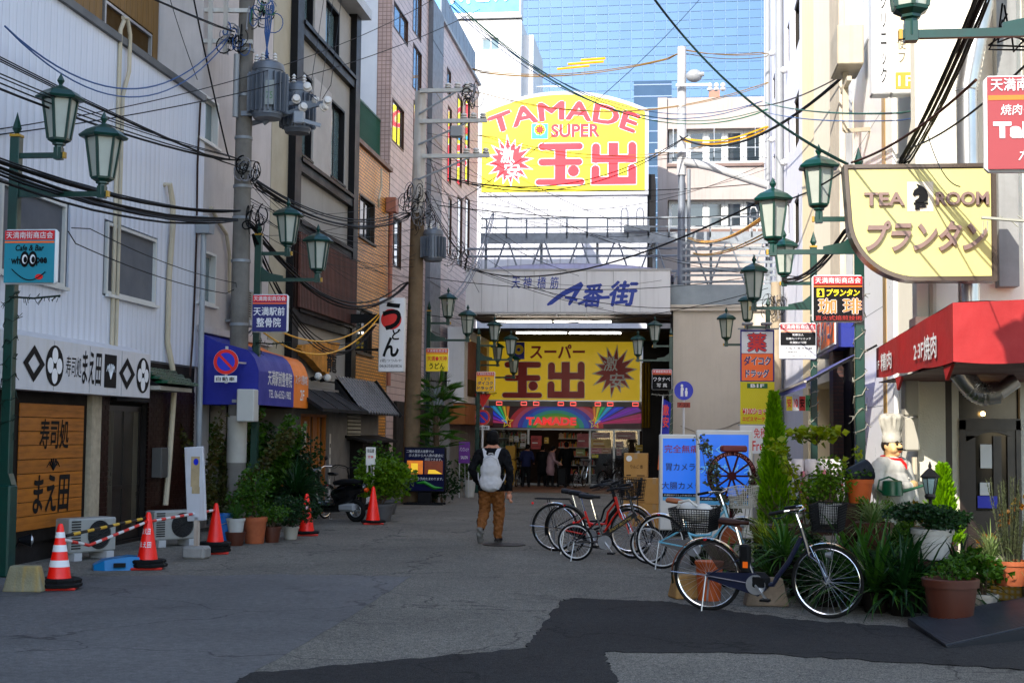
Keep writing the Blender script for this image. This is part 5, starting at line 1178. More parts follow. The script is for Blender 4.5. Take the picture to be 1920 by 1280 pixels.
# tea room sign
YS2 = 17.2
r = RY(1582, 308, 1868, 527, YS2)
TS = thing('tea_room_sign', 'large pale yellow tea room sign with one rounded corner and bronze letters', 'sign', (r[0], YS2, r[2]), 0)
w_, h_ = r[1] - r[0], r[3] - r[2]
def tshape(i):
    rr = .85 - i; P = [(w_ - i, i), (w_ - i, h_ - i), (i, h_ - i)]
    for k in range(15):
        a = R(180 + 90 * k / 14); P.append((.85 + rr * math.cos(a) * (.95 if i == 0 else .95), .85 * .92 + (rr) * math.sin(a) * .92))
    return P[::1]
MB().prism([(p[0], p[1]) for p in tshape(0)][::-1], 0, .28).build('case', M('bronze_case', (.17, .14, .12), .3, metal=.7, var=.15), TS)
MB().prism([(p[0], p[1]) for p in tshape(.06)][::-1], -.006, .0).build('face', M('pale_yellow_acrylic', (.56, .53, .27), .35, var=.05, vs=1, streak=.05), TS)
b = MB(); o_ = tshape(0); i_ = tshape(.045); n = len(o_); b.add([(p[0], -.03, p[1]) for p in o_] + [(p[0], -.03, p[1]) for p in i_] + [(p[0], .0, p[1]) for p in o_] + [(p[0], .0, p[1]) for p in i_], [(k, k + n, (k + 1) % n + n, (k + 1) % n) for k in range(n)] + [(k, (k + 1) % n, (k + 1) % n + 2 * n, k + 2 * n) for k in range(n)] + [(k + n, k + 3 * n, (k + 1) % n + 3 * n, (k + 1) % n + n) for k in range(n)]); b.build('rim', M('bronze_case'), TS)
MBZ = M('bronze_letter', (.27, .20, .18), .4, metal=.3, var=.2, vs=5)
def sx_(px): return PY(px, 400, YS2).x - r[0]
def sz_(py): return PY(1725, py, YS2).z - r[2]
text('TEA', TS, sx_(1620), sx_(1696), sz_(386), sz_(361), MBZ, y=-.045, bold=.03, depth=.035); text('ROOM', TS, sx_(1754), sx_(1853), sz_(386), sz_(361), MBZ, y=-.045, bold=.03, depth=.035)
text('プランタン', TS, sx_(1622), sx_(1849), sz_(472), sz_(414), MBZ, y=-.055, bold=.035, shear=.28, depth=.045)
MB().box(sx_(1701), sx_(1750), -.012, -.007, sz_(397), sz_(341)).build('emblem_plate', M('ivory', (.62, .58, .48), .4, var=.03), TS)
H_ = [(957, 1047), (948, 1028), (962, 1034), (985, 1045), (1003, 1065), (1011, 1092), (1008, 1122), (985, 1132), (940, 1130), (938, 1122), (960, 1105), (963, 1088), (945, 1090), (935, 1098), (926, 1086), (935, 1062)]
MB().prism([(sx_(1400 + x / 2.977), sz_(y_ / 2.977)) for x, y_ in H_][::-1], -.03, -.012).build('horse_head', MINK, TS)
MB().box(sx_(1713), sx_(1740), -.02, -.012, sz_(384), sz_(380)).build('emblem_base', MINK, TS); text('P', TS, sx_(1715), sx_(1737), sz_(394), sz_(384), MINK, y=-.03, bold=.06)
for k in (.3, .8): MB().bar((w_ * .72, .29, h_ * k), (w_ * .9, YF - YS2, h_ * k), .07).build('bracket', MBLK, TS)
# ================================================================== LAMP POSTS, POLES, CABLES, SIGNS
def hexpts(r, z, n=6): return [(r * math.cos(2 * math.pi * k / n + math.pi / 6), r * math.sin(2 * math.pi * k / n + math.pi / 6), z) for k in range(n)]
_lm = {}
def lantern_meshes():
    if _lm: return _lm
    f = MB()
    for k in range(6):
        a = 2 * math.pi * k / 6 + math.pi / 6
        f.bar((.125 * math.cos(a), .125 * math.sin(a), .10), (.195 * math.cos(a), .195 * math.sin(a), .56), .028)
    f.lathe([(.05, -.10), (.05, .02), (.075, .03), (.075, .05), (.13, .08), (.135, .105), (.11, .106)], 6, a0=math.pi / 6)
    f.box(-.045, .045, -.045, .045, -.14, .0)
    _lm['frame'] = f.mesh('lantern_frame', MGRN)
    g = MB(); g.lathe([(.118, .105), (.188, .56)], 6, a0=math.pi / 6, caps=False); _lm['glass'] = None
    p = MB(); a0, a1 = math.pi / 6, math.pi / 6 + math.pi / 3
    p.add([(.118 * math.cos(a0), .118 * math.sin(a0), .105), (.118 * math.cos(a1), .118 * math.sin(a1), .105), (.186 * math.cos(a1), .186 * math.sin(a1), .56), (.186 * math.cos(a0), .186 * math.sin(a0), .56)], [(0, 1, 2, 3)])
    _lm['pane'] = p.mesh('pane', MFROST)
    r = MB(); r.lathe([(.20, .555), (.27, .56), (.285, .585), (.20, .655), (.06, .72), (.03, .73)], 6, a0=math.pi / 6); r.lathe([(.03, .73), (.02, .745), (.045, .79), (.012, .86), (.001, .885)], 8)
    _lm['roof'] = r.mesh('lantern_roof', MGRN)
    return _lm
def lamp_post(label, x, y, side, signs=(), arms=((.52, 4.78), (1.06, 4.32)), lit_wire=True, rot=0.0):
    """side = +1: arms reach towards +X"""
    t = thing('street_lamp', label, 'street lamp', (x, y, gz(y)), rot, 'green lantern posts along the street')
    m = lantern_meshes()
    b = MB(); b.bbox(-.105, .105, -.105, .105, 0, 1.05, .02); b.prism([(-.105, 1.05), (.105, 1.05), (.062, 1.18), (-.062, 1.18)], -.062, .062); b.build('post_base', MGRN, t)
    MB().bbox(-.058, .058, -.058, .058, 1.05, 5.1, .008).build('post', MGRN, t)
    MB().box(-.062, .062, -.062, .062, 5.1, 5.13).build('gold_band', MGOLD, t)
    MB().lathe([(.02, 5.13), (.06, 5.2), (.012, 5.36), (.001, 5.4)], 6).build('finial', MGRN, t)
    for i, (reach, z) in enumerate(arms):
        b = MB(); x0, x1 = sorted((0, side * (reach + .06)))
        b.box(x0, x1, -.025, .025, z - .03, z + .03)
        if i == 1: b.prism([(0, z + .03), (side * .45, z + .03), (side * .45, z + .07), (side * .2, z + .12), (0, z + .28)] if side > 0 else [(0, z + .28), (side * .2, z + .12), (side * .45, z + .07), (side * .45, z + .03), (0, z + .03)], -.02, .02)
        a = b.build('arm', MGRN, t)
        c = MB(); xx = side * (reach + .06); c.box(min(xx, xx + side * .025), max(xx, xx + side * .025), -.03, .03, z - .035, z + .035); c.build('gold_cap', MGOLD, a)
        la = piece(m['frame'], 'lantern', t, (side * reach, 0, z + .09))
        piece(m['roof'], 'lantern_roof', la)
        for k in range(6): piece(m['pane'], 'lantern_pane', la, rot=(0, 0, k * math.pi / 3))
    if lit_wire:
        q = random.Random(int(x * 100 + y)); b = MB(); P = []
        for k in range(70):
            a = k * .8; z = 1.6 + k * .03 + q.uniform(-.05, .05); P.append((.085 * math.cos(a) + q.uniform(-.01, .01), .085 * math.sin(a) + q.uniform(-.01, .01), z))
        b.tube(P, .006, 4, caps=False)
        for k in range(60):
            p = P[q.randrange(len(P))]; e = Vector(p) + Vector((q.uniform(-.06, .06), q.uniform(-.06, .06), q.uniform(-.06, .05))); b.tube([p, e], .004, 4)
        b.tube([(0, -.06, 3.22), (side * .3, -.07, 3.2), (side * .62, -.06, 3.23)], .012, 5)
        for k in range(24):
            xx = side * q.uniform(0, .62); b.tube([(xx, -.06, 3.21), (xx + q.uniform(-.05, .05), -.06 + q.uniform(-.03, .03), 3.21 + q.uniform(-.1, .06))], .004, 4)
        b.build('string_lights', M('string_light_wire', (.03, .045, .035), .6, var=.2) if side > 0 else M('string_light_wire_pale', (.35, .34, .29), .6, var=.2), t)
    return t
def post_sign(label, x, y, side, zc, w_, h_, draw, body, rim=None, top=True, off=.02):
    """little box sign held by a lamp post; its face looks up the street"""
    x0 = x - .06 if side > 0 else x - w_ + .04
    t = thing('post_sign', label, 'sign', (x0, y - .12, gz(y) + zc - h_ / 2), 0, 'box signs on the lantern posts')
    MB().bbox(0, w_, 0, .1, 0, h_, .03).build('case', MWHT, t, True)
    MB().bbox(.015, w_ - .015, -.006, .0, .015, h_ - .015, .004).build('face', body, t)
    if top:
        MB().box(.02, w_ - .02, -.010, -.0065, h_ * .80, h_ - .02).build('header', M('header_red', (.60, .035, .05), .4, var=.04), t)
        MB().box(.02, w_ - .02, -.010, -.0065, h_ * .745, h_ * .775).build('orange_line', MORG, t)
        text('天満南街商店会', t, w_ * .06, w_ * .94, h_ * .825, h_ * .945, MWHT, y=-.014, bold=.01)
    draw(t, w_, h_)
    for z in (.02, h_ - .04): MB().bar((w_ * .5, .12, z), (w_ * .5 - side * w_ * .42, .12, z), .03).build('bracket', MGRN, t)
    return t
def at(px, Y): return PY(px, 700, Y).x
L1 = (at(17, 15.7), 15.7)
lamp_post('nearest green lantern post on the left edge, beside the sushi shop', L1[0], L1[1], 1, arms=((.52, 4.88), (1.06, 4.42)))
L2 = (at(480, 24.0), 24.0); lamp_post('green lantern post half hidden behind the concrete utility pole', L2[0], L2[1], 1)
L3 = (at(803, 37.8), 37.8); lamp_post('green lantern post beside the palm and the noodle sign', L3[0], L3[1], 1)
L4 = (at(897, 46.0), 46.0); lamp_post('green lantern post at the left mouth of the arcade', L4[0], L4[1], 1)
L5 = (at(905, 52.0), 52.0); lamp_post('green lantern post just inside the left arcade mouth', L5[0] - .2, L5[1], 1, lit_wire=False, arms=((.75, 4.5), (1.35, 4.05)))
R1 = (2.72, 10.2); lamp_post('nearest green lantern of the right side, cut by the top edge', R1[0], R1[1], -1, arms=((.52, 5.0), (1.08, 4.55)))
R2 = (at(1612, 18.4), 18.4); lamp_post('green lantern post in front of the white marble wall', R2[0], R2[1], -1, arms=((.5, 4.47), (1.08, 4.05)))
R3 = (at(1526, 26.0), 26.0); lamp_post('green lantern post beside the drug store awning', R3[0], R3[1], -1, arms=((.52, 4.45), (1.06, 4.0)))
R4 = (at(1440, 37.0), 37.0); lamp_post('green lantern post behind the drug store banner', R4[0], R4[1], -1, arms=((.52, 4.62), (1.06, 4.16)))
R5 = (at(1258, 46.0), 46.0); lamp_post('green lantern post at the right mouth of the arcade', R5[0], R5[1], -1)
def d_whoopee(t, w_, h_):
    text('Cafe & Bar', t, w_ * .24, w_ * .78, h_ * .60, h_ * .71, MINK, y=-.012, bold=.02, shear=.15)
    text('wh', t, w_ * .16, w_ * .34, h_ * .36, h_ * .5, MINK, y=-.012, bold=.03); text('pee', t, w_ * .64, w_ * .84, h_ * .33, h_ * .48, MINK, y=-.012, bold=.03)
    for cx in (.42, .57):
        ring(t, w_ * cx, h_ * .45, h_ * .085, h_ * .145, MINK, -.012, 24, 'eye_ring', .58); disc(t, w_ * cx, h_ * .45, h_ * .05, h_ * .085, MWHT, -.013, 16, 'eye_white'); disc(t, w_ * cx + .008, h_ * .44, h_ * .035, h_ * .06, MINK, -.015, 14, 'pupil')
    b = MB(); P = [(w_ * (.18 + .64 * k / 14), -.014, h_ * (.27 - .2 * math.sin(math.pi * k / 14 * .92))) for k in range(15)]; b.tube(P, .006, 5); b.build('smile_line', MINK, t)
    disc(t, w_ * .70, h_ * .13, w_ * .075, h_ * .05, MRED, -.013, 18, 'tongue')
post_sign('turquoise cafe sign with smiling face on the nearest left lantern post', L1[0], 15.7, 1, 3.68, .64, .64, d_whoopee, M('sign_teal', (.01, .26, .33), .4, var=.04))
def d_seikotsu(t, w_, h_): text('天満駅前', t, w_ * .06, w_ * .92, h_ * .44, h_ * .66, MWHT, y=-.012, bold=.02); text('整骨院', t, w_ * .15, w_ * .82, h_ * .14, h_ * .38, MWHT, y=-.012, bold=.02)
post_sign('dark blue clinic sign with white characters beside the concrete utility pole', L2[0] + .24, 23.2, 1, 3.66, .62, .64, d_seikotsu, MNAVY)
def d_udon(t, w_, h_): text('天満●天神', t, w_ * .08, w_ * .92, h_ * .46, h_ * .66, MRED, y=-.012, bold=.02); text('うどん', t, w_ * .17, w_ * .83, h_ * .12, h_ * .38, MINK, y=-.012, bold=.02)
post_sign('yellow noodle sign on the lantern post by the palm', L3[0], 37.8, 1, 3.78, .63, .64, d_udon, MYEL)
def d_kusuri(t, w_, h_): text('くすり', t, w_ * .25, w_ * .75, h_ * .56, h_ * .71, MNAVY, y=-.012, bold=.01); text('ダイコク', t, w_ * .08, w_ * .9, h_ * .33, h_ * .52, MNAVY, y=-.012, bold=.04); text('ドラッグ', t, w_ * .08, w_ * .9, h_ * .09, h_ * .28, MNAVY, y=-.012, bold=.04)
post_sign('yellow drug store sign on the lantern post at the left arcade mouth', L4[0], 46.0, 1, 3.6, .62, .66, d_kusuri, M('sign_yellow_b', (.85, .55, .02), .45, var=.05))
def d_watanabe(t, w_, h_): text('ワタナベ', t, w_ * .08, w_ * .9, h_ * .42, h_ * .62, MWHT, y=-.012, bold=.01); text('写 真', t, w_ * .25, w_ * .75, h_ * .12, h_ * .32, MWHT, y=-.012, bold=.01)
post_sign('black photo shop sign on the lantern post at the right arcade mouth', R5[0], 46.0, -1, 3.7, .65, .66, d_watanabe, MINK)
def d_coffee(t, w_, h_):
    MY2 = M('yellow_print', (.85, .7, .02), .5, var=0); MCU = M('copper_print', (.70, .25, .10), .4, var=.1)
    MB().box(w_ * .09, w_ * .23, -.012, -.008, h_ * .53, h_ * .71).build('emblem_plate', MY2, t)
    MB().prism([(w_ * (.12 + .08 * x), h_ * (.55 + .14 * y_)) for x, y_ in ((0, 0), (1, 0), (1, .6), (.6, 1), (.3, .95), (0, .55), (.4, .55))], -.016, -.013).build('horse_head', MINK, t)
    text('プランタン', t, w_ * .28, w_ * .92, h_ * .55, h_ * .70, MY2, y=-.012, bold=.04, shear=.15); text('珈', t, w_ * .12, w_ * .46, h_ * .18, h_ * .5, MCU, y=-.012, bold=.03, rim=(MWHT, .03)); text('琲', t, w_ * .6, w_ * .95, h_ * .18, h_ * .5, MCU, y=-.012, bold=.03, rim=(MWHT, .03))
    text('直火式焙煎技術', t, w_ * .06, w_ * .96, h_ * .04, h_ * .14, M('dull_red_print', (.35, .04, .03), .5, var=0), y=-.012, bold=.01)
post_sign('black coffee shop sign with copper characters on the post before the marble wall', R2[0], 18.4, -1, 3.44, .64, .60, d_coffee, MINK)
def d_clinic(t, w_, h_):
    MB().box(.02, w_ - .02, -.010, -.0065, h_ * .38, h_ * .735).build('black_band', MINK, t)
    for k, s_ in enumerate(('医療法人', '佐藤内科クリニック', '天満駅前分院')): text(s_, t, w_ * (.35 if k == 0 else .18 if k == 1 else .28), w_ * (.65 if k == 0 else .84 if k == 1 else .72), h_ * (.64 - k * .105), h_ * (.70 - k * .105), MWHT, y=-.014)
    for k, s_ in enumerate(('大阪天満消化器', '内視鏡内科クリニック', 'SATO INTERNAL MEDICINE CLINIC')): text(s_, t, w_ * .15, w_ * .88, h_ * (.27 - k * .1), h_ * (.335 - k * .1 - (.02 if k == 2 else 0)), MINK, y=-.012)
post_sign('white and black clinic sign with red header beside the drug store banner', R3[0], 26.0, -1, 3.4, .66, .66, d_clinic, MWHT)
def d_take(t, w_, h_):
    MB().box(.02, w_ - .02, -.010, -.0065, h_ * .735, h_ * .785).build('orange_line', MORG, t)
    text('天満南街商店会', t, w_ * .06, w_ * 1.0, h_ * .83, h_ * .96, MWHT, y=-.012, bold=.01); text('焼肉ダイニング', t, w_ * .16, w_ * .98, h_ * .58, h_ * .69, MWHT, y=-.012, bold=.0, shear=.1)
    text('Takeshi', t, w_ * .08, w_ * .97, h_ * .34, h_ * .51, MWHT, y=-.012, bold=.05); text('たけし', t, w_ * .34, w_ * .8, h_ * .11, h_ * .22, MWHT, y=-.012, bold=.0, shear=.2)
post_sign('red grill restaurant sign cut by the right edge of the picture', R1[0], 10.2, -1, 3.88, .64, .68, d_take, M('sign_red_b', (.30, .06, .065), .4, var=.05), top=False)
# no-parking sign on the utility pole
def blue_prohibit(label, x, y, zc, rr, plate):
    t = thing('traffic_sign', label, 'traffic sign', (x, y, zc), R(3))
    b = MB(); b.T = Matrix.Rotation(R(90), 4, 'X'); b.lathe([(rr, 0), (rr, .012)], 40); b.build('plate', MALU, t)
    disc(t, 0, 0, rr * .985, rr * .985, MRED, -.0145, 40, 'red_disc'); disc(t, 0, 0, rr * .72, rr * .72, MBLU, -.017, 36, 'blue_disc')
    b = MB(); a = R(-45); c, s_ = math.cos(a), math.sin(a); L_, W_ = rr * .75, rr * .1
    b.add([(c * u_ - s_ * v_, -.0195, s_ * u_ + c * v_) for u_, v_ in ((-L_, -W_), (L_, -W_), (L_, W_), (-L_, W_))], [(0, 1, 2, 3)]); b.build('slash', MRED, t)
    MB().bbox(-rr * .9, rr * .9, -.014, 0, -rr * 1.62, -rr * 1.1, .006).build('sub_plate', MWHT, t)
    for k, s_ in enumerate(plate): text(s_, t, -rr * .75, rr * .75, -rr * (1.52 - .0 * k), -rr * 1.2, MINK, y=-.018, bold=.01)
    return t
p = PY(424, 678, 23.1); t = blue_prohibit('round no parking sign with white plate on the concrete utility pole', p.x, 23.1, p.z, .212, ['自動車'])
b = MB(); b.bar((.0, .03, -.36), (.0, .03, .26), .04); b.bar((.0, .03, 0), (.22, .45, 0), .03); b.build('bracket', MALU, t)
p = PY(905, 782, 47.6); t = blue_prohibit('small no parking sign on the thin post left of the arcade', p.x, 47.6, p.z, .26, ['駐車'])
MB().cyl((0, .04, gz(47.6) - p.z), (0, .04, .95), .035, n=8).build('pole', MW, t); MB().prism([(-.28, .78), (0, .32), (.28, .78)], -.012, 0).build('stop_plate', MRED, t)
p = PY(1282, 732, 44.0); PW = thing('traffic_sign', 'round blue pedestrian sign on white pole before the beige wall', 'traffic sign', (p.x, 44.0, p.z), 0)
b = MB(); b.T = Matrix.Rotation(R(90), 4, 'X'); b.lathe([(.29, 0), (.29, .015)], 40); b.build('plate', MBLU, PW)
q = MB(); q.add([(x * .29, -.018, z * .29) for x, z in ((-.32, .0), (-.3, .36), (-.05, .36), (.02, .05), (-.06, .0), (-.06, -.62), (-.16, -.62), (-.18, -.15), (-.2, -.62), (-.32, -.62))], [tuple(range(10))]); q.build('pictogram_adult', MWHT, PW); disc(PW, -.055, .15, .04, .045, MWHT, -.018, 14, 'pictogram_head')
q = MB(); q.add([(x * .29, -.018, z * .29) for x, z in ((.12, -.1), (.2, .08), (.36, .06), (.42, -.2), (.36, -.62), (.16, -.62))], [tuple(range(6))]); q.build('pictogram_child', MWHT, PW); disc(PW, .08, .05, .03, .034, MWHT, -.018, 12, 'pictogram_head')
MB().bbox(-.2, .2, -.012, 0, -.52, -.36, .004).build('hours_plate', M('hours_red', (.32, .07, .05), .5, var=.05), PW); text('7-22', PW, -.15, .15, -.48, -.4, MINK, y=-.016)
MB().cyl((0, .05, gz(44) - p.z), (0, .05, .3), .035, n=10).build('pole', MW, PW)
# --- utility poles
def band(b, x, y, z, r): b.lathe([(r + .012, z), (r + .012, z + .05)], 18, (x, y, 0))
P1 = (at(447, 23.8), 23.8)
UP = thing('utility_pole', 'stout concrete utility pole with two grey transformers, left of centre', 'utility pole', (P1[0], P1[1], 0), 0)
MB().lathe([(.165, 0), (.155, 4.5), (.11, 12.5)], 24).build('shaft', M('pole_concrete', (.20, .19, .175), .9, var=.2, vs=4, bump=.3, bs=60, streak=.35), UP, True)
for z in (2.9, 3.5, 4.6, 5.35, 5.9, 6.2, 6.75, 7.5, 8.3): b = MB(); band(b, 0, 0, z, .158 - max(0, z - 4.5) * .0056); b.build('steel_band', MSTEEL, UP, True)
MB().lathe([(.17, 1.15), (.168, 1.95)], 24).build('pale_sleeve', M('sleeve_pale', (.42, .41, .38), .7, var=.15), UP, True)
def transformer(name, par, c, r, h, num=None):
    b = MB(); b.lathe([(r * .82, 0), (r * .88, .05), (r * .92, .06), (r * .92, h - .16), (r * .97, h - .15), (r * .97, h - .10), (r * .9, h - .03), (r * .5, h + .03)], 28, c)
    o = b.build(name, M('transformer_grey', (.17, .19, .22), .45, metal=.2, var=.15), par, True)
    for k in range(20):
        a = 2 * math.pi * k / 20; MB().bar((c[0] + r * .98 * math.cos(a), c[1] + r * .98 * math.sin(a), c[2] + .1), (c[0] + r * .98 * math.cos(a), c[1] + r * .98 * math.sin(a), c[2] + h - .2), .018, .14, up=(math.cos(a), math.sin(a), 0)).build('cooling_fin', M('transformer_grey'), o)
    if num:
        MB().box(c[0] + .05, c[0] + .2, c[1] - r * 1.12, c[1] - r * 1.1, c[2] + .18, c[2] + .6).build('number_plate', M('plate_grey', (.3, .33, .33), .5, var=.05), o)
        text(num, o, c[0] + .07, c[0] + .18, c[2] + .28, c[2] + .4, M('faded_green', (.1, .22, .13), .6, var=0), y=c[1] - r * 1.13)
    for k in range(3):
        a = R(200 + 60 * k); f = MB(); x, y = c[0] + r * .7 * math.cos(a), c[1] + r * .7 * math.sin(a)
        f.lathe([(.02, h - .02), (.05, h), (.02, h + .03), (.045, h + .05), (.02, h + .08), (.04, h + .1), (.01, h + .14)], 10, (x, y, c[2])); f.build('bushing', M('porcelain', (.65, .63, .6), .25, var=.05), o, True)
    return o
z1 = PY(505, 222, 23.6).z
transformer('transformer', UP, (.46, -.15, z1), .29, .98, '75'); transformer('transformer', UP, (.82, .5, z1 - .12), .26, .88)
b = MB(); b.bar((0, -.15, z1 + .1), (.5, -.15, z1 + .1), .08); b.bar((0, .1, z1 - .05), (1.45, -.1, z1 + .28), .07); b.bar((.35, .0, z1 - .05), (.8, .0, z1 + .28), .06); b.bar((.8, -.0, z1 + .3), (1.5, -.05, z1 + .28), .07); b.build('transformer_bracket', M('bracket_grey', (.25, .28, .32), .5, metal=.4, var=.1), UP)
ins = MB(); ins.lathe([(.02, 0), (.06, .015), (.06, .035), (.025, .045), (.055, .06), (.05, .085), (.015, .1)], 12); mins = ins.mesh('insulator', M('porcelain', (.65, .63, .6), .25, var=.05), True)
for (x, z) in ((.95, .34), (1.15, .55), (1.25, .32), (1.5, .3), (1.05, .2), (1.4, .2)): piece(mins, 'insulator', UP, (x, -.1, z1 + z - .02), rot=(R(70), 0, rnd.uniform(0, 3)), sc=(1.3, 1.3, 1.3))
b = MB(); b.bbox(.92, 1.1, -.16, -.02, z1 - .08, z1 + .14, .02); b.bar((1.0, -.1, z1), (1.4, -.1, z1 - .12), .06); b.build('cutout_switch', M('switch_grey', (.33, .36, .4), .4, var=.1), UP)
for (x0, x1, z) in ((-.75, .15, 8.45), (-.8, .15, 9.0)):
    MB().bar((x0, -.22, z), (x1, -.1, z), .07).build('crossarm', M('crossarm_white', (.52, .52, .5), .5, metal=.2, var=.15, streak=.3, scol=(.2, .1, .05)), UP)
for x in (-.55, -.28):
    MB().bar((x, -.28, 8.2), (x, -.28, 9.6), .07, .05).build('upright', M('crossarm_white'), UP)
MB().cyl((-.08, -.24, 7.1), (-.08, -.24, 8.2), .05, n=10).build('conduit', MGREY, UP, True)
MB().bbox(.12, .42, -.45, -.15, 1.85, 2.4, .015).build('meter_cabinet', M('cabinet_white', (.50, .50, .48), .5, var=.08), UP); MB().bar((0, -.3, 2.2), (.2, -.3, 2.2), .05).build('cabinet_bracket', MSTEEL, UP)
def tangle(par, c, R_, n, seed, mats, rad=.011, drop=.0):
    q = random.Random(seed); bs = [MB() for _ in mats]
    for k in range(n):
        p = Vector(c) + Vector((q.uniform(-1, 1), q.uniform(-.6, .6), q.uniform(-1, 1))) * R_ * .6; P = []; a = q.uniform(0, 6.28); ax = q.uniform(0, 3.14)
        rr = R_ * q.uniform(.18, .6); turn = q.uniform(2.5, 6.0)
        for i in range(12):
            t = i / 11 * turn; P.append(p + Vector((rr * math.cos(a + t) * math.cos(ax), rr * .5 * math.sin(a + t * .7), rr * math.sin(a + t) * (1.1) - drop * i * .02)))
        bs[k % len(mats)].tube(P, rad * q.uniform(.6, 1.2), 5)
    for b, m in zip(bs, mats): b.build('cable_loop', m, par, True)
MCB = M('cable_blue', (.03, .10, .25), .5, var=.1); MCG = M('cable_green', (.01, .14, .09), .5, var=.1); MCY = M('cable_yellow', (.75, .45, .02), .5, var=.1); MCW = M('cable_grey', (.25, .25, .26), .5, var=.1)
def up_local(px, py, dy=-.25): p = PY(px, py, 23.8 + dy); return (p.x - P1[0], dy, p.z)
tangle(UP, up_local(440, 75), .28, 26, 1, [MCABLE, MCB, MCABLE, MCW]); tangle(UP, up_local(490, 20), .35, 24, 2, [MCB, MCABLE, MCG, MCW]); tangle(UP, up_local(465, 325), .28, 22, 3, [MCABLE, MCABLE, MCW]); tangle(UP, up_local(478, 400), .22, 12, 4, [MCABLE], drop=1); tangle(UP, up_local(500, 120), .2, 10, 8, [MCB, MCABLE])
b = MB()
for k in range(4): b.tube([up_local(500 + k * 4, 10), up_local(497 + k * 3, 60), up_local(503 - k * 2, 110)], .014, 5)
b.build('riser_cable', MCB, UP, True)
# smaller bracketed gear on the dark wall behind
P2 = (at(772, 36.0), 36.0)
U2 = thing('utility_pole', 'rusty brown utility pole with white crossarms beside the noodle sign', 'utility pole', (P2[0], P2[1], gz(36)), 0)
zT = PY(797, 172, 36).z - gz(36); xT = PY(797, 172, 36).x - P2[0]
b = MB(); b.lathe([(.22, 0), (.2, 4), (.18, zT - 3.2)], 18); b.T = None
sk = [(v[0] + xT * .55 * v[2] / zT, v[1], v[2]) for v in b.v]; b.v = sk; b.build('shaft', M('pole_brown', (.19, .14, .09), .85, var=.25, vs=3, streak=.4), U2, True)
b = MB(); b.lathe([(.18, zT - 3.2), (.15, zT)], 16); b.v = [(v[0] + xT * .55 * v[2] / zT, v[1], v[2]) for v in b.v]; b.build('top_sleeve', M('pole_white', (.52, .5, .47), .5, var=.2, streak=.4, scol=(.25, .12, .06)), U2, True)
xo = xT * .5
for (py, x0, x1) in ((174, 790, 885), (231, 790, 915), (296, 795, 920)):
    z = PY(800, py, 36).z - gz(36); a = PY(x0, py, 36).x - P2[0]; c = PY(x1, py, 36).x - P2[0]
    MB().bar((a, -.2, z), (c, -.2, z), .1).build('crossarm', M('crossarm_white'), U2)
    for k in range(3): piece(mins, 'insulator', U2, (c - .1 - k * .25, -.2, z + .05), sc=(1.5, 1.5, 1.5))
    MB().bar((xo, -.18, z - .6), (a + (c - a) * .7, -.2, z - .05), .04).build('strut', MSTEEL, U2)
transformer('transformer', U2, (.55, -.2, PY(810, 490, 35.8).z - gz(36)), .27, .82)
def u2_local(px, py, dy=-.25): p = PY(px, py, 36 + dy); return (p.x - P2[0], dy, p.z - gz(36))
tangle(U2, u2_local(775, 370), .42, 30, 5, [MCABLE, MCW, MCABLE]); tangle(U2, u2_local(795, 410), .4, 24, 6, [MCABLE, MCW]); tangle(U2, u2_local(885, 180), .35, 26, 7, [MCABLE, MCABLE, MCW]); tangle(U2, u2_local(860, 480), .45, 16, 12, [MCW, MCABLE])
MB().bbox(*[v for v in (u2_local(846, 245)[0], u2_local(868, 245)[0])], -.4, -.15, u2_local(850, 258)[2], u2_local(850, 238)[2], .02).build('switch_box', MGREY, U2)
P3 = (at(1277, 48.5), 48.5)
U3 = thing('utility_pole', 'slim grey steel pole rising beside the arcade board', 'utility pole', (P3[0], P3[1], gz(48)), 0)
zT = PY(1271, 75, 48.5).z
MB().lathe([(.14, 0), (.13, 9.0), (.13, 9.05)], 18).build('shaft', M('pole_grey', (.25, .27, .30), .5, metal=.3, var=.2), U3, True)
MB().lathe([(.165, PY(1275, 315, 48.5).z), (.15, zT)], 18).build('sleeve', M('pole_pale', (.48, .48, .48), .5, var=.1), U3, True); MB().lathe([(.12, 9.0), (.12, zT - 3)], 14).build('inner_shaft', M('pole_grey'), U3, True)
MB().cyl((.25, -.1, 2), (.25, -.1, 11), .06, n=8).build('conduit', MSTEEL, U3)
z = PY(1310, 288, 48.5).z
for x, y in ((-.9, 272), (-.2, 150)): z = PY(1270, y, 48.5).z; MB().bar((x, -.28, z), (.9, -.28, z), .09).build('crossarm', MALU, U3)
MB().tube([(0.1, -.1, PY(1285, 290, 48.5).z), (1.0, -.1, PY(1340, 300, 48.5).z), (2.9, -.1, PY(1430, 335, 48.5).z)], .14, 10).build('side_strut', M('pole_pale'), U3, True)
b = MB(); b.ball((.42, -.3, PY(1290, 133, 48.5).z), .28, 10, 8, (1, .8, .8)); b.cyl((.3, -.4, PY(1300, 133, 48.5).z), (.75, -.4, PY(1300, 131, 48.5).z), .08, n=8); b.build('switch_gear', MGREY, U3, True)
for k in range(3): piece(mins, 'insulator', U3, (.95 + .22 * k, -.3, PY(1300, 130, 48.5).z - .6), sc=(1.6, 1.6, 3))
P4 = (at(1455, 44), 44.0)
U4 = thing('utility_pole', 'short pale utility pole behind the lanterns beside the grey white building', 'utility pole', (P4[0], 44, gz(44)), 0)
MB().lathe([(.17, 0), (.15, 6.6)], 14).build('shaft', M('pole_beige', (.40, .34, .26), .8, var=.2), U4, True); tangle(U4, (.0, -.2, 5.9), .45, 26, 9, [MCABLE, MCW, MCABLE])
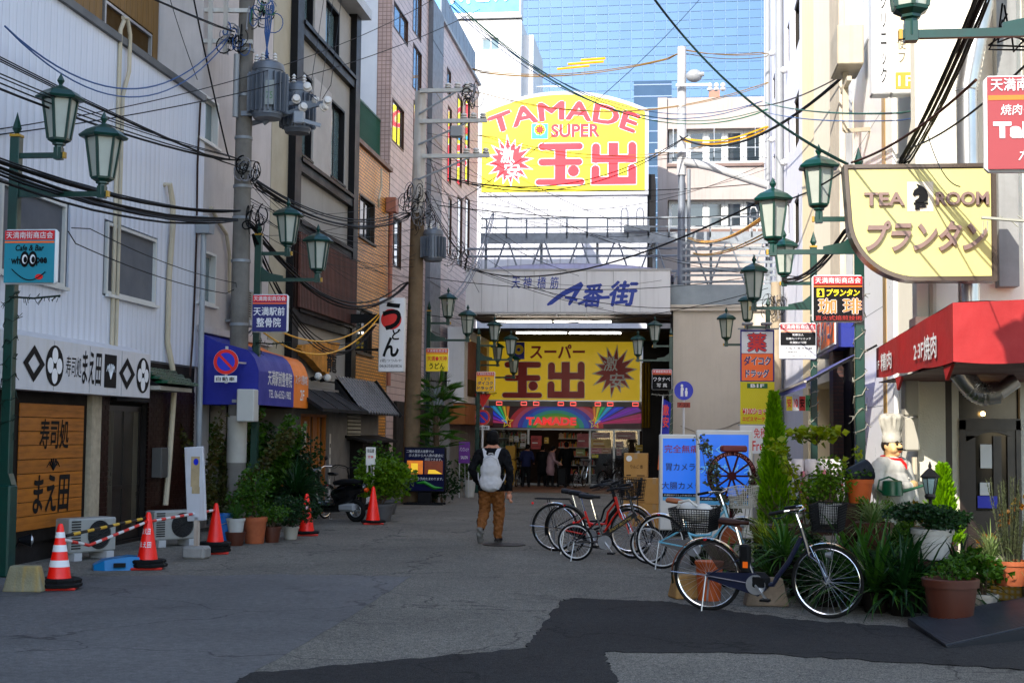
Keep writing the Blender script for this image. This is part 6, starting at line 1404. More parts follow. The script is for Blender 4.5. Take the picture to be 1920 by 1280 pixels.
# --- overhead cables
def cat(p0, p1, sag, n=14):
    p0, p1 = Vector(p0), Vector(p1); return [p0.lerp(p1, k / n) - Vector((0, 0, sag * 4 * (k / n) * (1 - k / n))) for k in range(n + 1)]
def cable(label, p0, p1, sag=.3, r=.012, mat=None, strands=1, spread=.03, group='overhead cables', wob_=0.0, name='overhead_cable'):
    b = MB(); q = random.Random(len(bpy.data.objects))
    for k in range(strands):
        o = Vector((q.uniform(-1, 1), q.uniform(-1, 1), q.uniform(-1, 1))) * spread * (strands > 1)
        P = cat(Vector(p0) + o * .3, Vector(p1) + o * .3, sag * (1 + q.uniform(-.1, .1) * (strands > 1)), 22)
        for i in range(1, len(P) - 1): P[i] = P[i] + o + Vector((0, 0, q.uniform(-1, 1) * wob_))
        b.tube(P, r * q.uniform(.8, 1.1), 5)
    o = b.build(name, mat or MCABLE, None, True); tag(o, label, 'cable', group); return o
A_ = lambda px, py, Y: PY(px, py, Y)
# thick black bundles from the left edge to the concrete pole
cable('thick black cable bundle sagging from the left edge under the lanterns', Vector((-6.5, 2, 5.3)), A_(445, 412, 23.5), .95, .015, None, 7, .035, wob_=.006)
cable('second black cable bundle meeting the concrete pole above the clinic sign', Vector((-6.6, 2, 5.0)), A_(450, 395, 23.5), .75, .012, None, 6, .03, wob_=.006)
cable('thin twin wire crossing the white cladding high up', Vector((-6.9, 1, 6.0)), A_(620, -25, 30), .5, .009)
cable('thin wire pair from the left edge to the pole crossarm', Vector((-6.8, 1, 5.6)), A_(440, 60, 23.5), .25, .011, None, 2)
cable('blue green looping cable across the white cladding', A_(10, 50, 15.6), A_(430, 68, 23.6), .9, .013, MCB, 2, .02)
cable('dark triple cable from the left edge passing behind both lanterns', Vector((-6.9, 2, 5.6)), A_(446, 312, 23.5), .3, .009, None, 3, .03)
cable('black cable fan reaching the concrete pole at lantern height', Vector((-6.7, 2, 5.2)), A_(450, 300, 23.6), .5, .009, None, 5, .05)
cable('long thin wire rising to the right across the transformers', A_(-20, 245, 16), A_(820, -5, 32), .4, .008); cable('long thin wire just below the one across the transformers', A_(-20, 255, 16), A_(900, 18, 34), .4, .008)
cable('slack wire from the cladding corner up to the top edge', A_(370, 150, 23.4), A_(310, -30, 22), .05, .008); cable('wire falling past the stucco window to the concrete pole', A_(362, -20, 22.8), A_(432, 300, 23.4), .05, .01, None, 2)
cable('pair of taut wires between the cafe sign and the stucco window', A_(130, 430, 15.8), A_(440, 540, 23.4), .1, .008, None, 2, .12)
cable('cable bundle from the concrete pole to the rusty pole over the slat screen', A_(470, 330, 23.7), A_(770, 400, 35.8), .5, .014, None, 6, .08)
cable('lower sagging bundle between the two left poles', A_(470, 420, 23.7), A_(765, 530, 35.8), 1.0, .018, None, 5, .05); cable('wavy cable passing in front of the orange tiles', A_(475, 440, 23.7), A_(705, 610, 33.9), 1.2, .014, None, 4, .06)
cable('yellow sleeved cable drooping below the slat screen', A_(478, 592, 23.7), A_(710, 588, 33.9), .55, .018, MCY); cable('second yellow sleeved cable just under the first', A_(478, 610, 23.7), A_(712, 592, 33.9), .7, .018, MCY)
cable('fan of thin wires from transformer insulators up to the top edge', A_(600, 190, 23.6), A_(628, -20, 28), .02, .006, None, 3, .15)
for k, (a, c) in enumerate(((350, 470), (372, 500), (395, 540))): cable(('topmost', 'middle', 'lowest')[k] + ' of three thin wires before the grey framed building', A_(470, a, 23.8), A_(775, c - 40, 35.8), .3, .008)
cable('wires from the rusty pole top to the arcade catwalk', A_(800, 360, 36), A_(900, 500, 47), .3, .012, None, 4, .1)
cable('grey cable bundle rising from the lantern to the arcade', A_(838, 570, 37.5), A_(925, 400, 50), .6, .02, MCW, 4, .05)
# across the picture
cable('green and blue cable sweeping from the top down to the right building', A_(830, -20, 30), A_(1440, 205, 36), 1.3, .012, MCG, 3, .03); cable('second green cable sweeping just below the first', A_(845, 10, 30), A_(1430, 190, 36), 1.2, .012, MCB, 2, .03)
cable('green and blue cable running level to the tea room wall', A_(1435, 192, 36), A_(1710, 208, 19.5), .1, .009, MCG, 2, .03); cable('lower level green cable ending at the tea room wall', A_(1435, 210, 36), A_(1708, 222, 19.5), .1, .009, MCB, 2, .03)
cable('thick dark cable diving from the top edge to the tea room sign', A_(1215, -20, 24), A_(1590, 308, 17.4), .35, .02, M('cable_dark_green', (.008, .03, .025), .5, var=0), 2, .02)
cable('yellow wires with yellow sleeves at the top of the grid tower', A_(885, 128, 55), A_(1270, 100, 48.5), .4, .016, M('cable_tan', (.25, .16, .05), .6, var=0), 3, .12)
for k, (x0, y0, x1, y1) in enumerate(((1090, 113, 1135, 110), (1065, 121, 1132, 116), (1045, 130, 1105, 124))):
    cable(('topmost', 'middle', 'lowest')[k] + ' of the three yellow sleeves on the wires before the blue tower', A_(x0, y0, 51.4), A_(x1, y1, 51.2), 0, .05, MCY, group='yellow sleeves on the wires')
cable('three tan wires running right from the steel pole top', A_(1272, 95, 48.5), A_(1440, 102, 50), .15, .016, M('cable_tan'), 3, .12)
cable('tan wires crossing the arch of the roof sign', A_(880, 170, 47), A_(1440, 155, 49), .9, .014, M('cable_tan'), 2, .08); cable('tan wires crossing the middle of the roof sign', A_(895, 255, 47), A_(1440, 240, 49), 1.0, .014, M('cable_tan'), 2, .1)
cable('black cable climbing across the roof sign to the right', A_(840, 335, 40), A_(1290, 255, 48.3), .9, .018, None, 2, .03); cable('black cable climbing on from the steel pole to the cream building', A_(1275, 255, 48.3), A_(1590, 135, 27.2), .8, .022, None, 2, .03)
cable('thin black wire level across the roof sign', A_(880, 345, 47), A_(1435, 343, 49), .25, .018); cable('long black wire over the white wall below the roof sign', A_(820, 385, 40), A_(1430, 398, 49), .3, .016)
cable('long diagonal wire falling from the top right of the tower', A_(1320, -10, 60), A_(840, 390, 40), .6, .012)
cable('black cable from the arcade board to the lantern at right', A_(870, 500, 45), A_(1440, 370, 22), .7, .018)
cable('black wire sagging over the arcade board', A_(790, 460, 36), A_(1440, 560, 40), .8, .010); cable('thin wire drooping across the board lettering', A_(800, 470, 36), A_(1257, 600, 46), .3, .010); cable('thin wire nearly level across the board foot', A_(800, 590, 37), A_(1440, 540, 36), .5, .010); cable('upper wire crossing the blue lettering', A_(800, 520, 36.5), A_(1400, 520, 44), .35, .010)
cable('orange yellow sleeved bundle rising to the right lanterns', A_(1290, 447, 48), A_(1445, 395, 28), .35, .016, MCY, 5, .05); cable('single orange yellow cable below the bundle at right', A_(1300, 475, 48), A_(1445, 435, 26), .2, .02, MCY, 2, .03)
cable('yellow bundle higher up behind the steel pole', A_(1280, 262, 48), A_(1440, 238, 45), .25, .018, MCY, 5, .06)
cable('black cable from the white lantern roofs to the tea sign', A_(1400, 380, 22), A_(1585, 318, 17.3), .15, .012); cable('thick bundle of black cables climbing to the top right edge', A_(1690, 308, 17.6), A_(1850, -30, 13), .12, .012, None, 10, .06, wob_=.006)
cable('brown cable from the tea sign up to the right edge', A_(1597, 305, 17.1), A_(1830, 150, 13), .1, .014, M('cable_brown', (.09, .045, .03), .6, var=0)); cable('thin wire from the marble wall to the right edge', A_(1700, 280, 17), A_(1935, 110, 11), .1, .010); cable('bundle of wires between the right lanterns and the cream wall', A_(1470, 520, 26), A_(1600, 420, 18.8), .25, .012, None, 6, .06)
cable('cable loop hanging from the red restaurant sign', A_(1800, 350, 12), A_(1740, 255, 15), .12, .005)
cable('thin cable from the cream service mast down to the left', A_(1580, 140, 27.6), A_(1400, 200, 45), .2, .015, None, 2, .05)
b = MB()
for k in range(10):
    q = random.Random(k); x = 1790 + k * 8; b.tube([A_(1880 + q.uniform(-10, 30), 30 + q.uniform(-30, 40), 11), A_(1885 + q.uniform(-40, 30), 70 + q.uniform(-20, 30), 11.2), A_(1925, 40 + k * 6, 10.8)], .008, 5)
tag(b.build('cable_knot', MCABLE, None, True), 'knot of black wires at the top right corner', 'cable', 'overhead cables')
q = random.Random(21)
for k in range(12): cable('thin dark wire in the web between concrete pole and rusty pole', A_(470, q.uniform(310, 460), 23.8), A_(775 + q.uniform(-8, 8), q.uniform(360, 560), 35.8), q.uniform(.1, .7), .006)
for k in range(9): cable('thin dark wire in the web from the rusty pole to the arcade', A_(795 + q.uniform(-20, 20), q.uniform(200, 480), 36), A_(q.uniform(880, 1290), q.uniform(400, 600), 47.5), q.uniform(.1, .6), .007)
for k in range(8): cable('thin dark wire crossing high between the rusty pole and the right facades', A_(800, q.uniform(180, 420), 36), A_(1440 + q.uniform(-6, 4), q.uniform(250, 520), 38), q.uniform(.2, 1.0), .007)
# ================================================================== STREET THINGS
BLOBS = []
CLOTH = bpy.data.textures.new('cloth_folds', 'CLOUDS'); CLOTH.noise_scale = .055; CLOTH.noise_depth = 1
def blob(parent, name, caps, mats, fn, vox=.016, smooth=6, fold=0.0):
    """one continuous body: overlapping tapered limbs, fused at the end; fn(point) gives the material"""
    b = MB()
    for c in caps:
        if len(c) == 3: b.ball(c[0], 1.0, 14, 10, c[1])
        else: b.tube(c[0], c[1], 12); b.ball(c[0][0], c[1][0], 12, 8); b.ball(c[0][-1], c[1][-1], 12, 8)
    o = b.build(name, mats, parent); o.modifiers.new('r', 'REMESH').mode = 'VOXEL'; o.modifiers['r'].voxel_size = vox
    m = o.modifiers.new('s', 'SMOOTH'); m.factor = .5; m.iterations = smooth
    if fold: d = o.modifiers.new('d', 'DISPLACE'); d.texture = CLOTH; d.strength = fold; d.mid_level = .5
    BLOBS.append((o, fn, mats)); return o
def flush_blobs():
    bpy.context.view_layer.update(); dg = bpy.context.evaluated_depsgraph_get()
    for o, fn, mats in BLOBS:
        me = bpy.data.meshes.new_from_object(o.evaluated_get(dg)); o.modifiers.clear()
        me.materials.clear()
        for x in mats: me.materials.append(x)
        me.polygons.foreach_set('material_index', [fn(p.center) for p in me.polygons]); me.polygons.foreach_set('use_smooth', [True] * len(me.polygons)); o.data = me
MCO = M('cone_orange', (.82, .06, .012), .4, var=.12, vs=5, streak=.12, scol=(.2, .03, .02))
_cone = MB(); _cone.lathe([(.14, .03), (.135, .06), (.032, .66), (.02, .69), (.001, .695)], 28); _cm = _cone.mesh('cone_body', MCO, True)
_cb = MB(); _cb.bbox(-.19, .19, -.19, .19, 0, .03, .02); _cbm = _cb.mesh('cone_base', M('cone_base_red', (.5, .05, .025), .6, var=.2))
_w = MB(); _w.lathe([(.15, .0), (.23, .0), (.235, .03), (.21, .045), (.15, .045)], 8, (0, 0, .03), a0=R(22)); _wm = _w.mesh('rubber_weight', MRUB)
def cone(label, px, py, stripes=False, weights=1, words=None, rz=0.3, sc=1.0):
    t = thing('traffic_cone', label, 'traffic cone', PG(px, py), rz, 'orange traffic cones on the left')
    z = .0
    piece(_cbm, 'base', t)
    for k in range(weights): piece(_wm, 'rubber_weight', t, (rnd.uniform(-.02, .02), rnd.uniform(-.02, .02), .045 * k), rot=(0, 0, rnd.uniform(0, 1.5)))
    piece(_cm, 'body', t, sc=(sc, sc, sc))
    if stripes:
        for (z0, z1) in ((.24, .31), (.40, .47), (.545, .605)):
            b = MB(); rr = lambda z: .135 - (z - .06) / .6 * .103 + .003; b.lathe([(rr(z0), z0), (rr(z1), z1)], 28, caps=False); b.build('white_stripe', M('reflective_white', (.72, .72, .72), .4, var=.08), t, True)
    if words:
        for k, w_ in enumerate(words):
            zc = .30 + .16 * (1 - k); rr = .135 - (zc - .06) / .6 * .103
            text(w_, t, 0, 1, 0, 1, MWHT, fn=lambda u, q, y, zc=zc, rr=rr, rz=rz: ((rr + .006) * math.sin((u - .5) * 1.5 - rz), -(rr + .006 + (.5 - q) * .012) * math.cos((u - .5) * 1.5 - rz), zc + (q - .5) * .07), bold=.02)
    return t
c1 = cone('white striped orange cone beside the yellow painted concrete block', 110, 1104, True, 2)
c2 = cone('orange cone with hand painted shop name beside the blue plastic case', 276, 1066, False, 2, ['まえ田', 'まえ田'])
c3 = cone('orange cone beside the blue bucket and flower pots', 403, 1037, False, 3)
c4 = cone('orange cone standing against the left shrubs before the scooter', 574, 1003, False, 1, ['天満'], sc=.98)
c5 = cone('orange cone between the scooter and the potted round bush', 699, 982, False, 1)
def striped_bar(label, p0, p1, mats, n=13, r=.018):
    t = thing('barrier_bar', label, 'barrier bar', p0, 0); P0 = Vector((0, 0, 0)); P1_ = Vector(p1) - Vector(p0)
    for k in range(n):
        MB().cyl(P0.lerp(P1_, k / n), P0.lerp(P1_, (k + 1) / n), r, n=8).build('bar_segment', mats[k % 2], t, True)
    return t
MSR, MSW, MSY, MSK = M('bar_red', (.55, .04, .03), .45, var=.1), M('bar_white', (.62, .62, .62), .45, var=.1), M('bar_yellow', (.55, .36, .02), .5, var=.15), M('bar_black', (.02, .02, .02), .5, var=.1)
v1, v2, v3 = [Vector(c.location) for c in (c1, c2, c3)]
striped_bar('yellow and black barrier bar between the two sushi shop cones', v1 + Vector((.04, .04, .56)), v2 + Vector((-.03, .03, .62)), [MSK, MSY])
mid = v1.lerp(v2, .3) + Vector((0, 0, .41)); striped_bar('red and white barrier bar sagging from the striped cone', v1 + Vector((.05, 0, .52)), mid, [MSW, MSR], 4); striped_bar('red and white barrier bar below the yellow and black one', mid, v2 + Vector((0, 0, .58)), [MSR, MSW], 11)
striped_bar('red and white barrier bar running behind the white notice board', v2 + Vector((.03, 0, .58)), v3 + Vector((0, 0, .6)), [MSR, MSW], 15)
def wheel_stop(label, px, py, paint, w_=.5, h_=.27, d=.22, rz=0.1):
    t = thing('concrete_block', label, 'concrete block', PG(px, py), rz); b = MB(); hw = w_ / 2
    vs = [(-hw, -d / 2, 0), (hw, -d / 2, 0), (hw, d / 2, 0), (-hw, d / 2, 0), (-hw * .72, -d * .32, h_), (hw * .72, -d * .32, h_), (hw * .72, d * .32, h_), (-hw * .72, d * .32, h_)]
    b.add(vs, [(0, 3, 2, 1), (4, 5, 6, 7), (0, 1, 5, 4), (1, 2, 6, 5), (2, 3, 7, 6), (3, 0, 4, 7)]); o = b.build('block', paint, t); m = o.modifiers.new('b', 'BEVEL'); m.width = .02; m.segments = 2
    return t
MYC = M('worn_yellow_concrete', (.26, .24, .17), .9, var=.3, vs=4, bump=.5, bs=50, streak=.8, scol=(.36, .22, .03)); MOC2 = M('ochre_concrete', (.34, .22, .10), .9, var=.3, vs=4, bump=.5, bs=50, streak=.4)
wheel_stop('concrete block with worn yellow paint at the left lamp post', 47, 1108, MYC, .42, .27); wheel_stop('ochre concrete block under the rear wheel of the dark bicycle', 1284, 1120, MOC2, .30, .24, .3, .3); wheel_stop('grey brown concrete block under the crank of the dark bicycle', 1436, 1134, M('brown_concrete', (.2, .16, .12), .9, var=.3, vs=4, bump=.5, bs=50), .44, .28, .25)
t = thing('plastic_case', 'blue angular plastic case lying beside the lettered cone', 'case', PG(225, 1066), R(28))
b = MB(); L_ = [(-.32, .12, .06), (-.2, .2, .12), (.1, .22, .16), (.32, .2, .14)]
for i in range(3):
    x0, w0, h0 = L_[i]; x1, w1, h1 = L_[i + 1]
    b.add([(x0, -w0, .0), (x0, w0, 0), (x0, w0 * .7, h0), (x0, -w0 * .7, h0), (x1, -w1, .0), (x1, w1, 0), (x1, w1 * .7, h1), (x1, -w1 * .7, h1)], [(0, 4, 7, 3), (3, 7, 6, 2), (1, 2, 6, 5)] + ([(0, 3, 2, 1)] if i == 0 else []) + ([(4, 5, 6, 7)] if i == 2 else []))
b.build('shell', M('blue_plastic', (.02, .20, .38), .35, var=.15), t); MB().box(-.1, .04, -.24, -.2, .04, .09).build('latch', MBLKP, t)
# notice board on a concrete foot
p = PG(368, 1047); t = thing('notice_board', 'narrow white rusty notice board on a concrete foot', 'notice board', p, R(-4))
MB().bbox(-.16, .16, -.13, .13, 0, .17, .03).build('concrete_foot', MCONC, t); MB().bar((0, 0, .15), (0, 0, .55), .06).build('stem', M('rusty_white', (.45, .4, .35), .7, var=.3, streak=.7, scol=(.16, .06, .02)), t)
b = MB(); b.T = Matrix.Translation((0, 0, .5)) @ Matrix.Rotation(R(-4), 4, 'Y'); b.bbox(-.13, .13, -.03, .03, 0, .98, .008); bo = b.build('board', M('board_white', (.52, .53, .56), .5, var=.12, streak=.4, scol=(.25, .1, .04)), t)
b = MB(); b.box(-.09, .03, -.036, -.031, .95, 1.35); b.box(-.07, .04, -.037, -.032, .86, .95); b.build('worn_sticker', M('sticker_tan', (.40, .33, .22), .7, var=.3, vs=8), t); disc(t, -.02, 1.28, .035, .045, MBLU, -.04, 16)
ac_unit(None, 'air conditioner on the ground below the plank board', PG(166, 1052) + Vector((-.05, .25, 0)), R(62), .76, .44); ac_unit(None, 'air conditioner on the ground behind the notice board', PG(322, 1026) + Vector((0, .2, 0)), R(48), .72, .42)
for lbl, (px, py), zz in (('black clip spotlight on the ground under the plank board', (45, 1012), .32), ('black spotlight on top of the first ground air conditioner', (158, 985), .68)):
    p = PX(px, py, -7.75); t = thing('spot_lamp', lbl, 'lamp', (p.x, p.y, p.z), R(40)); MB().tube([(-.07, 0, 0), (-.02, 0, 0), (.05, -.02, .0), (.08, -.03, 0)], [.03, .045, .075, .085], 14).build('lamp_head', MBLK, t, True); MB().ball((.07, -.02, 0), .06, 10, 8, (.6, 1, 1)).build('bulb', MALU, t, True); MB().tube([(-.05, 0, 0), (-.1, .05, -.12), (-.2, .1, -.16)], .012, 6).build('arm', MBLK, t)
# menu board of the restaurant
p = PG(797, 946); YM = p.y; r = RY(757, 838, 835, 922, YM)
t = thing('menu_board', 'dark blue lit restaurant board with banquet photographs and white lettering', 'sign board', (p.x, YM, p.z), R(0)); x0, x1, z0, z1 = r[0] - p.x, r[1] - p.x, r[2] - p.z, r[3] - p.z; w_, h_ = x1 - x0, z1 - z0
MB().bbox(x0, x1, 0, .18, z0, z1, .02).build('case', MBLK, t); MB().box(x0 + .03, x1 - .03, -.005, 0, z0 + .03, z1 - .03).build('face', M('menu_navy', (.012, .015, .06), .4, var=.2), t)
for k, s_ in enumerate(('二階の個室お座敷では', '少人数から大人数の宴会に', '対応できます。', '各種宴会予約たまわります。')):
    zt = z1 - h_ * (.06 + .09 * k) if k < 3 else z0 + h_ * .33; text(s_, t, x0 + w_ * (.06, .12, .5, .12)[k], x0 + w_ * (.72, .95, .92, .95)[k], zt - h_ * .065, zt, MWHT, y=-.009, shear=.1)
MG1 = M('photo_glow', (.45, .14, .02), .4, var=.6, vs=7, emit=.25, ecol=(.5, .15, .02)); MG2 = M('photo_dark', (.12, .03, .015), .4, var=.6, vs=7, emit=.08, ecol=(.3, .06, .02)); MG3 = M('photo_yellow', (.6, .4, .03), .4, var=.2, emit=.3, ecol=(.6, .38, .03))
MB().box(x0 + w_ * .08, x0 + w_ * .46, -.009, -.006, z0 + h_ * .4, z0 + h_ * .7).build('photograph', MG1, t); MB().box(x0 + w_ * .5, x0 + w_ * .94, -.009, -.006, z0 + h_ * .4, z0 + h_ * .7).build('photograph', MG2, t)
MB().prism([(x0 + w_ * .58, z0 + h_ * .41), (x0 + w_ * .93, z0 + h_ * .41), (x0 + w_ * .75, z0 + h_ * .5), (x0 + w_ * .6, z0 + h_ * .5)], -.012, -.0095).build('photo_table', MG3, t); MB().box(x0 + w_ * .18, x0 + w_ * .34, -.012, -.0095, z0 + h_ * .42, z0 + h_ * .64).build('photo_glow', MG3, t)
MB().tube([(x0 + w_ * .32, -.008, z0 + h_ * .2), (x0 + w_ * .5, -.008, z0 + h_ * .22), (x0 + w_ * .75, -.008, z0 + h_ * .1), (x0 + w_ * .94, -.008, z0 + h_ * .1)], [.02, .045, .045, .01], 6).build('green_swash', M('swash_green', (.03, .25, .03), .5, var=.1), t)
b = MB(); b.bbox((x0 + x1) / 2 - .17, (x0 + x1) / 2 + .17, .02, .16, .04, z0, .01); b.box((x0 + x1) / 2 - .5, (x0 + x1) / 2 + .5, -.16, -.1, 0, .05); b.box((x0 + x1) / 2 - .5, (x0 + x1) / 2 + .5, .28, .34, 0, .05); b.box((x0 + x1) / 2 - .2, (x0 + x1) / 2 + .2, -.1, .28, .01, .04); b.build('stand', MBLK, t)
def easel(label, px0, py0, px1, py1, Y, col, lines, name='stand_sign'):
    r = RY(px0, py0, px1, py1, Y); g = gz(Y); t = thing(name, label, 'sign', ((r[0] + r[1]) / 2, Y, g), 0); hw = (r[1] - r[0]) / 2; z0, z1 = max(.05, r[2] - g), r[3] - g
    MB().bbox(-hw, hw, 0, .03, z0, z1, .005).build('panel', col, t); b = MB(); b.bar((-hw + .03, .02, 0), (-hw + .03, .02, z0 + .1), .03); b.bar((hw - .03, .02, 0), (hw - .03, .02, z0 + .1), .03); b.bar((0, .3, 0), (0, .03, z1 - .1), .03); b.build('leg', MALU, t)
    for (s_, u0, u1, v0, v1, m) in lines: text(s_, t, -hw + 2 * hw * u0, -hw + 2 * hw * u1, z0 + (z1 - z0) * v0, z0 + (z1 - z0) * v1, m, y=-.004, bold=.01)
    return t
easel('small purple salon stand sign left of the arcade post', 860, 828, 881, 868, 41.0, M('salon_purple', (.16, .04, .26), .5, var=.1), [('パンフレット', .1, .9, .55, .75, MWHT), ('SALON', .2, .8, .2, .35, MWHT)])
easel('white paper menu on a stick in the potted round bush', 686, 838, 704, 872, 26.7, MPAPER, [('御品書', .15, .85, .7, .9, MINK), ('定食', .2, .8, .4, .55, MRED)], 'paper_menu')
# blue clinic signs
MSB = M('screen_blue', (.005, .20, .70), .35, var=.12, vs=1.0, emit=.12, ecol=(.005, .16, .75)); MFW = M('frame_white', (.62, .62, .60), .4, var=.06)
def clinic_stand(label, px0, py0, px1, py1, Y, rz, lines, foot=True):
    r = RY(px0, py0, px1, py1, Y); g = gz(Y); w_ = r[1] - r[0]; t = thing('stand_sign', label, 'sign', (r[0], Y, g), rz); z0, z1 = .1, r[3] - g; zf = r[2] - g
    MB().bbox(0, w_, 0, .2, z0, z1, .02).build('case', MFW, t, True); MB().box(.06, w_ - .06, -.006, .002, zf, z1 - .07).build('face', MSB, t); MB().box(.02, w_ - .02, .03, .17, 0, .1).build('foot', MBLKP, t)
    MB().box(.06, w_ - .06, -.009, -.0065, zf, zf + .06).build('foot_strip', M('pale_blue_strip', (.15, .4, .6), .4, var=.1), t)
    MB().box(.06, w_ - .06, -.009, -.0065, zf + .06, zf + .12).build('black_strip', MINK, t); text('天満駅前クリニック 06 6356 3838', t, .08, w_ - .08, zf + .075, zf + .105, MWHT, y=-.012)
    h_ = z1 - zf
    for (s_, u0, u1, v0, v1, m) in lines: text(s_, t, w_ * u0, w_ * u1, zf + h_ * v0, zf + h_ * v1, m, y=-.010, bold=.015)
    return t
MDR = M('print_crimson', (.28, .01, .05), .5, var=0); MDN = M('print_navy', (.01, .015, .10), .5, var=0); MLT = M('print_cyan', (.30, .62, .80), .5, var=0)
clinic_stand('blue clinic stand sign with dark lettering, further of the two', 1236, 814, 1316, 938, 24.2, R(3), [('完全無痛', .12, .92, .72, .84, MDR), ('胃カメラ', .16, .84, .45, .56, MDN), ('大腸カメラ', .06, .98, .17, .28, MDN)])
clinic_stand('blue clinic stand sign with pale lettering behind the red wheel planter', 1305, 806, 1411, 946, 22.6, R(0), [('痛くない', .12, .9, .68, .80, MLT), ('大腸カメラ', .08, .95, .42, .55, MLT)])
# drug store banner
Yb = 31.0; r = RY(1388, 618, 1452, 795, Yb); w_, h_ = r[1] - r[0], r[3] - r[2]
t = thing('hanging_banner', 'tall hanging drug store banner, white and orange above yellow dots', 'banner', (r[0], Yb, r[2]), 0)
MB().box(0, w_, 0, .012, h_ * .45, h_).build('upper_cloth', M('cloth_navy', (.03, .03, .22), .6, var=.05), t); MB().box(0, w_, 0, .012, 0, h_ * .448).build('lower_cloth', M('cloth_yellow', (.62, .56, .04), .6, var=.05), t)
MB().box(.03, w_ - .03, -.004, 0, h_ * .75, h_ * .98).build('white_field', MWHT, t); MB().box(.03, w_ - .03, -.004, 0, h_ * .46, h_ * .745).build('orange_field', MORG, t)
text('薬', t, w_ * .22, w_ * .76, h_ * .77, h_ * .96, MRED, y=-.01, bold=.03, rim=(MNAVY, .05)); text('ダイコク', t, w_ * .1, w_ * .9, h_ * .62, h_ * .72, MNAVY, y=-.01, bold=.06, rim=(MWHT, .05)); text('ドラッグ', t, w_ * .15, w_ * .85, h_ * .49, h_ * .58, MNAVY, y=-.01, bold=.06, rim=(MWHT, .05))
db = MB()
for j in range(20):
    for k in range(15):
        x, z = .03 + k * w_ * .066 + (.02 if j % 2 else 0), .02 + j * h_ * .0215; db.add([(x, -.003, z), (x + .008, -.003, z), (x + .004, -.003, z + .009)], [(0, 1, 2)])
db.build('dot_pattern', M('olive_dot', (.25, .2, .02), .6, var=0), t, stuff=True)
MB().bbox(w_ * .2, w_ * .8, -.006, -.003, h_ * .38, h_ * .43, .001).build('green_tab', M('tab_green', (.01, .14, .04), .5, var=0), t); text('B1F', t, w_ * .3, w_ * .7, h_ * .388, h_ * .425, MWHT, y=-.009, bold=.04)
text('¥100ショップ', t, w_ * .06, w_ * .94, h_ * .10, h_ * .175, MRED, y=-.009, bold=.05, rim=(MWHT, .05)); text('エビスマーケット', t, w_ * .06, w_ * .94, h_ * .03, h_ * .08, MRED, y=-.009, bold=.03)
b = MB(); b.bar((-.05, .02, h_ + .02), (w_ + .05, .02, h_ + .02), .03); b.bar((-.05, .02, -.02), (w_ + .05, .02, -.02), .03); b.bar((w_ + .05, .02, h_ + .02), (1.4, -.3, h_ + .1), .03); b.build('rod', MSTEEL, t)
for k in (.2, .75):
    b = MB(); b.bbox(w_ * k - .12, w_ * k + .12, -.3, -.1, h_ + .08, h_ + .14, .02); b.bar((w_ * k, -.2, h_ + .1), (w_ * k, .03, h_ + .02), .03); b.build('floodlight', MGREY, t)
easel('white tax free notice board half hidden by the cypress', 1387, 797, 1440, 850, 30.5, MWHT, [('Free', .45, .98, .1, .45, MRED), ('免税', .5, .95, .55, .9, MRED)])
# nobori flag
Yn = 27.5; t = thing('banner_flag', 'narrow blue and orange flag on a white pole beside the cartons', 'flag', (PY(1232, 880, Yn).x, Yn, gz(Yn)), 0)
b = MB(); top = PY(1243, 742, Yn); xo = top.x - t.location.x; b.tube([(0, 0, 0), (xo, 0, top.z - gz(Yn))], .012, 6); b.build('pole', MW, t)
b = MB(); n = 10; zt, zb = top.z - gz(Yn) - .05, PY(1235, 880, Yn).z - gz(Yn)
for k in range(n):
    f0, f1 = k / n, (k + 1) / n; za, zc2 = zt + (zb - zt) * f0, zt + (zb - zt) * f1; xa, xc = xo * (1 - f0 * .9), xo * (1 - f1 * .9); wf = .16
    b.add([(xa, .0, za), (xa + wf, .04 * math.sin(k), za - .08), (xc + wf, .04 * math.sin(k + 1), zc2 - .08), (xc, 0, zc2)], [(0, 3, 2, 1)], 0 if k < 5 else 1)
b.build('cloth', [M('flag_blue', (.04, .05, .35), .7, var=.1), M('flag_orange', (.7, .2, .04), .7, var=.1)], t); text('激安', t, xo * .75 + .02, xo * .75 + .14, zt - .55, zt - .12, MRED, y=-.06, vert=True, bold=.04)
# cartons
MCB2 = M('cardboard', (.42, .26, .11), .8, var=.1, vs=3)
def carton(label, x, y, z, w_, d, h_, rz=0.0, mark=True):
    t = thing('carton', label, 'carton', (x, y, z), rz, 'cardboard cartons by the arcade'); MB().bbox(-w_ / 2, w_ / 2, -d / 2, d / 2, 0, h_, .008).build('box', MCB2, t); b = MB(); b.box(-.03, .03, -d / 2 - .002, -d / 2 - .0005, h_ - .1, h_); b.box(-.03, .03, -d / 2, d / 2, h_ + .0005, h_ + .002); b.build('tape', M('tape_tan', (.36, .24, .12), .35, var=.05), t)
    if mark:
        disc(t, -w_ * .28, h_ * .78, .055, .055, MPAPER, -d / 2 - .004, 20, 'round_label'); text('りんご 壺', t, -w_ * .22, w_ * .3, h_ * .38, h_ * .52, M('carton_ink', (.06, .04, .03), .7, var=0), y=-d / 2 - .004, bold=.01)
        b = MB(); b.box(-w_ * .4, -w_ * .2, -d / 2 - .003, -d / 2 - .001, h_ * .06, h_ * .11); b.box(w_ * .05, w_ * .38, -d / 2 - .003, -d / 2 - .001, h_ * .06, h_ * .1); b.build('print_bar', M('carton_ink'), t)
    return t
Yc = 27.0; xc = PY(1191, 870, Yc).x; gc = gz(Yc)
for k, l in enumerate(('lowest', 'middle', 'topmost')): carton(l + ' of three stacked cardboard cartons beside the blue signs', xc + .01 * k, Yc, gc + k * .455, .44, .4, .452, .02 * (1 - k))
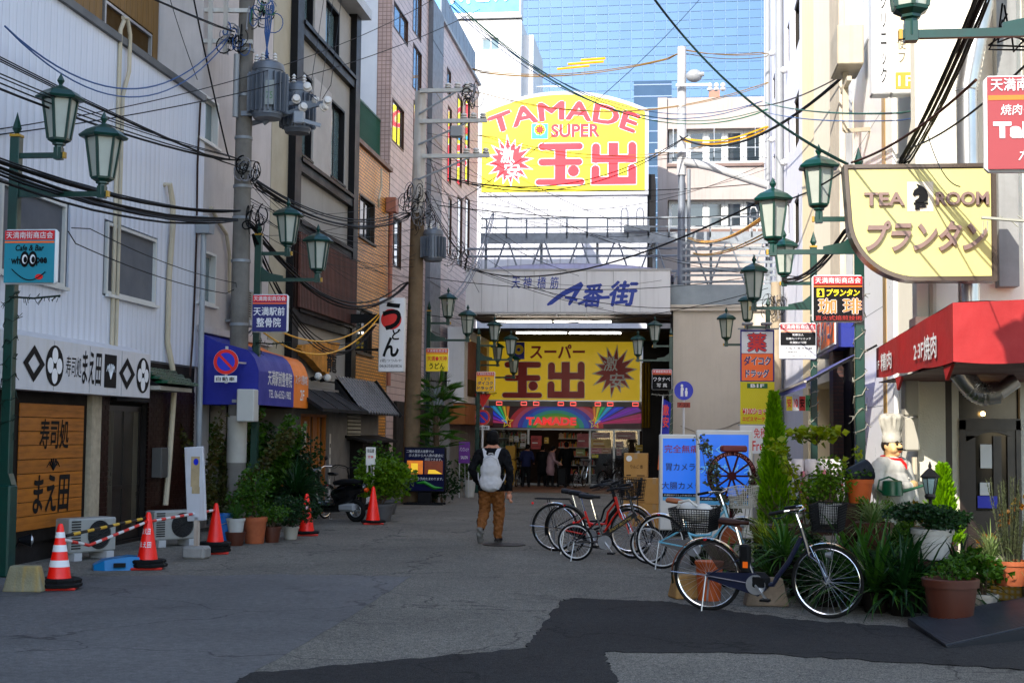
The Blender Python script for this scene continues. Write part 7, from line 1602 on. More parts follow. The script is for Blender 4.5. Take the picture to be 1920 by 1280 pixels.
carton('brown paper wrapped parcel beside the stacked cartons', PY(1227, 920, 26.2).x, 26.2, gz(26.2) + .45, .36, .4, .46, 0, False); carton('plain carton under the brown paper parcel', PY(1227, 920, 26.2).x, 26.2, gz(26.2), .4, .42, .447, 0, False)
# wire stock crates in front of the drug store
q = random.Random(8)
for k in range(3):
    t = thing('wire_crate', ('left', 'middle', 'right')[k] + ' wire crate of packed goods before the drug store', 'crate', (1.75 + .75 * k * .62, 25.2 + .3 * k, 0), 0, 'wire crates before the drug store'); b = MB()
    for j in range(8): b.bar((-.22 + j * .063, -.2, .05), (-.22 + j * .063, -.2, 1.0), .012)
    for j in range(6): b.bar((-.23, -.2, .08 + j * .18), (.23, -.2, .08 + j * .18), .012)
    for x in (-.23, .23):
        for y in (-.2, .2): b.bar((x, y, 0), (x, y, 1.02), .02)
    b.build('wire_frame', M('wire_grey', (.4, .4, .4), .4, metal=.6, var=.1), t)
    g = MB()
    for j in range(14):
        x, z = q.uniform(-.2, .12), .06 + (j // 3) * .22; g.bbox(x, x + q.uniform(.07, .16), -.17, .15, z, z + q.uniform(.12, .21), .01, j % 4)
    g.build('packed_goods', [M('pack_white', (.6, .58, .58), .4, var=.1), M('pack_pink', (.5, .22, .26), .4, var=.1), M('pack_red', (.45, .06, .08), .4, var=.1), M('pack_blue', (.08, .2, .4), .4, var=.1)], t)
    b = MB()
    for j in range(2): b.lathe([(.001, 0), (.1, .0), (.11, .02), (.11, .24), (.09, .27), (.001, .27)], 14, (-.11 + .22 * j, 0, 1.03))
    b.build('paper_rolls', M('pack_white'), t, True)
# ramp plate, gingham box
p = [PG(1702, 1172), PG(1926, 1150), PG(2010, 1192), PG(1775, 1216)]
t = thing('ramp_plate', 'dark ribbed metal ramp plate on the asphalt at the right edge', 'ramp', p[0], 0); o0 = p[0]
b = MB(); hs = (.06, .16, .16, .02); vs = [(v.x - o0.x, v.y - o0.y, h) for v, h in zip(p, hs)] + [(v.x - o0.x, v.y - o0.y, 0) for v in p]; b.add(vs, [(3, 2, 1, 0), (0, 4, 7, 3), (3, 7, 6, 2), (0, 1, 5, 4), (1, 2, 6, 5)]); b.build('plate', M('ramp_metal', (.05, .052, .06), .4, metal=.5, var=.2), t)
rb = MB()
for k in range(1, 26):
    f = k / 26; a = Vector(vs[0]).lerp(Vector(vs[3]), f); c = Vector(vs[1]).lerp(Vector(vs[2]), f); rb.bar(a + Vector((0, 0, .006)), c + Vector((0, 0, .006)), .02, .012)
rb.build('ribs', M('ramp_rib', (.10, .105, .12), .35, metal=.6, var=.2), t, stuff=True)
t = thing('cloth_covered_box', 'low box under a yellow gingham cloth beside the porch', 'box', PG(1889, 1134) + Vector((0, .1, 0)), R(-20))
MB().bbox(-.2, .22, -.1, .2, .02, .24, .01).build('box', MWOOD, t)
mg = bpy.data.materials.new('gingham'); mg.use_nodes = True; _N = mg.node_tree.nodes; _L = mg.node_tree.links; tc = _N.new('ShaderNodeTexCoord'); wv = []
for ax_ in 'XZ':
    wn = _N.new('ShaderNodeTexWave'); wn.bands_direction = ax_; wn.inputs['Scale'].default_value = 5.5; _L.new(tc.outputs['Object'], wn.inputs['Vector']); wv.append(wn)
ad = _N.new('ShaderNodeMath'); ad.operation = 'MULTIPLY'; _L.new(wv[0].outputs[1], ad.inputs[0]); _L.new(wv[1].outputs[1], ad.inputs[1]); mx = _N.new('ShaderNodeMix'); mx.data_type = 'RGBA'; mx.inputs[6].default_value = (.55, .33, .02, 1); mx.inputs[7].default_value = (.62, .6, .5, 1); _L.new(ad.outputs[0], mx.inputs[0]); _L.new(mx.outputs[2], _N['Principled BSDF'].inputs['Base Color'])
b = MB(); b.box(-.21, .23, -.115, -.105, .05, .25); b.box(-.21, .23, -.115, .2, .242, .25); b.box(-.22, -.21, -.115, .2, .06, .25); b.build('cloth', mg, t)
# small porch lantern
p = PY(1744, 925, 15.6); t = thing('garden_lantern', 'small black carriage lantern among the plants by the porch', 'lantern', (p.x, 15.6, 0), 0)
b = MB(); b.cyl((0, 0, 0), (0, 0, p.z - .05), .02, n=8); b.lathe([(.045, -.06), (.06, -.03), (.05, 0)], 6, (0, 0, p.z)); b.lathe([(.1, .17), (.105, .18), (.05, .24), (.015, .27), (.02, .29), (.004, .34)], 6, (0, 0, p.z))
for k in range(6): a = k * math.pi / 3; b.bar((.05 * math.cos(a), .05 * math.sin(a), p.z), (.085 * math.cos(a), .085 * math.sin(a), p.z + .17), .008)
b.build('lantern_frame', MBLK, t); MB().lathe([(.045, 0), (.08, .17)], 6, (0, 0, p.z)).build('lantern_glass', MGLASSB, t)
# ================================================================== BICYCLES, SCOOTER
_wm = {}
def wheel(par, x, r, tyre=.017, white=False):
    k = (round(r, 3), white)
    if k not in _wm:
        n = 40; cir = lambda q: [(q * math.cos(2 * math.pi * i / n), 0, q * math.sin(2 * math.pi * i / n)) for i in range(n)]
        a = MB(); a.tube(cir(r - tyre), tyre, 8, closed=True); b = MB(); b.tube(cir(r - tyre * 2.2), tyre * .62, 6, closed=True)
        c = MB(); q = random.Random(2)
        for i in range(28):
            t = 2 * math.pi * i / 28; t2 = t + (.5 if i % 2 else -.5); c.tube([(.02 * math.cos(t2), .03 * (1 if i % 4 < 2 else -1), .02 * math.sin(t2)), ((r - tyre * 2.4) * math.cos(t), 0, (r - tyre * 2.4) * math.sin(t))], .0014, 3, caps=False)
        h = MB(); h.cyl((0, -.05, 0), (0, .05, 0), .02, n=10)
        _wm[k] = (a.mesh('tyre', MRUB, True), b.mesh('rim', M('rim_white', (.6, .6, .6), .4, var=.05) if white else MCHROME, True), c.mesh('spokes', M('spoke_steel', (.6, .6, .62), .3, metal=.9, var=0)), h.mesh('hub', MALU, True))
    a, b, c, h = _wm[k]
    o = piece(h, 'wheel', par, (x, 0, r)); piece(a, 'tyre', o); piece(b, 'rim', o); s_ = piece(c, 'spokes', o); s_['kind'] = 'stuff'; return o
def arc(c, r, a0, a1, n=14, y=0): return [(c[0] + r * math.cos(R(a0 + (a1 - a0) * k / n)), y, c[1] + r * math.sin(R(a0 + (a1 - a0) * k / n))) for k in range(n + 1)]
def basket(par, x, z, mat, l=.28, w_=.36, h=.25, taper=.8, name='basket', fine=False):
    b = MB(); n = 9 if not fine else 16; T_ = lambda u, v, t: (x - l / 2 + l * (.5 + (u - .5) * (taper + (1 - taper) * t)), (v - .5) * w_ * (taper + (1 - taper) * t), z + h * t)
    wr = .0032 if fine else .0035
    for i in range(n + 1):
        u = i / n
        for v in (0, 1): b.tube([T_(u, v, 0), T_(u, v, 1)], wr, 4, caps=False); b.tube([T_(v, u, 0), T_(v, u, 1)], wr, 4, caps=False)
        b.tube([T_(u, 0, 0), T_(u, 1, 0)], wr, 4, caps=False)
    m_ = 5 if not fine else 10
    for j in range(m_ + 1):
        t = j / m_; b.tube([T_(0, 0, t), T_(1, 0, t), T_(1, 1, t), T_(0, 1, t)], wr if j < m_ else .006, 4, closed=True)
    return b.build(name, mat, par)
def bicycle(label, pr, yaw, wr=.34, wb=1.1, col=None, style='ladies', basket_m=None, fender=None, carrier=None, lean=R(4), bars=None, saddle=None, white=False, rear_basket=None, stand=True):
    t = thing('bicycle', label, 'bicycle', pr, yaw, 'bicycles parked on the right'); t.rotation_euler = (lean, 0, yaw); t.rotation_mode = 'XYZ'
    W = wheel(t, 0, wr, white=white), wheel(t, wb, wr, white=white)
    bb = (wb * .42, wr * .82 if wr > .28 else wr * 1.05); hs = 1.0 if wr > .28 else .95
    st0 = (bb[0] - .13, .62); sad = (bb[0] - .2, .82); hd0 = (wb - .16, .60); hd1 = (wb - .24, .84)
    f = MB()
    if style == 'ladies': f.tube([(hd1[0] + .02, 0, hd1[1] - .06), (hd1[0] - .13, 0, .62), (bb[0] + .22, 0, .46), (bb[0] + .02, 0, .44), (bb[0] - .07, 0, .46)], .016, 8); f.tube([(hd0[0] - .02, 0, hd0[1] + .07), (hd0[0] - .14, 0, .52), (bb[0] + .2, 0, .36), (bb[0], 0, bb[1])], .017, 8)
    elif style == 'city': f.tube([(hd1[0], 0, hd1[1] - .09), (hd1[0] - .12, 0, .52), (hd1[0] - .24, 0, .36), (bb[0] + .16, 0, .29), (bb[0], 0, bb[1])], .024, 10)
    else: f.bar((hd0[0] - .0, 0, hd0[1] + .06), (bb[0] - .02, 0, bb[1] + .08), .045, .06)
    f.tube([(hd1[0], 0, hd1[1]), (hd0[0], 0, hd0[1] - .04)], .02, 8); f.tube([(bb[0], 0, bb[1]), (st0[0], 0, st0[1])], .016, 8)
    for s_ in (-.055, .055): f.tube([(0, s_, wr), (bb[0], s_ * .6, bb[1])], .010, 6); f.tube([(0, s_, wr), (st0[0] + .02, s_ * .3, st0[1] - .08)], .009, 6)
    f.build('frame', col, t, True)
    k = MB()
    for s_ in (-.05, .05): k.tube([(wb, s_, wr), (wb - .06, s_, wr + .17), (hd0[0] + .02, s_ * .9, hd0[1] - .03), (hd0[0], 0, hd0[1])], .010, 6)
    k.build('fork', col if style != 'fold' else MBLK, t, True)
    MB().tube([(st0[0], 0, st0[1] - .05), (sad[0], 0, sad[1])], .013, 8).build('seat_post', MCHROME, t, True)
    s = MB(); P = [(-.15, .085), (-.12, .105), (-.02, .075), (.06, .03), (.13, .018)]
    vs = []; fs = []; n = len(P)
    for (x, hw) in P:
        for a in range(10): th = 2 * math.pi * a / 10; vs.append((sad[0] + x, hw * math.cos(th), sad[1] + .045 + (.035 if x < 0 else .02) * math.sin(th) + (.012 if x < -.1 else 0)))
    for i in range(n - 1):
        for a in range(10): fs.append((i * 10 + a, i * 10 + (a + 1) % 10, (i + 1) * 10 + (a + 1) % 10, (i + 1) * 10 + a))
    fs += [tuple(range(10))[::-1], tuple((n - 1) * 10 + a for a in range(10))]; s.add(vs, fs); s.build('saddle', saddle or MBLKP, t, True, 60)
    h = MB(); hx, hz = hd1[0] - .05, hd1[1] + .14; bm = bars or MCHROME
    h.tube([(hd1[0], 0, hd1[1]), (hx, 0, hz)], .013, 8)
    for s_ in (-1, 1): h.tube([(hx, 0, hz), (hx + .05, s_ * .1, hz + .03), (hx + .0, s_ * .24, hz + .04), (hx - .12, s_ * .27, hz + .02)], .011, 8);
    ho = h.build('handlebar', bm, t, True)
    for s_ in (-1, 1):
        MB().tube([(hx - .04, s_ * .26, hz + .035), (hx - .18, s_ * .275, hz + .005)], .017, 8).build('grip', MBLKP, ho, True)
        MB().tube([(hx - .0, s_ * .235, hz + .02), (hx - .06, s_ * .26, hz - .025), (hx - .15, s_ * .27, hz - .035)], .006, 5).build('brake_lever', MBLK, ho)
    cab = MB(); cab.tube([(hx, .2, hz), (hx + .12, .1, hz - .02), (hd0[0] + .03, .0, hd0[1] + .1)], .004, 4); cab.tube([(hx, -.2, hz), (hx + .15, -.1, hz + .02), (hd0[0] + .04, 0, hd0[1] + .05)], .004, 4); cab.build('brake_cable', MBLKP, t)
    c = MB(); c.lathe([(.07, -.004), (.095, -.004), (.095, .004), (.07, .004)], 26); c.v = [(x + bb[0], z - .045, y + bb[1]) for x, y, z in c.v]
    for j in range(5): a = j * 1.2566; c.bar((bb[0], -.045, bb[1]), (bb[0] + .075 * math.cos(a), -.045, bb[1] + .075 * math.sin(a)), .012)
    c.build('chainring', MALU, t)
    for (x, y, z) in ((.11, -.11, -.13), (-.11, .11, .13)):
        co = MB().bar((bb[0], y * .55, bb[1]), (bb[0] + x, y * .64, bb[1] + z), .018).build('crank', MALU, t); g = MB(); g.cbox((bb[0] + x, y, bb[1] + z), (.09, .08, .022)); g.build('pedal', MBLKP, co)
    if style in ('ladies', 'city'):
        MB().prism([(0.02, wr - .035), (bb[0] + .02, bb[1] - .11), (bb[0] + .1, bb[1] - .04), (bb[0] + .1, bb[1] + .05), (bb[0], bb[1] + .11), (0, wr + .035)], -.04, -.03).build('chain_case', fender if style == 'ladies' else col, t)
    else: c = MB(); c.tube([(0, -.04, wr + .04), (bb[0], -.045, bb[1] + .09)], .006, 4); c.tube([(0, -.04, wr - .04), (bb[0], -.045, bb[1] - .09)], .006, 4); c.build('chain', MBLK, t)
    if fender:
        for (x, a0, a1, nm) in ((0, 30, 195, 'fender'), (wb, -5, 130, 'fender')):
            g = MB(); o_ = arc((x, wr), wr + .022, a0, a1, 18); n = len(o_)
            g.add([(p[0], y, p[2] - (.008 if y else 0)) for p in o_ for y in (-.028, 0, .028)], [(3 * i + j, 3 * i + 3 + j, 3 * i + 4 + j, 3 * i + 1 + j) for i in range(n - 1) for j in (0, 1)]); go = g.build(nm, fender, t, True)
            g = MB(); g.tube([(x, .03, wr), (o_[-3][0], .028, o_[-3][2])], .003, 4); g.tube([(x, -.03, wr), (o_[-3][0], -.028, o_[-3][2])], .003, 4); g.build('fender_stay', MCHROME, go)
    if carrier:
        g = MB(); z = wr * 2 + .07
        for y in (-.06, 0, .06): g.tube([(-.28, y, z), (.22, y, z), (st0[0] - .02, y * .5, st0[1])], .006, 5)
        g.tube([(-.28, -.06, z), (-.31, -.0, z), (-.28, .06, z)], .006, 5)
        for y in (-.07, .07): g.tube([(0, y, wr), (-.1, y * .9, z)], .006, 5)
        g.build('carrier', carrier, t, True)
    if basket_m: basket(t, wb + .02, hd1[1] - .02, basket_m, fine=style == 'city'); g = MB(); g.tube([(wb - .1, 0, hd1[1] - .03), (wb + .1, 0, hd1[1] - .03)], .008, 5); g.tube([(wb, .05, wr), (wb + .08, .08, hd1[1] - .02)], .005, 5); g.tube([(wb, -.05, wr), (wb + .08, -.08, hd1[1] - .02)], .005, 5); g.build('basket_stay', MCHROME, t)
    if rear_basket: basket(t, -.12, wr * 2 + .085, rear_basket, .42, .36, .22, .85, 'rear_basket', True)
    if stand: g = MB(); g.tube([(0, .04, wr), (-.05, .1, .02), (-.12, .12, .005)], .008, 6); g.tube([(0, -.06, wr), (-.03, -.12, .005), (.05, -.13, .004)], .008, 6); g.build('kickstand', MALU, t, True)
    MB().ball((-.02 if not carrier else -.33, 0, wr * 2 - .0), .02, 8, 6).build('reflector', MRED, t); MB().tube([(wb - .0, -.06, wr * 1.75), (wb + .06, -.06, wr * 1.75)], [.022, .035], 10).build('headlamp', MALU, t, True)
    return t
def B(px, Y): return Vector((PY(px, 1000, Y).x, Y, 0))
MNB = M('navy_paint', (.018, .022, .05), .3, var=.1, coat=.5)
p0 = B(1328, 14.1); yaw = math.atan2(B(1558, 13.7).y - p0.y, B(1558, 13.7).x - p0.x)
e = bicycle('dark navy electric city bicycle with chrome fenders, nearest the camera', p0, yaw, .345, 1.17, MNB, 'city', M('basket_black', (.015, .015, .016), .5, var=.1), MCHROME, None, R(3), MCHROME, M('brown_leather', (.05, .022, .014), .45, var=.2), False, M('basket_black'))
b = MB(); P = [(x[0], x[2]) for x in arc((0, .345), .335, 30, 100, 10)] + [(.12, .42), (.36, .40)]; b.prism(P[::-1], -.052, -.048); b.build('dress_guard', M('smoked_guard', (.06, .045, .04), .3, var=.1), e); MATS['smoked_guard'].node_tree.nodes['Principled BSDF'].inputs['Alpha'].default_value = .6
MB().bbox(.33, .43, -.05, .05, .38, .66, .02).build('battery', MBLKP, e); MB().box(.37, .42, -.054, -.051, .44, .5).build('orange_label', MORG, e)
MB().bbox(.42, .62, -.06, .06, .22, .40, .05).build('motor', MBLKP, e, True)
tb = thing('shopping_bag', 'folded pale canvas bag in the rear basket of the dark bicycle', 'bag', p0 + Vector((-.12, .02, .83)), yaw)
blob(tb, 'bag_body', [((0, 0, .1), (.17, .13, .09), 0), ((-.08, .02, .15), (.10, .11, .07), 0), ((.08, -.02, .13), (.1, .12, .08), 0)], [M('canvas_pale', (.55, .53, .49), .8, var=.15, vs=6, bump=.4, bs=14)], lambda p: 0, .02, 3); MB().tube([(-.14, -.13, .16), (-.12, -.15, .22), (-.02, -.15, .24), (.06, -.14, .18)], .012, 6).build('strap', M('canvas_pale'), tb, True)
p0 = B(1240, 18.35); bicycle('pale blue bicycle with tan saddle and wire basket behind the dark one', p0, math.atan2(B(1400, 17.9).y - p0.y, B(1400, 17.9).x - p0.x), .345, 1.1, M('pale_blue_paint', (.20, .42, .52), .3, var=.08, coat=.4), 'ladies', M('basket_cream', (.50, .48, .42), .5, var=.1), MCHROME, None, R(3), MCHROME, M('tan_leather', (.30, .11, .03), .45, var=.15), True)
p0 = B(1064, 20.3); bicycle('orange red step-through bicycle with black saddle', p0, math.atan2(B(1186, 19.75).y - p0.y, B(1186, 19.75).x - p0.x), .345, 1.08, M('red_orange_paint', (.55, .05, .015), .3, var=.08, coat=.4), 'ladies', M('basket_black'), MBLK, None, R(4), MBLK)
p0 = B(1041, 20.75); bicycle('black bicycle with rear carrier behind the orange red one', p0, math.atan2(B(1180, 20.6).y - p0.y, B(1180, 20.6).x - p0.x), .345, 1.1, MBLK, 'ladies', M('basket_black'), MCHROME, MBLK, R(4), MBLK)
p0 = B(1080, 19.25); fb = bicycle('small wheeled black folding bicycle in front of the orange red one', p0, math.atan2(B(1230, 18.95).y - p0.y, B(1230, 18.95).x - p0.x), .255, 1.02, M('fold_black', (.02, .02, .022), .35, var=.1), 'fold', None, None, None, R(4), MBLK, None, True)
text('EAST BOTTE', fb, .50, .80, .47, .52, M('gold_text', (.4, .3, .12), .5, var=0), y=-.035, bold=.01, fn=lambda u, q, y: (.50 + .30 * u, y, .405 + .185 * u + .035 * q))
# far bicycles at the shop front, seen small
for k, (px, Y, yw, lab) in enumerate(((1078, 53.5, R(75), 'far silver bicycle leaning by the supermarket doors'), (1128, 54.2, R(60), 'far black bicycle at the supermarket window'), (1195, 53.0, R(80), 'far dark bicycle behind the cartons'), (968, 53.6, R(85), 'far bicycle beside the person in dark blue'))):
    p = PY(px, 900, Y); p.z = gz(Y); bicycle(lab, p, yw, .33, 1.05, MALU if k == 0 else MBLK, 'ladies', MBLK if k != 0 else MALU, MBLK, None, R(4), MBLK)['group'] = 'far bicycles at the supermarket'
# --- scooter
p = PG(668, 978); t = thing('scooter', 'black motor scooter with orange tail lamp parked beyond the shrubs', 'scooter', p + Vector((0, 0, 0)), R(168)); t.rotation_euler = (R(-6), 0, R(158))
MSCB = M('scooter_black', (.008, .008, .010), .18, var=.05, coat=.6)
for x, nm in ((0, 'wheel'), (1.18, 'wheel')):
    b = MB(); n = 28; b.tube([(x + .175 * math.cos(2 * math.pi * i / n), 0, .22 + .175 * math.sin(2 * math.pi * i / n)) for i in range(n)], .05, 10, closed=True); w_ = b.build(nm, MRUB, t, True)
    b = MB(); b.tube([(x + .125 * math.cos(2 * math.pi * i / n), 0, .22 + .125 * math.sin(2 * math.pi * i / n)) for i in range(n)], .018, 6, closed=True)
    for i in range(6): a = i * math.pi / 3; b.bar((x, 0, .22), (x + .12 * math.cos(a), 0, .22 + .12 * math.sin(a)), .03, .02)
    b.cyl((x, -.06, .22), (x, .06, .22), .035, n=10); b.build('rim', MALU, w_, True)
blob(t, 'body', [([(-.2, 0, .66), (.1, 0, .62), (.42, 0, .52)], [.09, .15, .13], 0, 0), ([(.1, 0, .5), (.36, 0, .38)], [.13, .12], 0, 0), ([(.4, 0, .28), (.62, 0, .25), (.85, 0, .27)], [.11, .10, .11], 0, 0), ([(.86, 0, .28), (.94, 0, .55), (.92, 0, .82)], [.12, .14, .10], 0, 0), ([(1.0, 0, .5), (1.16, 0, .46), (1.3, 0, .4)], [.10, .09, .05], 0, 0), ((.93, 0, .93), (.13, .17, .1), 0)], [MSCB], lambda p: 0, .022, 4)
b = MB(); vs = MB(); b.tube([(-.16, 0, .76), (.05, 0, .78), (.3, 0, .76), (.45, 0, .72)], [.09, .13, .12, .08], 12); b.v = [(x, y, .74 + (z - .74) * .5) for x, y, z in b.v]; b.build('seat', MBLKP, t, True)
b = MB(); b.tube([(.9, 0, .95), (.84, -.2, 1.02), (.76, -.34, 1.0)], .014, 8); b.tube([(.9, 0, .95), (.84, .2, 1.02), (.76, .34, 1.0)], .014, 8); b.build('handlebar', MCHROME, t, True)
for s_ in (-1, 1): b = MB(); b.tube([(.84, s_ * .2, 1.02), (.84, s_ * .24, 1.14)], .007, 5); b.ball((.83, s_ * .26, 1.17), .06, 10, 6, (.3, 1, .7)); b.build('mirror', MBLKP, t, True)
MB().ball((-.27, 0, .62), .06, 10, 6, (.7, 1.3, .8)).build('tail_lamp', M('tail_orange', (.6, .12, .01), .2, var=.1), t, True)
b = MB(); b.T = Matrix.Translation((-.33, 0, .44)) @ Matrix.Rotation(R(-25), 4, 'Y'); b.box(-.005, .005, -.09, .09, -.05, .06); b.build('number_plate', MWHT, t)
MB().tube([(.2, -.13, .22), (-.1, -.14, .26), (-.24, -.14, .3)], [.03, .055, .05], 12).build('exhaust', M('exhaust_dark', (.1, .1, .1), .3, metal=.8, var=.1), t, True); MB().bbox(-.02, .36, -.12, .1, .2, .36, .04).build('engine', MGREY, t)
MB().tube([(1.0, 0, .75), (1.18, 0, .22)], .03, 8).build('front_fork', MALU, t, True); MB().ball((1.05, 0, .78), .09, 10, 8, (.5, 1, .7)).build('headlamp', MALU, t, True)
b = PG(650, 970); b.z = 0; bicycle('dark bicycle parked behind the scooter against the restaurant', Vector((-6.9, 27.6, gz(27))), R(75), .33, 1.08, MBLK, 'ladies', None, MBLK, None, R(4), MBLK)['group'] = 'bicycle by the restaurant'
# ================================================================== PLANTS
def leaves(b, clumps, n, size, q, flat=.5, ratio=.42, up=0.0):
    """leaf-sized faces spread through the volume of the clumps"""
    tot = sum(c[1][0] * c[1][1] * c[1][2] for c in clumps)
    for c, rd in clumps:
        k = max(4, int(n * rd[0] * rd[1] * rd[2] / tot))
        for _ in range(k):
            while True:
                d = Vector((q.uniform(-1, 1), q.uniform(-1, 1), q.uniform(-1, 1)))
                if .25 < d.length < 1: break
            p = Vector((c[0] + d.x * rd[0], c[1] + d.y * rd[1], c[2] + d.z * rd[2]))
            a = Vector((q.gauss(0, 1) + d.x, q.gauss(0, 1) + d.y, q.gauss(0, flat) + up + d.z * .3)).normalized(); s_ = size * q.uniform(.6, 1.25)
            u, v = perp(a); w_ = (u * math.cos(q.uniform(0, 6.3)) + v * math.sin(q.uniform(0, 6.3))).normalized() * s_ * ratio; m_ = p + a * s_ * .5
            nn = a.cross(w_).normalized() * s_ * .10
            b.add([p, m_ + w_ + nn, p + a * s_ - nn, m_ - w_ + nn], [(0, 1, 2), (0, 2, 3)])
def straps(b, base, n, length, width, q, spread=.9, droop=1.0, seg=5, lean=(0, 0)):
    for k in range(n):
        a = q.uniform(0, 2 * math.pi); el = q.uniform(.25, 1.35) * spread; L_ = length * q.uniform(.6, 1.15); w_ = width * q.uniform(.7, 1.2)
        d = Vector((math.cos(a) * math.sin(el) + lean[0], math.sin(a) * math.sin(el) + lean[1], math.cos(el))); p = Vector(base) + Vector((q.uniform(-.04, .04), q.uniform(-.04, .04), 0)); sd = d.cross(Vector((0, 0, 1))); sd = sd.normalized() if sd.length > .01 else Vector((1, 0, 0)); P = []
        for i in range(seg + 1):
            f = i / seg; ww = w_ * (1 - f ** 2.2) * (.55 + .9 * f * (1 - f)); P += [p + sd * ww + Vector((0, 0, ww * .35)), p, p - sd * ww + Vector((0, 0, ww * .35))]
            d = (d + Vector((0, 0, -droop * .38 * f))).normalized(); p = p + d * (L_ / seg)
        b.add(P, [(3 * i + j, 3 * i + j + 1, 3 * i + j + 4, 3 * i + j + 3) for i in range(seg) for j in (0, 1)])
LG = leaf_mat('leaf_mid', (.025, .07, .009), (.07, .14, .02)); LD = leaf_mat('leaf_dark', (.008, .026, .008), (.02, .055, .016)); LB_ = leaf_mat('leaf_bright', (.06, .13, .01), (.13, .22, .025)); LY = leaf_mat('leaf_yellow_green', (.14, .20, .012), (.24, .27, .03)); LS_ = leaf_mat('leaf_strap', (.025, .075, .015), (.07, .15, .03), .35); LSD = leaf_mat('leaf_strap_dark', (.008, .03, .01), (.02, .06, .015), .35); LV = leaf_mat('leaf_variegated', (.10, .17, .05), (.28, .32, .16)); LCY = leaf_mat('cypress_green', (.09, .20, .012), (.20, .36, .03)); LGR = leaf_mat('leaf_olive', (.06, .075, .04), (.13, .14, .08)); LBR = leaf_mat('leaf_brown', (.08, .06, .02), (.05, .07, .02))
MSTEM = M('bark', (.10, .07, .045), .85, var=.3, vs=8); MSOIL = M('soil', (.03, .022, .016), .95, var=.3)
PM = {'terra': MTERRA, 'white': M('pot_white', (.52, .52, .50), .5, var=.15, streak=.2), 'grey': M('pot_grey', (.13, .13, .135), .6, var=.15), 'brown': M('pot_brown', (.10, .035, .02), .5, var=.2), 'orange': M('pot_orange', (.45, .13, .04), .7, var=.2), 'pale': M('pot_pale', (.40, .38, .34), .7, var=.2), 'dark': M('pot_shaded', (.02, .017, .015), .7, var=.3), 'blue': M('bucket_blue', (.03, .20, .50), .4, var=.12)}  # near-black pot kind: shade at the foot of the plants put into its colour
def pot(par, r, h, kind, c=(0, 0, 0), sq=False):
    MB().lathe([(r * .72, 0), (r * .74, .01), (r * .93, h * .82), (r * 1.0, h * .82), (r * 1.03, h * .98), (r * .98, h), (r * .9, h), (r * .88, h * .9), (.001, h * .9)], 8 if sq else 24, c).build('pot', PM[kind], par, True, 40)
    MB().lathe([(r * .88, h * .91), (.001, h * .925)], 16, c, caps=False).build('soil', MSOIL, par)
_pc = [0]
def plant(label, loc, pot_=None, form='bush', leaf=None, size=.07, n=500, h=.6, r=.35, cat='potted plant', name='potted_plant', sq=False, stems=5, base=0.0, group=None, **kw):
    _pc[0] += 1; q = random.Random(100 + _pc[0]); t = thing(name, label, cat, loc, 0, group); z = base
    if pot_: pot(t, pot_[0], pot_[1], pot_[2], (0, 0, base), sq); z = base + pot_[1] * .9
    b = MB()
    if form == 'bush':
        cl = [((q.uniform(-.5, .5) * r, q.uniform(-.5, .5) * r, z + h * q.uniform(.25, .85)), (r * q.uniform(.35, .6), r * q.uniform(.35, .6), h * q.uniform(.18, .34))) for _ in range(9)]
        leaves(b, cl, n, size, q, **kw); s_ = MB()
        for c, rd in cl[:stems + 2]: s_.tube([(q.uniform(-.03, .03), q.uniform(-.03, .03), z - .02), (c[0] * .5, c[1] * .5, z + (c[2] - z) * .55), c], [.012, .009, .004], 5)
        s_.build('stem', MSTEM, t)
    elif form == 'strap': straps(b, (0, 0, z), n, h, size, q, **kw)
    elif form == 'cone':
        for k in range(n):
            f = q.random() ** .75; a = q.uniform(0, 6.283); rr = r * (1 - f) ** .8 * q.uniform(.45, 1.0) * (1 + .22 * math.sin(a * 3 + f * 11) + .12 * math.sin(a * 5 - f * 23)); p = Vector((rr * math.cos(a), rr * math.sin(a), z + f * h)); d = Vector((math.cos(a) * .6, math.sin(a) * .6, .9 + q.uniform(-.3, .3))).normalized(); s2 = size * q.uniform(.6, 1.3)
            u, v = perp(d); w_ = (u * math.cos(k) + v * math.sin(k)) * s2 * .2; b.add([p - w_, p + w_, p + d * s2 + w_ * .3, p + d * s2 - w_ * .3], [(0, 1, 2, 3)])
        s_ = MB(); s_.tube([(0, 0, base), (0, 0, z + h * .8)], [.025, .006], 6); s_.build('trunk', MSTEM, t)
    elif form == 'sprig':
        s_ = MB()
        for k in range(stems):
            a = q.uniform(0, 6.28); d = Vector((math.cos(a) * .5, math.sin(a) * .5, 1)) ; P = [Vector((0, 0, z))]
            for i in range(5): P.append(P[-1] + d.normalized() * h / 5 * q.uniform(.8, 1.1)); d += Vector((q.uniform(-.25, .25), q.uniform(-.25, .25), -.05))
            s_.tube(P, [.008, .007, .006, .005, .004, .002], 5)
            for i in range(n // stems):
                f = q.uniform(.15, 1) * 4.99; j = int(f); p = P[j].lerp(P[j + 1], f - j); leaves(b, [(p, (size, size, size))], 4, size, q, **kw)
        s_.build('stem', MSTEM, t)
    elif form == 'needle':
        for k in range(stems):
            a = q.uniform(0, 6.28); rr = q.uniform(0, .12); d = Vector((math.cos(a) * .35 * q.random(), math.sin(a) * .35 * q.random(), 1)).normalized(); L_ = h * q.uniform(.6, 1); p0 = Vector((rr * math.cos(a), rr * math.sin(a), z)); b.tube([p0, p0 + d * L_], .004, 3, caps=False)
            for i in range(n // stems):
                f = q.uniform(.1, 1); p = p0 + d * L_ * f; e = Vector((q.gauss(0, 1), q.gauss(0, 1), .8)).normalized() * size; u = perp(e)[0] * .004; b.add([p - u, p + u, p + e], [(0, 1, 2)])
    o = b.build('foliage', leaf or LG, t); return t
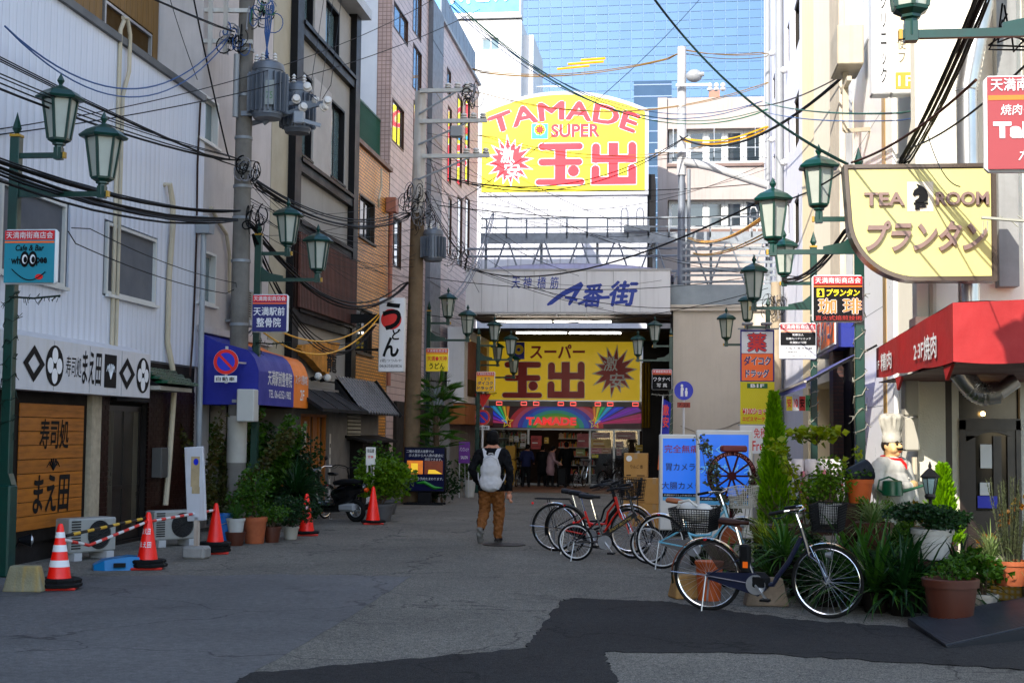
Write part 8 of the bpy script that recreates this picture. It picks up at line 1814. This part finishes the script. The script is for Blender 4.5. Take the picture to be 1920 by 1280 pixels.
# ---- left cluster in front of the stucco building
gl = 'plants in front of the stucco building'
plant('terracotta pot plant in the middle of the left pot row', PG(477, 1018), (.19, .40, 'terra'), 'bush', LG, .06, 900, .75, .42, group=gl)
plant('grass in a white over brown pot beside the blue bucket', PG(441, 1022), (.14, .22, 'white'), 'strap', LS_, .006, 110, .38, .3, base=.18, group=gl)
b = MB(); b.lathe([(.11, 0), (.15, .17), (.155, .2), (.14, .2)], 20); o = b.build('flower_pot', PM['brown'], None, True); o.location = PG(441, 1022); tag(o, 'brown flower pot carrying the white grass pot', 'flower pot')
plant('fern like plant in a brown pot with white saucer', PG(510, 1016), (.14, .24, 'brown'), 'bush', LG, .05, 700, .35, .32, group=gl)
plant('ivy tumbling down beside the fourth left pot', PG(545, 1010), (.13, .2, 'pale'), 'bush', LD, .055, 1100, .5, .40, group=gl)
plant('tall dracaena with long strap leaves behind the left pots', PG(520, 985) + Vector((0, .2, 0)), None, 'strap', LS_, .028, 170, .75, .5, base=1.05, spread=1.3, droop=1.5, name='dracaena', cat='plant', group=gl)
plant('second strap leaved clump below the tall dracaena', PG(535, 990) + Vector((.15, .1, 0)), None, 'strap', LSD, .026, 170, .85, .5, base=.55, spread=1.25, droop=1.3, name='dracaena', cat='plant', group=gl)
plant('dark camellia bush with a few orange flowers behind the pots', PG(470, 985) + Vector((0, .3, 0)), None, 'bush', LD, .08, 3000, 1.7, .8, name='camellia_bush', cat='shrub', group=gl)
plant('dark shrub filling the gap under the tall dracaena', PG(530, 985) + Vector((0, .35, 0)), None, 'bush', LD, .08, 2600, 1.45, .75, name='shrub', cat='shrub', group=gl)
plant('slender brownish leaved young tree beside the downpipe', PG(395, 1000) + Vector((0, .5, 0)), None, 'sprig', LBR, .085, 900, 2.3, .5, stems=10, name='young_tree', cat='tree', group=gl)
plant('airy green young tree in front of the pale pole sleeve', PG(470, 990) + Vector((-.1, .5, 0)), None, 'sprig', LG, .085, 900, 2.3, .5, stems=10, name='young_tree', cat='tree', group=gl)
fl = MB(); q = random.Random(3)
for k in range(9): p = PG(480, 985) + Vector((q.uniform(-.3, .7), -.25, q.uniform(.5, 1.0))); fl.ball(p, .025, 7, 5)
o = fl.build('flowers', M('flower_orange', (.55, .22, .05), .6, var=.1), None, True); o['kind'] = 'stuff'; tag(o, 'scattered orange camellia flowers on the dark bush', 'flowers')
t = thing('bucket', 'blue plastic bucket with holes behind the orange cone', 'bucket', PG(425, 1020) + Vector((-.05, .1, 0)), 0); MB().lathe([(.13, 0), (.16, .42), (.18, .42), (.18, .45), (.15, .45), (.13, .05), (.001, .04)], 20).build('body', PM['blue'], t, True); MB().tube([(.17, 0, .42), (.12, -.13, .35), (0, -.185, .3), (-.12, -.13, .35), (-.17, 0, .42)], .006, 5).build('handle', MALU, t)
plant('round light green bush in a large grey pot beside the far cone', PG(712, 977), (.28, .34, 'grey'), 'bush', LB_, .085, 2600, .85, .68, group='plants by the restaurant'); plant('taller green bush behind the round light green one', PG(720, 966) + Vector((-.1, .6, 0)), (.28, .3, 'grey'), 'bush', LG, .085, 1900, 1.15, .75, group='plants by the restaurant')
t = thing('palm', 'small fan palm beside the lantern post and rusty pole', 'palm', Vector((PY(815, 880, 36.4).x, 36.4, gz(36))), 0); MB().tube([(0, 0, 0), (.05, 0, 1.2), (.0, 0, 2.3)], [.09, .08, .07], 8).build('trunk', MSTEM, t); q = random.Random(5)
pb = MB()
for cz, n in ((2.35, 26), (1.8, 22), (2.75, 16), (1.35, 18)):
    for k in range(n):
        a = q.uniform(0, 6.28); el = q.uniform(.3, 1.7); d = Vector((math.cos(a) * math.sin(el), math.sin(a) * math.sin(el), math.cos(el))); c0 = Vector((.0, 0, cz)); c1 = c0 + d * .42 - Vector((0, 0, .03)); pb.tube([c0, c1], .007, 4)
        u, v = perp(d)
        for j in range(11):
            f = (j - 5) / 5; dd = (d + u * f * 1.1 - Vector((0, 0, .25))).normalized(); w_ = v * .022; e = c1 + dd * .46; pb.add([c1 - w_, c1 + w_, e], [(0, 1, 2)])
pb.build('fronds', LS_, t)
plant('dark green shrub at the palm foot', Vector((PY(830, 900, 36).x, 36.0, gz(36))), None, 'bush', LD, .1, 900, 1.2, .6, name='shrub', cat='shrub')
plant('white flowering plant on a white stand by the arcade post', Vector((PY(880, 890, 41.5).x, 41.5, gz(41))), (.2, .5, 'white'), 'bush', LG, .08, 500, .7, .5)
# ---- right garden
gr = 'garden plants before the tea room'
def GP(px, Y, z=0.0): return Vector((PY(px, 1000, Y).x, Y, z))
plant('tall bright green cypress between the clinic signs and the lantern post', GP(1452, 18.8), (.22, .35, 'white'), 'cone', LCY, .09, 5200, 1.9, .25, name='potted_cypress', cat='cypress', group=gr)
plant('small bright cypress beside the porch lantern', GP(1768, 16.4), (.16, .55, 'brown'), 'cone', LCY, .09, 2400, .85, .20, name='potted_cypress', cat='cypress', group=gr)
plant('large terracotta pot with low seedlings at the front right', GP(1781, 13.4), (.25, .43, 'brown'), 'bush', LG, .05, 300, .22, .26, group=gr)
plant('trailing plant in a white bowl pot above the big terracotta pot', GP(1748, 14.6), (.21, .30, 'white'), 'bush', LD, .04, 2600, .26, .46, base=.5, group=gr)
b = MB(); b.box(-.3, .3, -.2, .25, .44, .49); b.box(-.28, -.23, -.18, .22, 0, .44); b.box(.23, .28, -.18, .22, 0, .44); o = b.build('plant_bench', MWOOD, None); o.location = GP(1745, 14.6); tag(o, 'dark wooden plant bench under the white bowl pot', 'bench')
plant('orange terracotta pot with an upturned black pot on it, beside the chef', GP(1612, 16.6), (.16, .27, 'orange'), 'bush', LG, .045, 200, .16, .18, base=.95, group=gr)
b = MB(); b.tube([(-.2, 0, 0), (-.05, 0, .02), (.17, 0, .06)], [.12, .15, .17], 16); o = b.build('upturned_pot', M('dark_pot', (.03, .035, .045), .45, var=.2), None, True); o.location = GP(1612, 16.6, 1.26); o.scale = (.75,) * 3; k = MB().box(-.2, .2, -.2, .2, 0, .945).build('plant_stand', MWOOD); k.location = GP(1612, 16.6); tag(k, 'dark wooden stand under the orange terracotta pot', 'stand'); o.rotation_euler = (0, R(-10), R(20)); tag(o, 'dark grey plastic pot lying on the orange terracotta pot', 'pot')
plant('white planter with yellowing herbs left of the orange pot', GP(1556, 16.5), (.19, .22, 'white'), 'bush', LB_, .045, 1000, .5, .30, base=.72, group=gr)
plant('spider plant with pale striped leaves in a brown pot', GP(1640, 15.5), (.2, .28, 'brown'), 'strap', LV, .012, 120, .42, .3, base=.52, spread=1.2, droop=1.5, group=gr)
b = MB(); b.box(-1.0, 1.15, -.02, .06, .60, .68); b.box(-1.0, 1.15, .5, .58, .60, .68)
for k in range(4): b.box(-1.0, 1.15, .08 + k * .105, .165 + k * .105, .66, .69)
for x in (-.95, .05, 1.05):
    for y in (0, .5): b.box(x, x + .07, y, y + .07, 0, .60)
o = b.build('plant_bench', MWOOD, None); o.location = GP(1580, 16.3); tag(o, 'long dark slatted plant bench behind the dark bicycle', 'bench')
for k, (px, Y, L_, n, m_, lab) in enumerate(((1640, 14.3, .95, 170, LS_, 'arching strap leaved clump right of the front wheel'), (1690, 14.1, .9, 160, LSD, 'dark strap leaved clump left of the big terracotta pot'), (1450, 15.4, .62, 120, LS_, 'strap leaved clump behind the motor of the dark bicycle'), (1610, 14.9, 1.0, 150, LS_, 'tall strap leaved clump behind the front basket'), (1360, 16.4, .45, 90, LG, 'grassy clump behind the rear wheel of the dark bicycle'), (1310, 19.0, .45, 110, LGR, 'grey green grass below the blue clinic signs'), (1550, 14.7, .75, 150, LSD, 'dark strap leaves seen through the front wheel'), (1500, 15.6, .6, 120, LD, 'broad leaved clump under the handlebar'), (1725, 14.4, .85, 150, LSD, 'dark strap leaves between the white bowl and the undergrowth'), (1665, 15.2, .75, 130, LS_, 'tall strap leaves below the chef statue'), (1800, 14.6, .7, 110, LD, 'dark strap leaves behind the big terracotta pot'))):
    plant(lab, GP(px, Y), (.14, .2, 'dark'), 'strap', m_, .028 if k != 5 else .005, int(n * (.62 if k != 5 else 1)), L_, .4, spread=1.15, droop=1.2, group=gr)
plant('bushy fern like plant below the chef statue', GP(1685, 15.9), (.2, .3, 'dark'), 'bush', LG, .05, 1300, .4, .42, base=.05, group=gr)
plant('ferny bush in front of the chef statue arm', GP(1645, 16.2), (.2, .3, 'dark'), 'sprig', LB_, .035, 200, .4, .45, base=.4, stems=9, group=gr)
plant('yellow green maple sapling with thin stem before the shop crates', GP(1512, 16.9), (.17, .3, 'white'), 'sprig', LY, .075, 60, 1.25, .3, base=.35, stems=3, group=gr)
plant('spreading golden leaf top of the maple sapling', GP(1528, 17.0), None, 'bush', LY, .10, 190, .18, .36, base=1.62, name='maple_top', cat='plant', group=gr, flat=.15, stems=2)
plant('olive sapling with grey leaves in front of the blue sign', GP(1370, 19.6), (.18, .3, 'terra'), 'sprig', LGR, .06, 150, 1.35, .4, base=.25, stems=8, group=gr)
plant('dry twiggy shrub behind the maple sapling', GP(1500, 18.2), None, 'sprig', LBR, .03, 160, 1.3, .5, stems=14, name='dry_shrub', cat='shrub', group=gr)
plant('rosemary with upright needles in a terracotta bowl at the right edge', GP(1893, 14.6), (.20, .24, 'terra'), 'needle', LGR, .05, 3000, .85, .35, base=.26, stems=26, group=gr)
plant('striped spider plant left of the rosemary', GP(1858, 14.8), (.15, .22, 'pale'), 'strap', LV, .010, 110, .5, .3, base=.3, spread=1.2, droop=1.6, group=gr)
plant('leafy green plant between terracotta pot and gingham cloth', GP(1845, 14.3), (.13, .2, 'pale'), 'bush', LG, .07, 420, .45, .34, group=gr)
plant('reddish leaved stalk beside the porch door', GP(1782, 15.6), None, 'sprig', leaf_mat('leaf_copper', (.16, .12, .02), (.2, .07, .02)), .06, 60, 1.3, .2, stems=2, name='leaf_stalk', cat='plant', group=gr)
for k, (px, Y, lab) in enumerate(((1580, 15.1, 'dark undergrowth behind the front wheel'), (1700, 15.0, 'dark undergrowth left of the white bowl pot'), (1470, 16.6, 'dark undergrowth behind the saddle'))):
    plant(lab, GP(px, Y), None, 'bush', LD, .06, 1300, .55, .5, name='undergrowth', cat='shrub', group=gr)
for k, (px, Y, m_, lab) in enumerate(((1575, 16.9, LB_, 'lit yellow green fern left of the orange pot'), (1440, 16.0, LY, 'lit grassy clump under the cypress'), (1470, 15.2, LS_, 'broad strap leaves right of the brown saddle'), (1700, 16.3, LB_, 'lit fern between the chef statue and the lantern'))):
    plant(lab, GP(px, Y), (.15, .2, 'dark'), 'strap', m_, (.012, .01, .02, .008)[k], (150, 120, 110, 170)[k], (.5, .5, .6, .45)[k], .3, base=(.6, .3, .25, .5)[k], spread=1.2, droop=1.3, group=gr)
plant('white pot plant behind the handlebar', GP(1530, 17.2), (.17, .26, 'white'), 'bush', LG, .05, 500, .4, .3, base=.55, group=gr); plant('pale crate planter below the saddle of the dark bicycle', GP(1465, 17.2), (.24, .26, 'pale'), 'strap', LG, .014, 60, .4, .3, base=.35, group=gr)
b = MB(); b.lathe([(.115, 0), (.14, .37), (.15, .37), (.15, .4), (.12, .4)], 20); o = b.build('tall_planter', PM['orange'], None, True); o.location = GP(1330, 15.0); tag(o, 'tall orange planter seen through the rear wheel', 'planter')
# red cart-wheel planter
c = PY(1372, 892, 19.9); t = thing('wheel_planter', 'dark red cart wheel ornament with lettering before the blue sign', 'ornament', (c.x, 19.9, c.z), R(8)); MWR = M('cart_red', (.07, .014, .018), .5, var=.25); b = MB(); rr = .28; n = 32
b.lathe([(rr, -.03), (rr + .06, -.03), (rr + .06, .03), (rr, .03)], n, caps=False); b.f.extend([(a, (a + 1) % n, (a + 1) % n + 3 * n, a + 3 * n) for a in range(n)]); b.mi.extend([0] * n); b.v = [(x, z, y) for x, y, z in b.v]; b.build('rim', MWR, t)
for k in range(10): a = k * math.pi / 5; q_ = MB(); q_.bar((.05 * math.cos(a), 0, .05 * math.sin(a)), (rr * math.cos(a), 0, rr * math.sin(a)), .025); q_.build('spoke', MWR, t)
MB().cyl((0, -.05, 0), (0, .05, 0), .06, n=14).build('hub', MWR, t); b = MB(); b.bar((0, .03, -.3), (0, .03, -c.z), .05); b.bar((-.25, .03, -c.z), (.25, .03, -c.z + .02), .05); b.build('stand', MWR, t); MB().bbox(-.15, .2, -.1, .1, .33, .42, .02).build('top_box', M('cart_red_b', (.2, .04, .035), .5, var=.2), t)
text('COFFEE HOUSE', t, 0, 1, 0, 1, M('faded_pink', (.45, .2, .18), .6, var=0), fn=lambda u, q, y: ((rr + .012 + .035 * q) * -math.cos(.3 + 2.5 * u), -.036, (rr + .012 + .035 * q) * math.sin(.3 + 2.5 * u)))
# wire trellis hoops
t = thing('wire_trellis', 'low black wire garden trellis of hoops before the crates', 'trellis', GP(1480, 19.6), 0); q = random.Random(6)
for k in range(9):
    b = MB(); x = k * .17; b.tube([(x, 0, .4)] + [(x + .13 - .13 * math.cos(a), 0, .95 + .15 * math.sin(a) + .1 * (k % 2)) for a in [math.pi * i / 8 for i in range(9)]] + [(x + .26, 0, .4)], .006, 5); b.build('hoop', MBLK, t, True)
b = MB(); b.bar((0, 0, .6), (1.65, 0, .6), .01); b.bar((0, 0, .42), (1.65, 0, .42), .01)
for k in range(9): b.bar((k * .2, 0, 0), (k * .2, 0, .6), .012)
b.build('rail', MBLK, t)
# ================================================================== PEOPLE AND THE CHEF STATUE
def hand(s, wrist, d, r=.011):
    """palm and five bent fingers hanging from a wrist; returns limbs for the fused body"""
    w_ = Vector(wrist); d = Vector(d).normalized(); f = Vector((0, 1, 0)); f = (f - d * f.dot(d)).normalized(); n = d.cross(f) * s
    out = [([w_, w_ + d * .045, w_ + d * .085], [.028, .036, .036], 0, 0)]
    for k, L_ in enumerate((.070, .08, .074, .058)):
        b0 = w_ + d * .085 + f * (.030 - .020 * k); out.append(([b0, b0 + d * L_ * .5 + n * .006, b0 + d * L_ * .85 + n * .022, b0 + d * L_ * .9 + n * .035], [r, r, r * .9, r * .8], 0, 0))
    b0 = w_ + d * .03 + f * .03; out.append(([b0, b0 + f * .028 + d * .028, b0 + f * .034 + d * .06], [r * 1.15, r * 1.1, r], 0, 0)); return out
MSK_ = M('skin', (.48, .26, .18), .5, var=.08); MHAIR = M('hair_black', (.006, .005, .005), .7, var=.2, bump=.5, bs=60); MJK = M('jacket_black', (.010, .010, .012), .75, var=.25, vs=6, bump=.3, bs=18); MTR = M('trousers_ochre', (.19, .080, .014), .8, var=.2, vs=5, bump=.35, bs=16); MSHO = M('shoe_dark', (.035, .03, .03), .6, var=.2); MSOLE = M('shoe_sole', (.17, .165, .155), .6, var=.15)
def walker():
    p = PG(921, 1017); t = thing('person', 'person in black jacket and ochre trousers walking away with white backpack', 'person', p, 0)
    cap = [([(0, 0, 1.05), (0, .0, 1.25), (0, .01, 1.38)], [.165, .19, .15], 0, 0), ((0, 0, .98), (.20, .15, .16), 0), ((0, .005, 1.30), (.22, .135, .16), 0), ((0, .0, .86), (.19, .145, .14), 0),
           ([(-.17, .0, 1.39), (0, .015, 1.43), (.17, 0, 1.39)], [.07, .085, .07], 0, 0), ([(0, .02, 1.40), (0, .03, 1.54)], [.06, .055], 0, 0), ((0, .04, 1.62), (.078, .095, .115), 0), ((.078, .03, 1.60), (.014, .022, .032), 0), ((-.078, .03, 1.60), (.014, .022, .032), 0), ((0, .135, 1.60), (.013, .02, .02), 0),
           ([(.20, 0, 1.38), (.285, -.05, 1.12), (.275, .02, .88), (.27, .04, .80)], [.075, .068, .055, .05], 0, 0), ([(-.20, 0, 1.38), (-.31, -.04, 1.13), (-.24, .10, .95), (-.20, .16, .92)], [.075, .068, .055, .045], 0, 0),
           ([(.095, .0, .86), (.105, .09, .50), (.10, .08, .27), (.095, .06, .10)], [.118, .09, .076, .068], 0, 0), ([(-.095, .0, .86), (-.12, .06, .50), (-.135, -.16, .30), (-.14, -.23, .24)], [.118, .09, .074, .062], 0, 0)]
    cap += hand(1, (.27, .045, .78), (.02, .06, -1)) + hand(-1, (-.19, .17, .92), (.2, .2, -1))
    cap += [([(.095, .015, .05), (.10, .12, .05), (.108, .24, .04)], [.046, .05, .040], 0, 0), ([(-.14, -.275, .235), (-.142, -.245, .14), (-.144, -.20, .045)], [.044, .052, .042], 0, 0)]
    def fn(c):
        if c.z > 1.47: return 0
        if abs(c.x) > .2 and c.z < .80 and c.x > 0: return 0
        if c.x < -.12 and c.y > .15 and .7 < c.z < .93: return 0
        if c.z < .075 and c.x > 0: return 4 if c.z < .028 else 3
        if c.x < -.05 and c.z < .27 and c.y < -.13 and c.z < .235 + (c.y + .26) * -.5: return 4 if c.y < -.262 + (.2 - c.z) * .3 else 3
        return 2 if c.z < .80 and not (abs(c.x) > .2) else 1
    blob(t, 'body', cap, [MSK_, MJK, MTR, MSHO, MSOLE], fn, .0115, 4, .05)
    blob(t, 'hair', [((0, .028, 1.645), (.096, .108, .105), 0), ((0, -.0, 1.60), (.09, .085, .095), 0), ((.05, -.0, 1.60), (.05, .075, .08), 0), ((-.05, -.0, 1.60), (.05, .075, .08), 0), ((0, -.02, 1.55), (.06, .05, .05), 0)], [MHAIR], lambda c: 0, .012, 3, .025)
    MB().tube([(.085 * math.cos(a) * .95, .015 + .08 * math.sin(a), 1.46) for a in [2 * math.pi * k / 16 for k in range(16)]], .022, 8, closed=True).build('collar', MJK, t, True)
    # laces and the tread of the lifted sole
    k = thing('backpack', 'pale grey white backpack worn by the walking person', 'backpack', p + Vector((0, -.135, .80)), 0); MBP = M('backpack_white', (.50, .49, .49), .7, var=.08, vs=5, bump=.25, bs=14)
    blob(k, 'bag', [((0, -.03, .14), (.185, .085, .15), 0), ((0, -.03, .32), (.165, .08, .20), 0), ((0, -.02, .46), (.13, .065, .10), 0), ((0, -.045, .10), (.17, .08, .10), 0)], [MBP], lambda c: 0, .014, 4, .022)
    for s_ in (-1, 1):
        b = MB(); P = [(s_ * .07, -.02, .50), (s_ * .095, .03, .60), (s_ * .12, .09, .665), (s_ * .135, .16, .66)]; n = len(P)
        vs = [v for q in P for v in ((q[0] - .032, q[1] - .012, q[2]), (q[0] + .032, q[1] - .012, q[2]))]; b.add(vs + [(v[0], v[1] + .014, v[2] + .004) for v in vs], [(2 * i, 2 * i + 1, 2 * i + 3, 2 * i + 2) for i in range(n - 1)] + [(2 * i, 2 * i + 2, 2 * i + 2 + 2 * n, 2 * i + 2 * n) for i in range(n - 1)] + [(2 * i + 1, 2 * i + 1 + 2 * n, 2 * i + 3 + 2 * n, 2 * i + 3) for i in range(n - 1)]); b.build('shoulder_strap', MBP, k, True)
        MB().tube([(s_ * .165, .0, .12), (s_ * .20, .06, .18), (s_ * .22, .14, .28)], .010, 6).build('lower_strap', MBP, k)
    MB().tube([(-.125, -.085, .40), (-.10, -.10, .49), (0, -.085, .545), (.10, -.10, .49), (.125, -.085, .40)], .004, 5).build('zip', M('zip_grey', (.3, .3, .3), .5, var=0), k); MB().tube([(-.04, .0, .54), (-.03, -.02, .585), (.03, -.02, .585), (.04, 0, .54)], .008, 6).build('grab_handle', MBP, k)
    MB().box(.10, .145, -.118, -.112, .035, .07).build('patch_label', M('label_grey', (.4, .4, .4), .6, var=0), k)
walker()
def shopper(label, px, py, h, yaw, coat, legs, bend=0.0, long=False, hatm=None):
    p = PY(px, 880, py); p.z = gz(py) + .01; t = thing('person', label, 'person', p, yaw); k = h / 1.7; v = lambda x, y, z: (x * k, (y + bend * max(0, z - .85)) * k, z * k)
    cap = [([v(0, 0, .98), v(0, 0, 1.2), v(0, .01, 1.36)], [.17 * k, .18 * k, .14 * k], 0, 0), ((v(0, 0, .9)), (.2 * k, .16 * k, .2 * k), 0), ([v(-.15, 0, 1.37), v(.15, 0, 1.37)], [.08 * k, .08 * k], 0, 0), ([v(0, .02, 1.38), v(0, .04, 1.5)], [.06 * k, .055 * k], 0, 0), (v(0, .06, 1.58), (.08 * k, .095 * k, .115 * k), 0), (v(0, .16, 1.57), (.012, .02, .02), 0),
           ([v(.2, 0, 1.35), v(.27, .08, 1.1), v(.2, .3, 1.0)], [.075 * k, .062 * k, .045 * k], 0, 0), ([v(-.2, 0, 1.35), v(-.27, .08, 1.1), v(-.2, .28, 1.0)], [.075 * k, .062 * k, .045 * k], 0, 0),
           ([v(.09, 0, .85), v(.1, .06, .48), v(.1, .08, .08)], [.11 * k, .085 * k, .06 * k], 0, 0), ([v(-.09, 0, .85), v(-.1, -.04, .48), v(-.1, -.1, .08)], [.11 * k, .085 * k, .06 * k], 0, 0), ([v(.1, .05, .05), v(.1, .2, .04)], [.05 * k, .04 * k], 0, 0), ([v(-.1, -.13, .05), v(-.1, .02, .04)], [.05 * k, .04 * k], 0, 0)]
    cap += hand(1, v(.2, .3, 1.0), (0, .7, -.5)) + hand(-1, v(-.2, .28, 1.0), (0, .7, -.5))
    if long: cap.append((v(0, 0, .72), (.23 * k, .19 * k, .28 * k), 0))
    zc = (.5 if long else .82) * k
    def fn(c):
        if c.z > 1.45 * k: return 0
        if c.y > .33 * k + bend * .15 and .8 * k < c.z < 1.1 * k: return 0
        return 3 if c.z < .1 * k else 1 if c.z > zc else 2
    blob(t, 'body', cap, [MSK_, coat, legs, MSHO], fn, .02, 3)
    blob(t, 'hair', [(v(0, .045, 1.61), (.095 * k, .105 * k, .105 * k), 0), (v(0, .0, 1.56), (.085 * k, .07 * k, .1 * k), 0)], [hatm or MHAIR], lambda c: 0, .02, 2); return t
MNV = M('coat_navy', (.03, .035, .08), .8, var=.2, vs=5); MMV = M('coat_mauve', (.32, .22, .23), .7, var=.15, vs=5, bump=.6, bs=12); MDKL = M('legs_dark', (.012, .012, .014), .8, var=.2)
shopper('person in dark blue jacket bending at the supermarket crates', 986, 53.6, 1.6, R(-10), MNV, MDKL, .25); shopper('woman in quilted mauve coat pushing a cart into the supermarket', 1032, 53.8, 1.55, R(-75), MMV, MDKL, .1, True); shopper('dark clothed shopper left of the mauve coat', 1016, 54.8, 1.58, R(-20), MDKL, MDKL, .05, True); shopper('dark figure standing inside the supermarket doorway', 1062, 55.4, 1.72, R(20), M('coat_black', (.008, .008, .008), .8, var=.2), MDKL)
p = PY(1054, 890, 53.9); p.z = gz(54); t = thing('shopping_cart', 'dark wheeled shopping cart in front of the mauve coat', 'shopping cart', p, 0); MB().bbox(-.18, .18, -.15, .15, .1, .75, .04).build('bag', MBLKP, t, True); MB().tube([(-.14, 0, .7), (-.2, 0, 1.0), (-.3, 0, 1.02)], .012, 6).build('handle', MALU, t)
for x in (-.14, .14): MB().cyl((x, -.17, .07), (x, -.13, .07), .06, n=10).build('wheel', MRUB, t)
# --- chef statue
C0 = GP(1672, 17.35); t = thing('chef_statue', 'painted plaster chef statue with tall hat beside the marble wall', 'statue', C0 + Vector((0, 0, .28)), R(45)); t.scale = (.87,) * 3; MB().box(-.3, .3, -.25, .25, -.32, -.001).build('plinth', MCONC, t); MCH = M('statue_white', (.62, .60, .55), .7, var=.25, vs=4, streak=.45, scol=(.15, .12, .09)); MCF = M('statue_skin', (.60, .42, .24), .5, var=.12); MCHAIR = M('statue_hair', (.05, .04, .035), .5, var=.2)
k = .98
blob(t, 'body', [((0, 0, .95), (.30, .26, .28), 0), ((0, 0, 1.2), (.24, .19, .18), 0), ((0, -.06, .85), (.28, .27, .24), 0), ([(-.2, 0, 1.26), (.2, 0, 1.26)], [.11, .11], 0, 0), ([(0, 0, 1.3), (0, -.01, 1.42)], [.085, .085], 0, 0), ((0, -.02, 1.50), (.115, .125, .14), 0), ((-.06, -.09, 1.46), (.05, .05, .05), 0), ((.06, -.09, 1.46), (.05, .05, .05), 0), ((0, -.155, 1.505), (.024, .035, .03), 0), ((0, -.10, 1.40), (.05, .04, .03), 0), ((.12, 0, 1.5), (.02, .03, .04), 0), ((-.12, 0, 1.5), (.02, .03, .04), 0),
               ([(.28, 0, 1.22), (.38, -.02, .95), (.40, -.08, .68)], [.11, .10, .08], 0, 0), ([(-.28, 0, 1.22), (-.38, -.08, .98), (-.14, -.34, .98)], [.11, .10, .075], 0, 0), ([(-.12, 0, .7), (-.13, 0, .1)], [.15, .12], 0, 0), ([(.12, 0, .7), (.13, 0, .1)], [.15, .12], 0, 0), ([(-.13, -.12, .06), (-.13, .06, .06)], [.08, .09], 0, 0), ([(.13, -.12, .06), (.13, .06, .06)], [.08, .09], 0, 0)] + hand(1, (.40, -.09, .66), (0, -.2, -1), .014) + [([(-.13, -.35, .98), (-.04, -.38, .98)], [.05, .045], 0, 0)] + [([(-.04, -.40, .965 + .022 * j), (.03, -.40, .96 + .022 * j), (.04, -.36, .96 + .022 * j)], [.014, .013, .012], 0, 0) for j in range(4)] + [([(-.1, -.36, 1.02), (-.04, -.37, 1.05), (.01, -.37, 1.05)], [.016, .015, .013], 0, 0)],
     [MCF, MCH, MBLK], lambda c: 0 if c.z > 1.365 or (c.z < .66 and c.x > .33) or (c.y < -.33 and c.x > -.08) else 2 if c.z < .12 else 1, .014, 3)
b = MB(); b.lathe([(.125, 1.56), (.13, 1.58), (.13, 1.645), (.12, 1.65), (.125, 1.72), (.145, 1.80), (.16, 1.87), (.165, 1.90), (.14, 1.93), (.06, 1.945), (.001, 1.945)], 32); b.v = [(x * (1 + (.09 * math.sin(14 * math.atan2(y, x)) if z > 1.66 else 0)), -.01 + y * (1 + (.09 * math.sin(14 * math.atan2(y, x)) if z > 1.66 else 0)), z + (.015 * math.sin(7 * math.atan2(y, x)) if z > 1.85 else 0)) for x, y, z in b.v]; b.build('chef_hat', M('hat_plaster', (.45, .43, .38), .8, var=.3, vs=6, streak=.8, scol=(.1, .085, .07)), t, True, 70)
blob(t, 'hair', [((0, .03, 1.52), (.122, .11, .11), 0), ((.11, .0, 1.53), (.022, .05, .06), 0), ((-.11, .0, 1.53), (.022, .05, .06), 0)], [MCHAIR], lambda c: 0, .016, 2)
for s_ in (-1, 1):
    MB().tube([(0, -.155, 1.468), (s_ * .035, -.16, 1.47), (s_ * .07, -.14, 1.485)], [.014, .014, .004], 8).build('moustache', MINK, t, True); MB().ball((s_ * .045, -.132, 1.535), .016, 8, 6).build('eye', MINK, t, True); MB().tube([(s_ * .02, -.138, 1.562), (s_ * .05, -.14, 1.572), (s_ * .08, -.12, 1.56)], [.006, .009, .004], 6).build('eyebrow', MINK, t, True)
MB().ball((0, -.145, 1.435), .02, 8, 6, (1.3, .6, .6)).build('mouth', M('mouth_red', (.35, .06, .05), .5, var=0), t, True)
b = MB(); b.tube([(.125 * math.cos(a), -.0 + .13 * math.sin(a), 1.345 + .02 * math.sin(a)) for a in [2 * math.pi * i / 20 for i in range(20)]], .022, 8, closed=True); b.tube([(.02, -.14, 1.33), (.05, -.2, 1.26), (.06, -.21, 1.2)], [.022, .02, .006], 6); b.build('neck_scarf', MRED, t, True)
for z in (1.2, 1.08, .95, .82): MB().ball((.09, -.2 - .03 * (1.2 - z) / .4 * 2, z), .014, 8, 6).build('button', MCH, t, True)
w = thing('watering_can', 'green watering can resting on the chef statue arm', 'watering can', C0 + Vector((-.05, -.42, 1.02)), R(5)); MWG = M('can_green', (.005, .10, .05), .35, var=.1); MB().lathe([(.10, 0), (.12, .01), (.11, .17), (.09, .18), (.001, .18)], 20).build('body', MWG, w, True); MB().tube([(.1, 0, .05), (.28, 0, .1), (.42, 0, .15)], [.022, .014, .018], 8).build('spout', MWG, w, True); MB().tube([(-.1, 0, .03), (-.17, 0, .08), (-.15, 0, .18), (-.04, 0, .22), (.07, 0, .17)], .012, 8).build('handle', MWG, w, True)
flush_blobs()
flush_text()
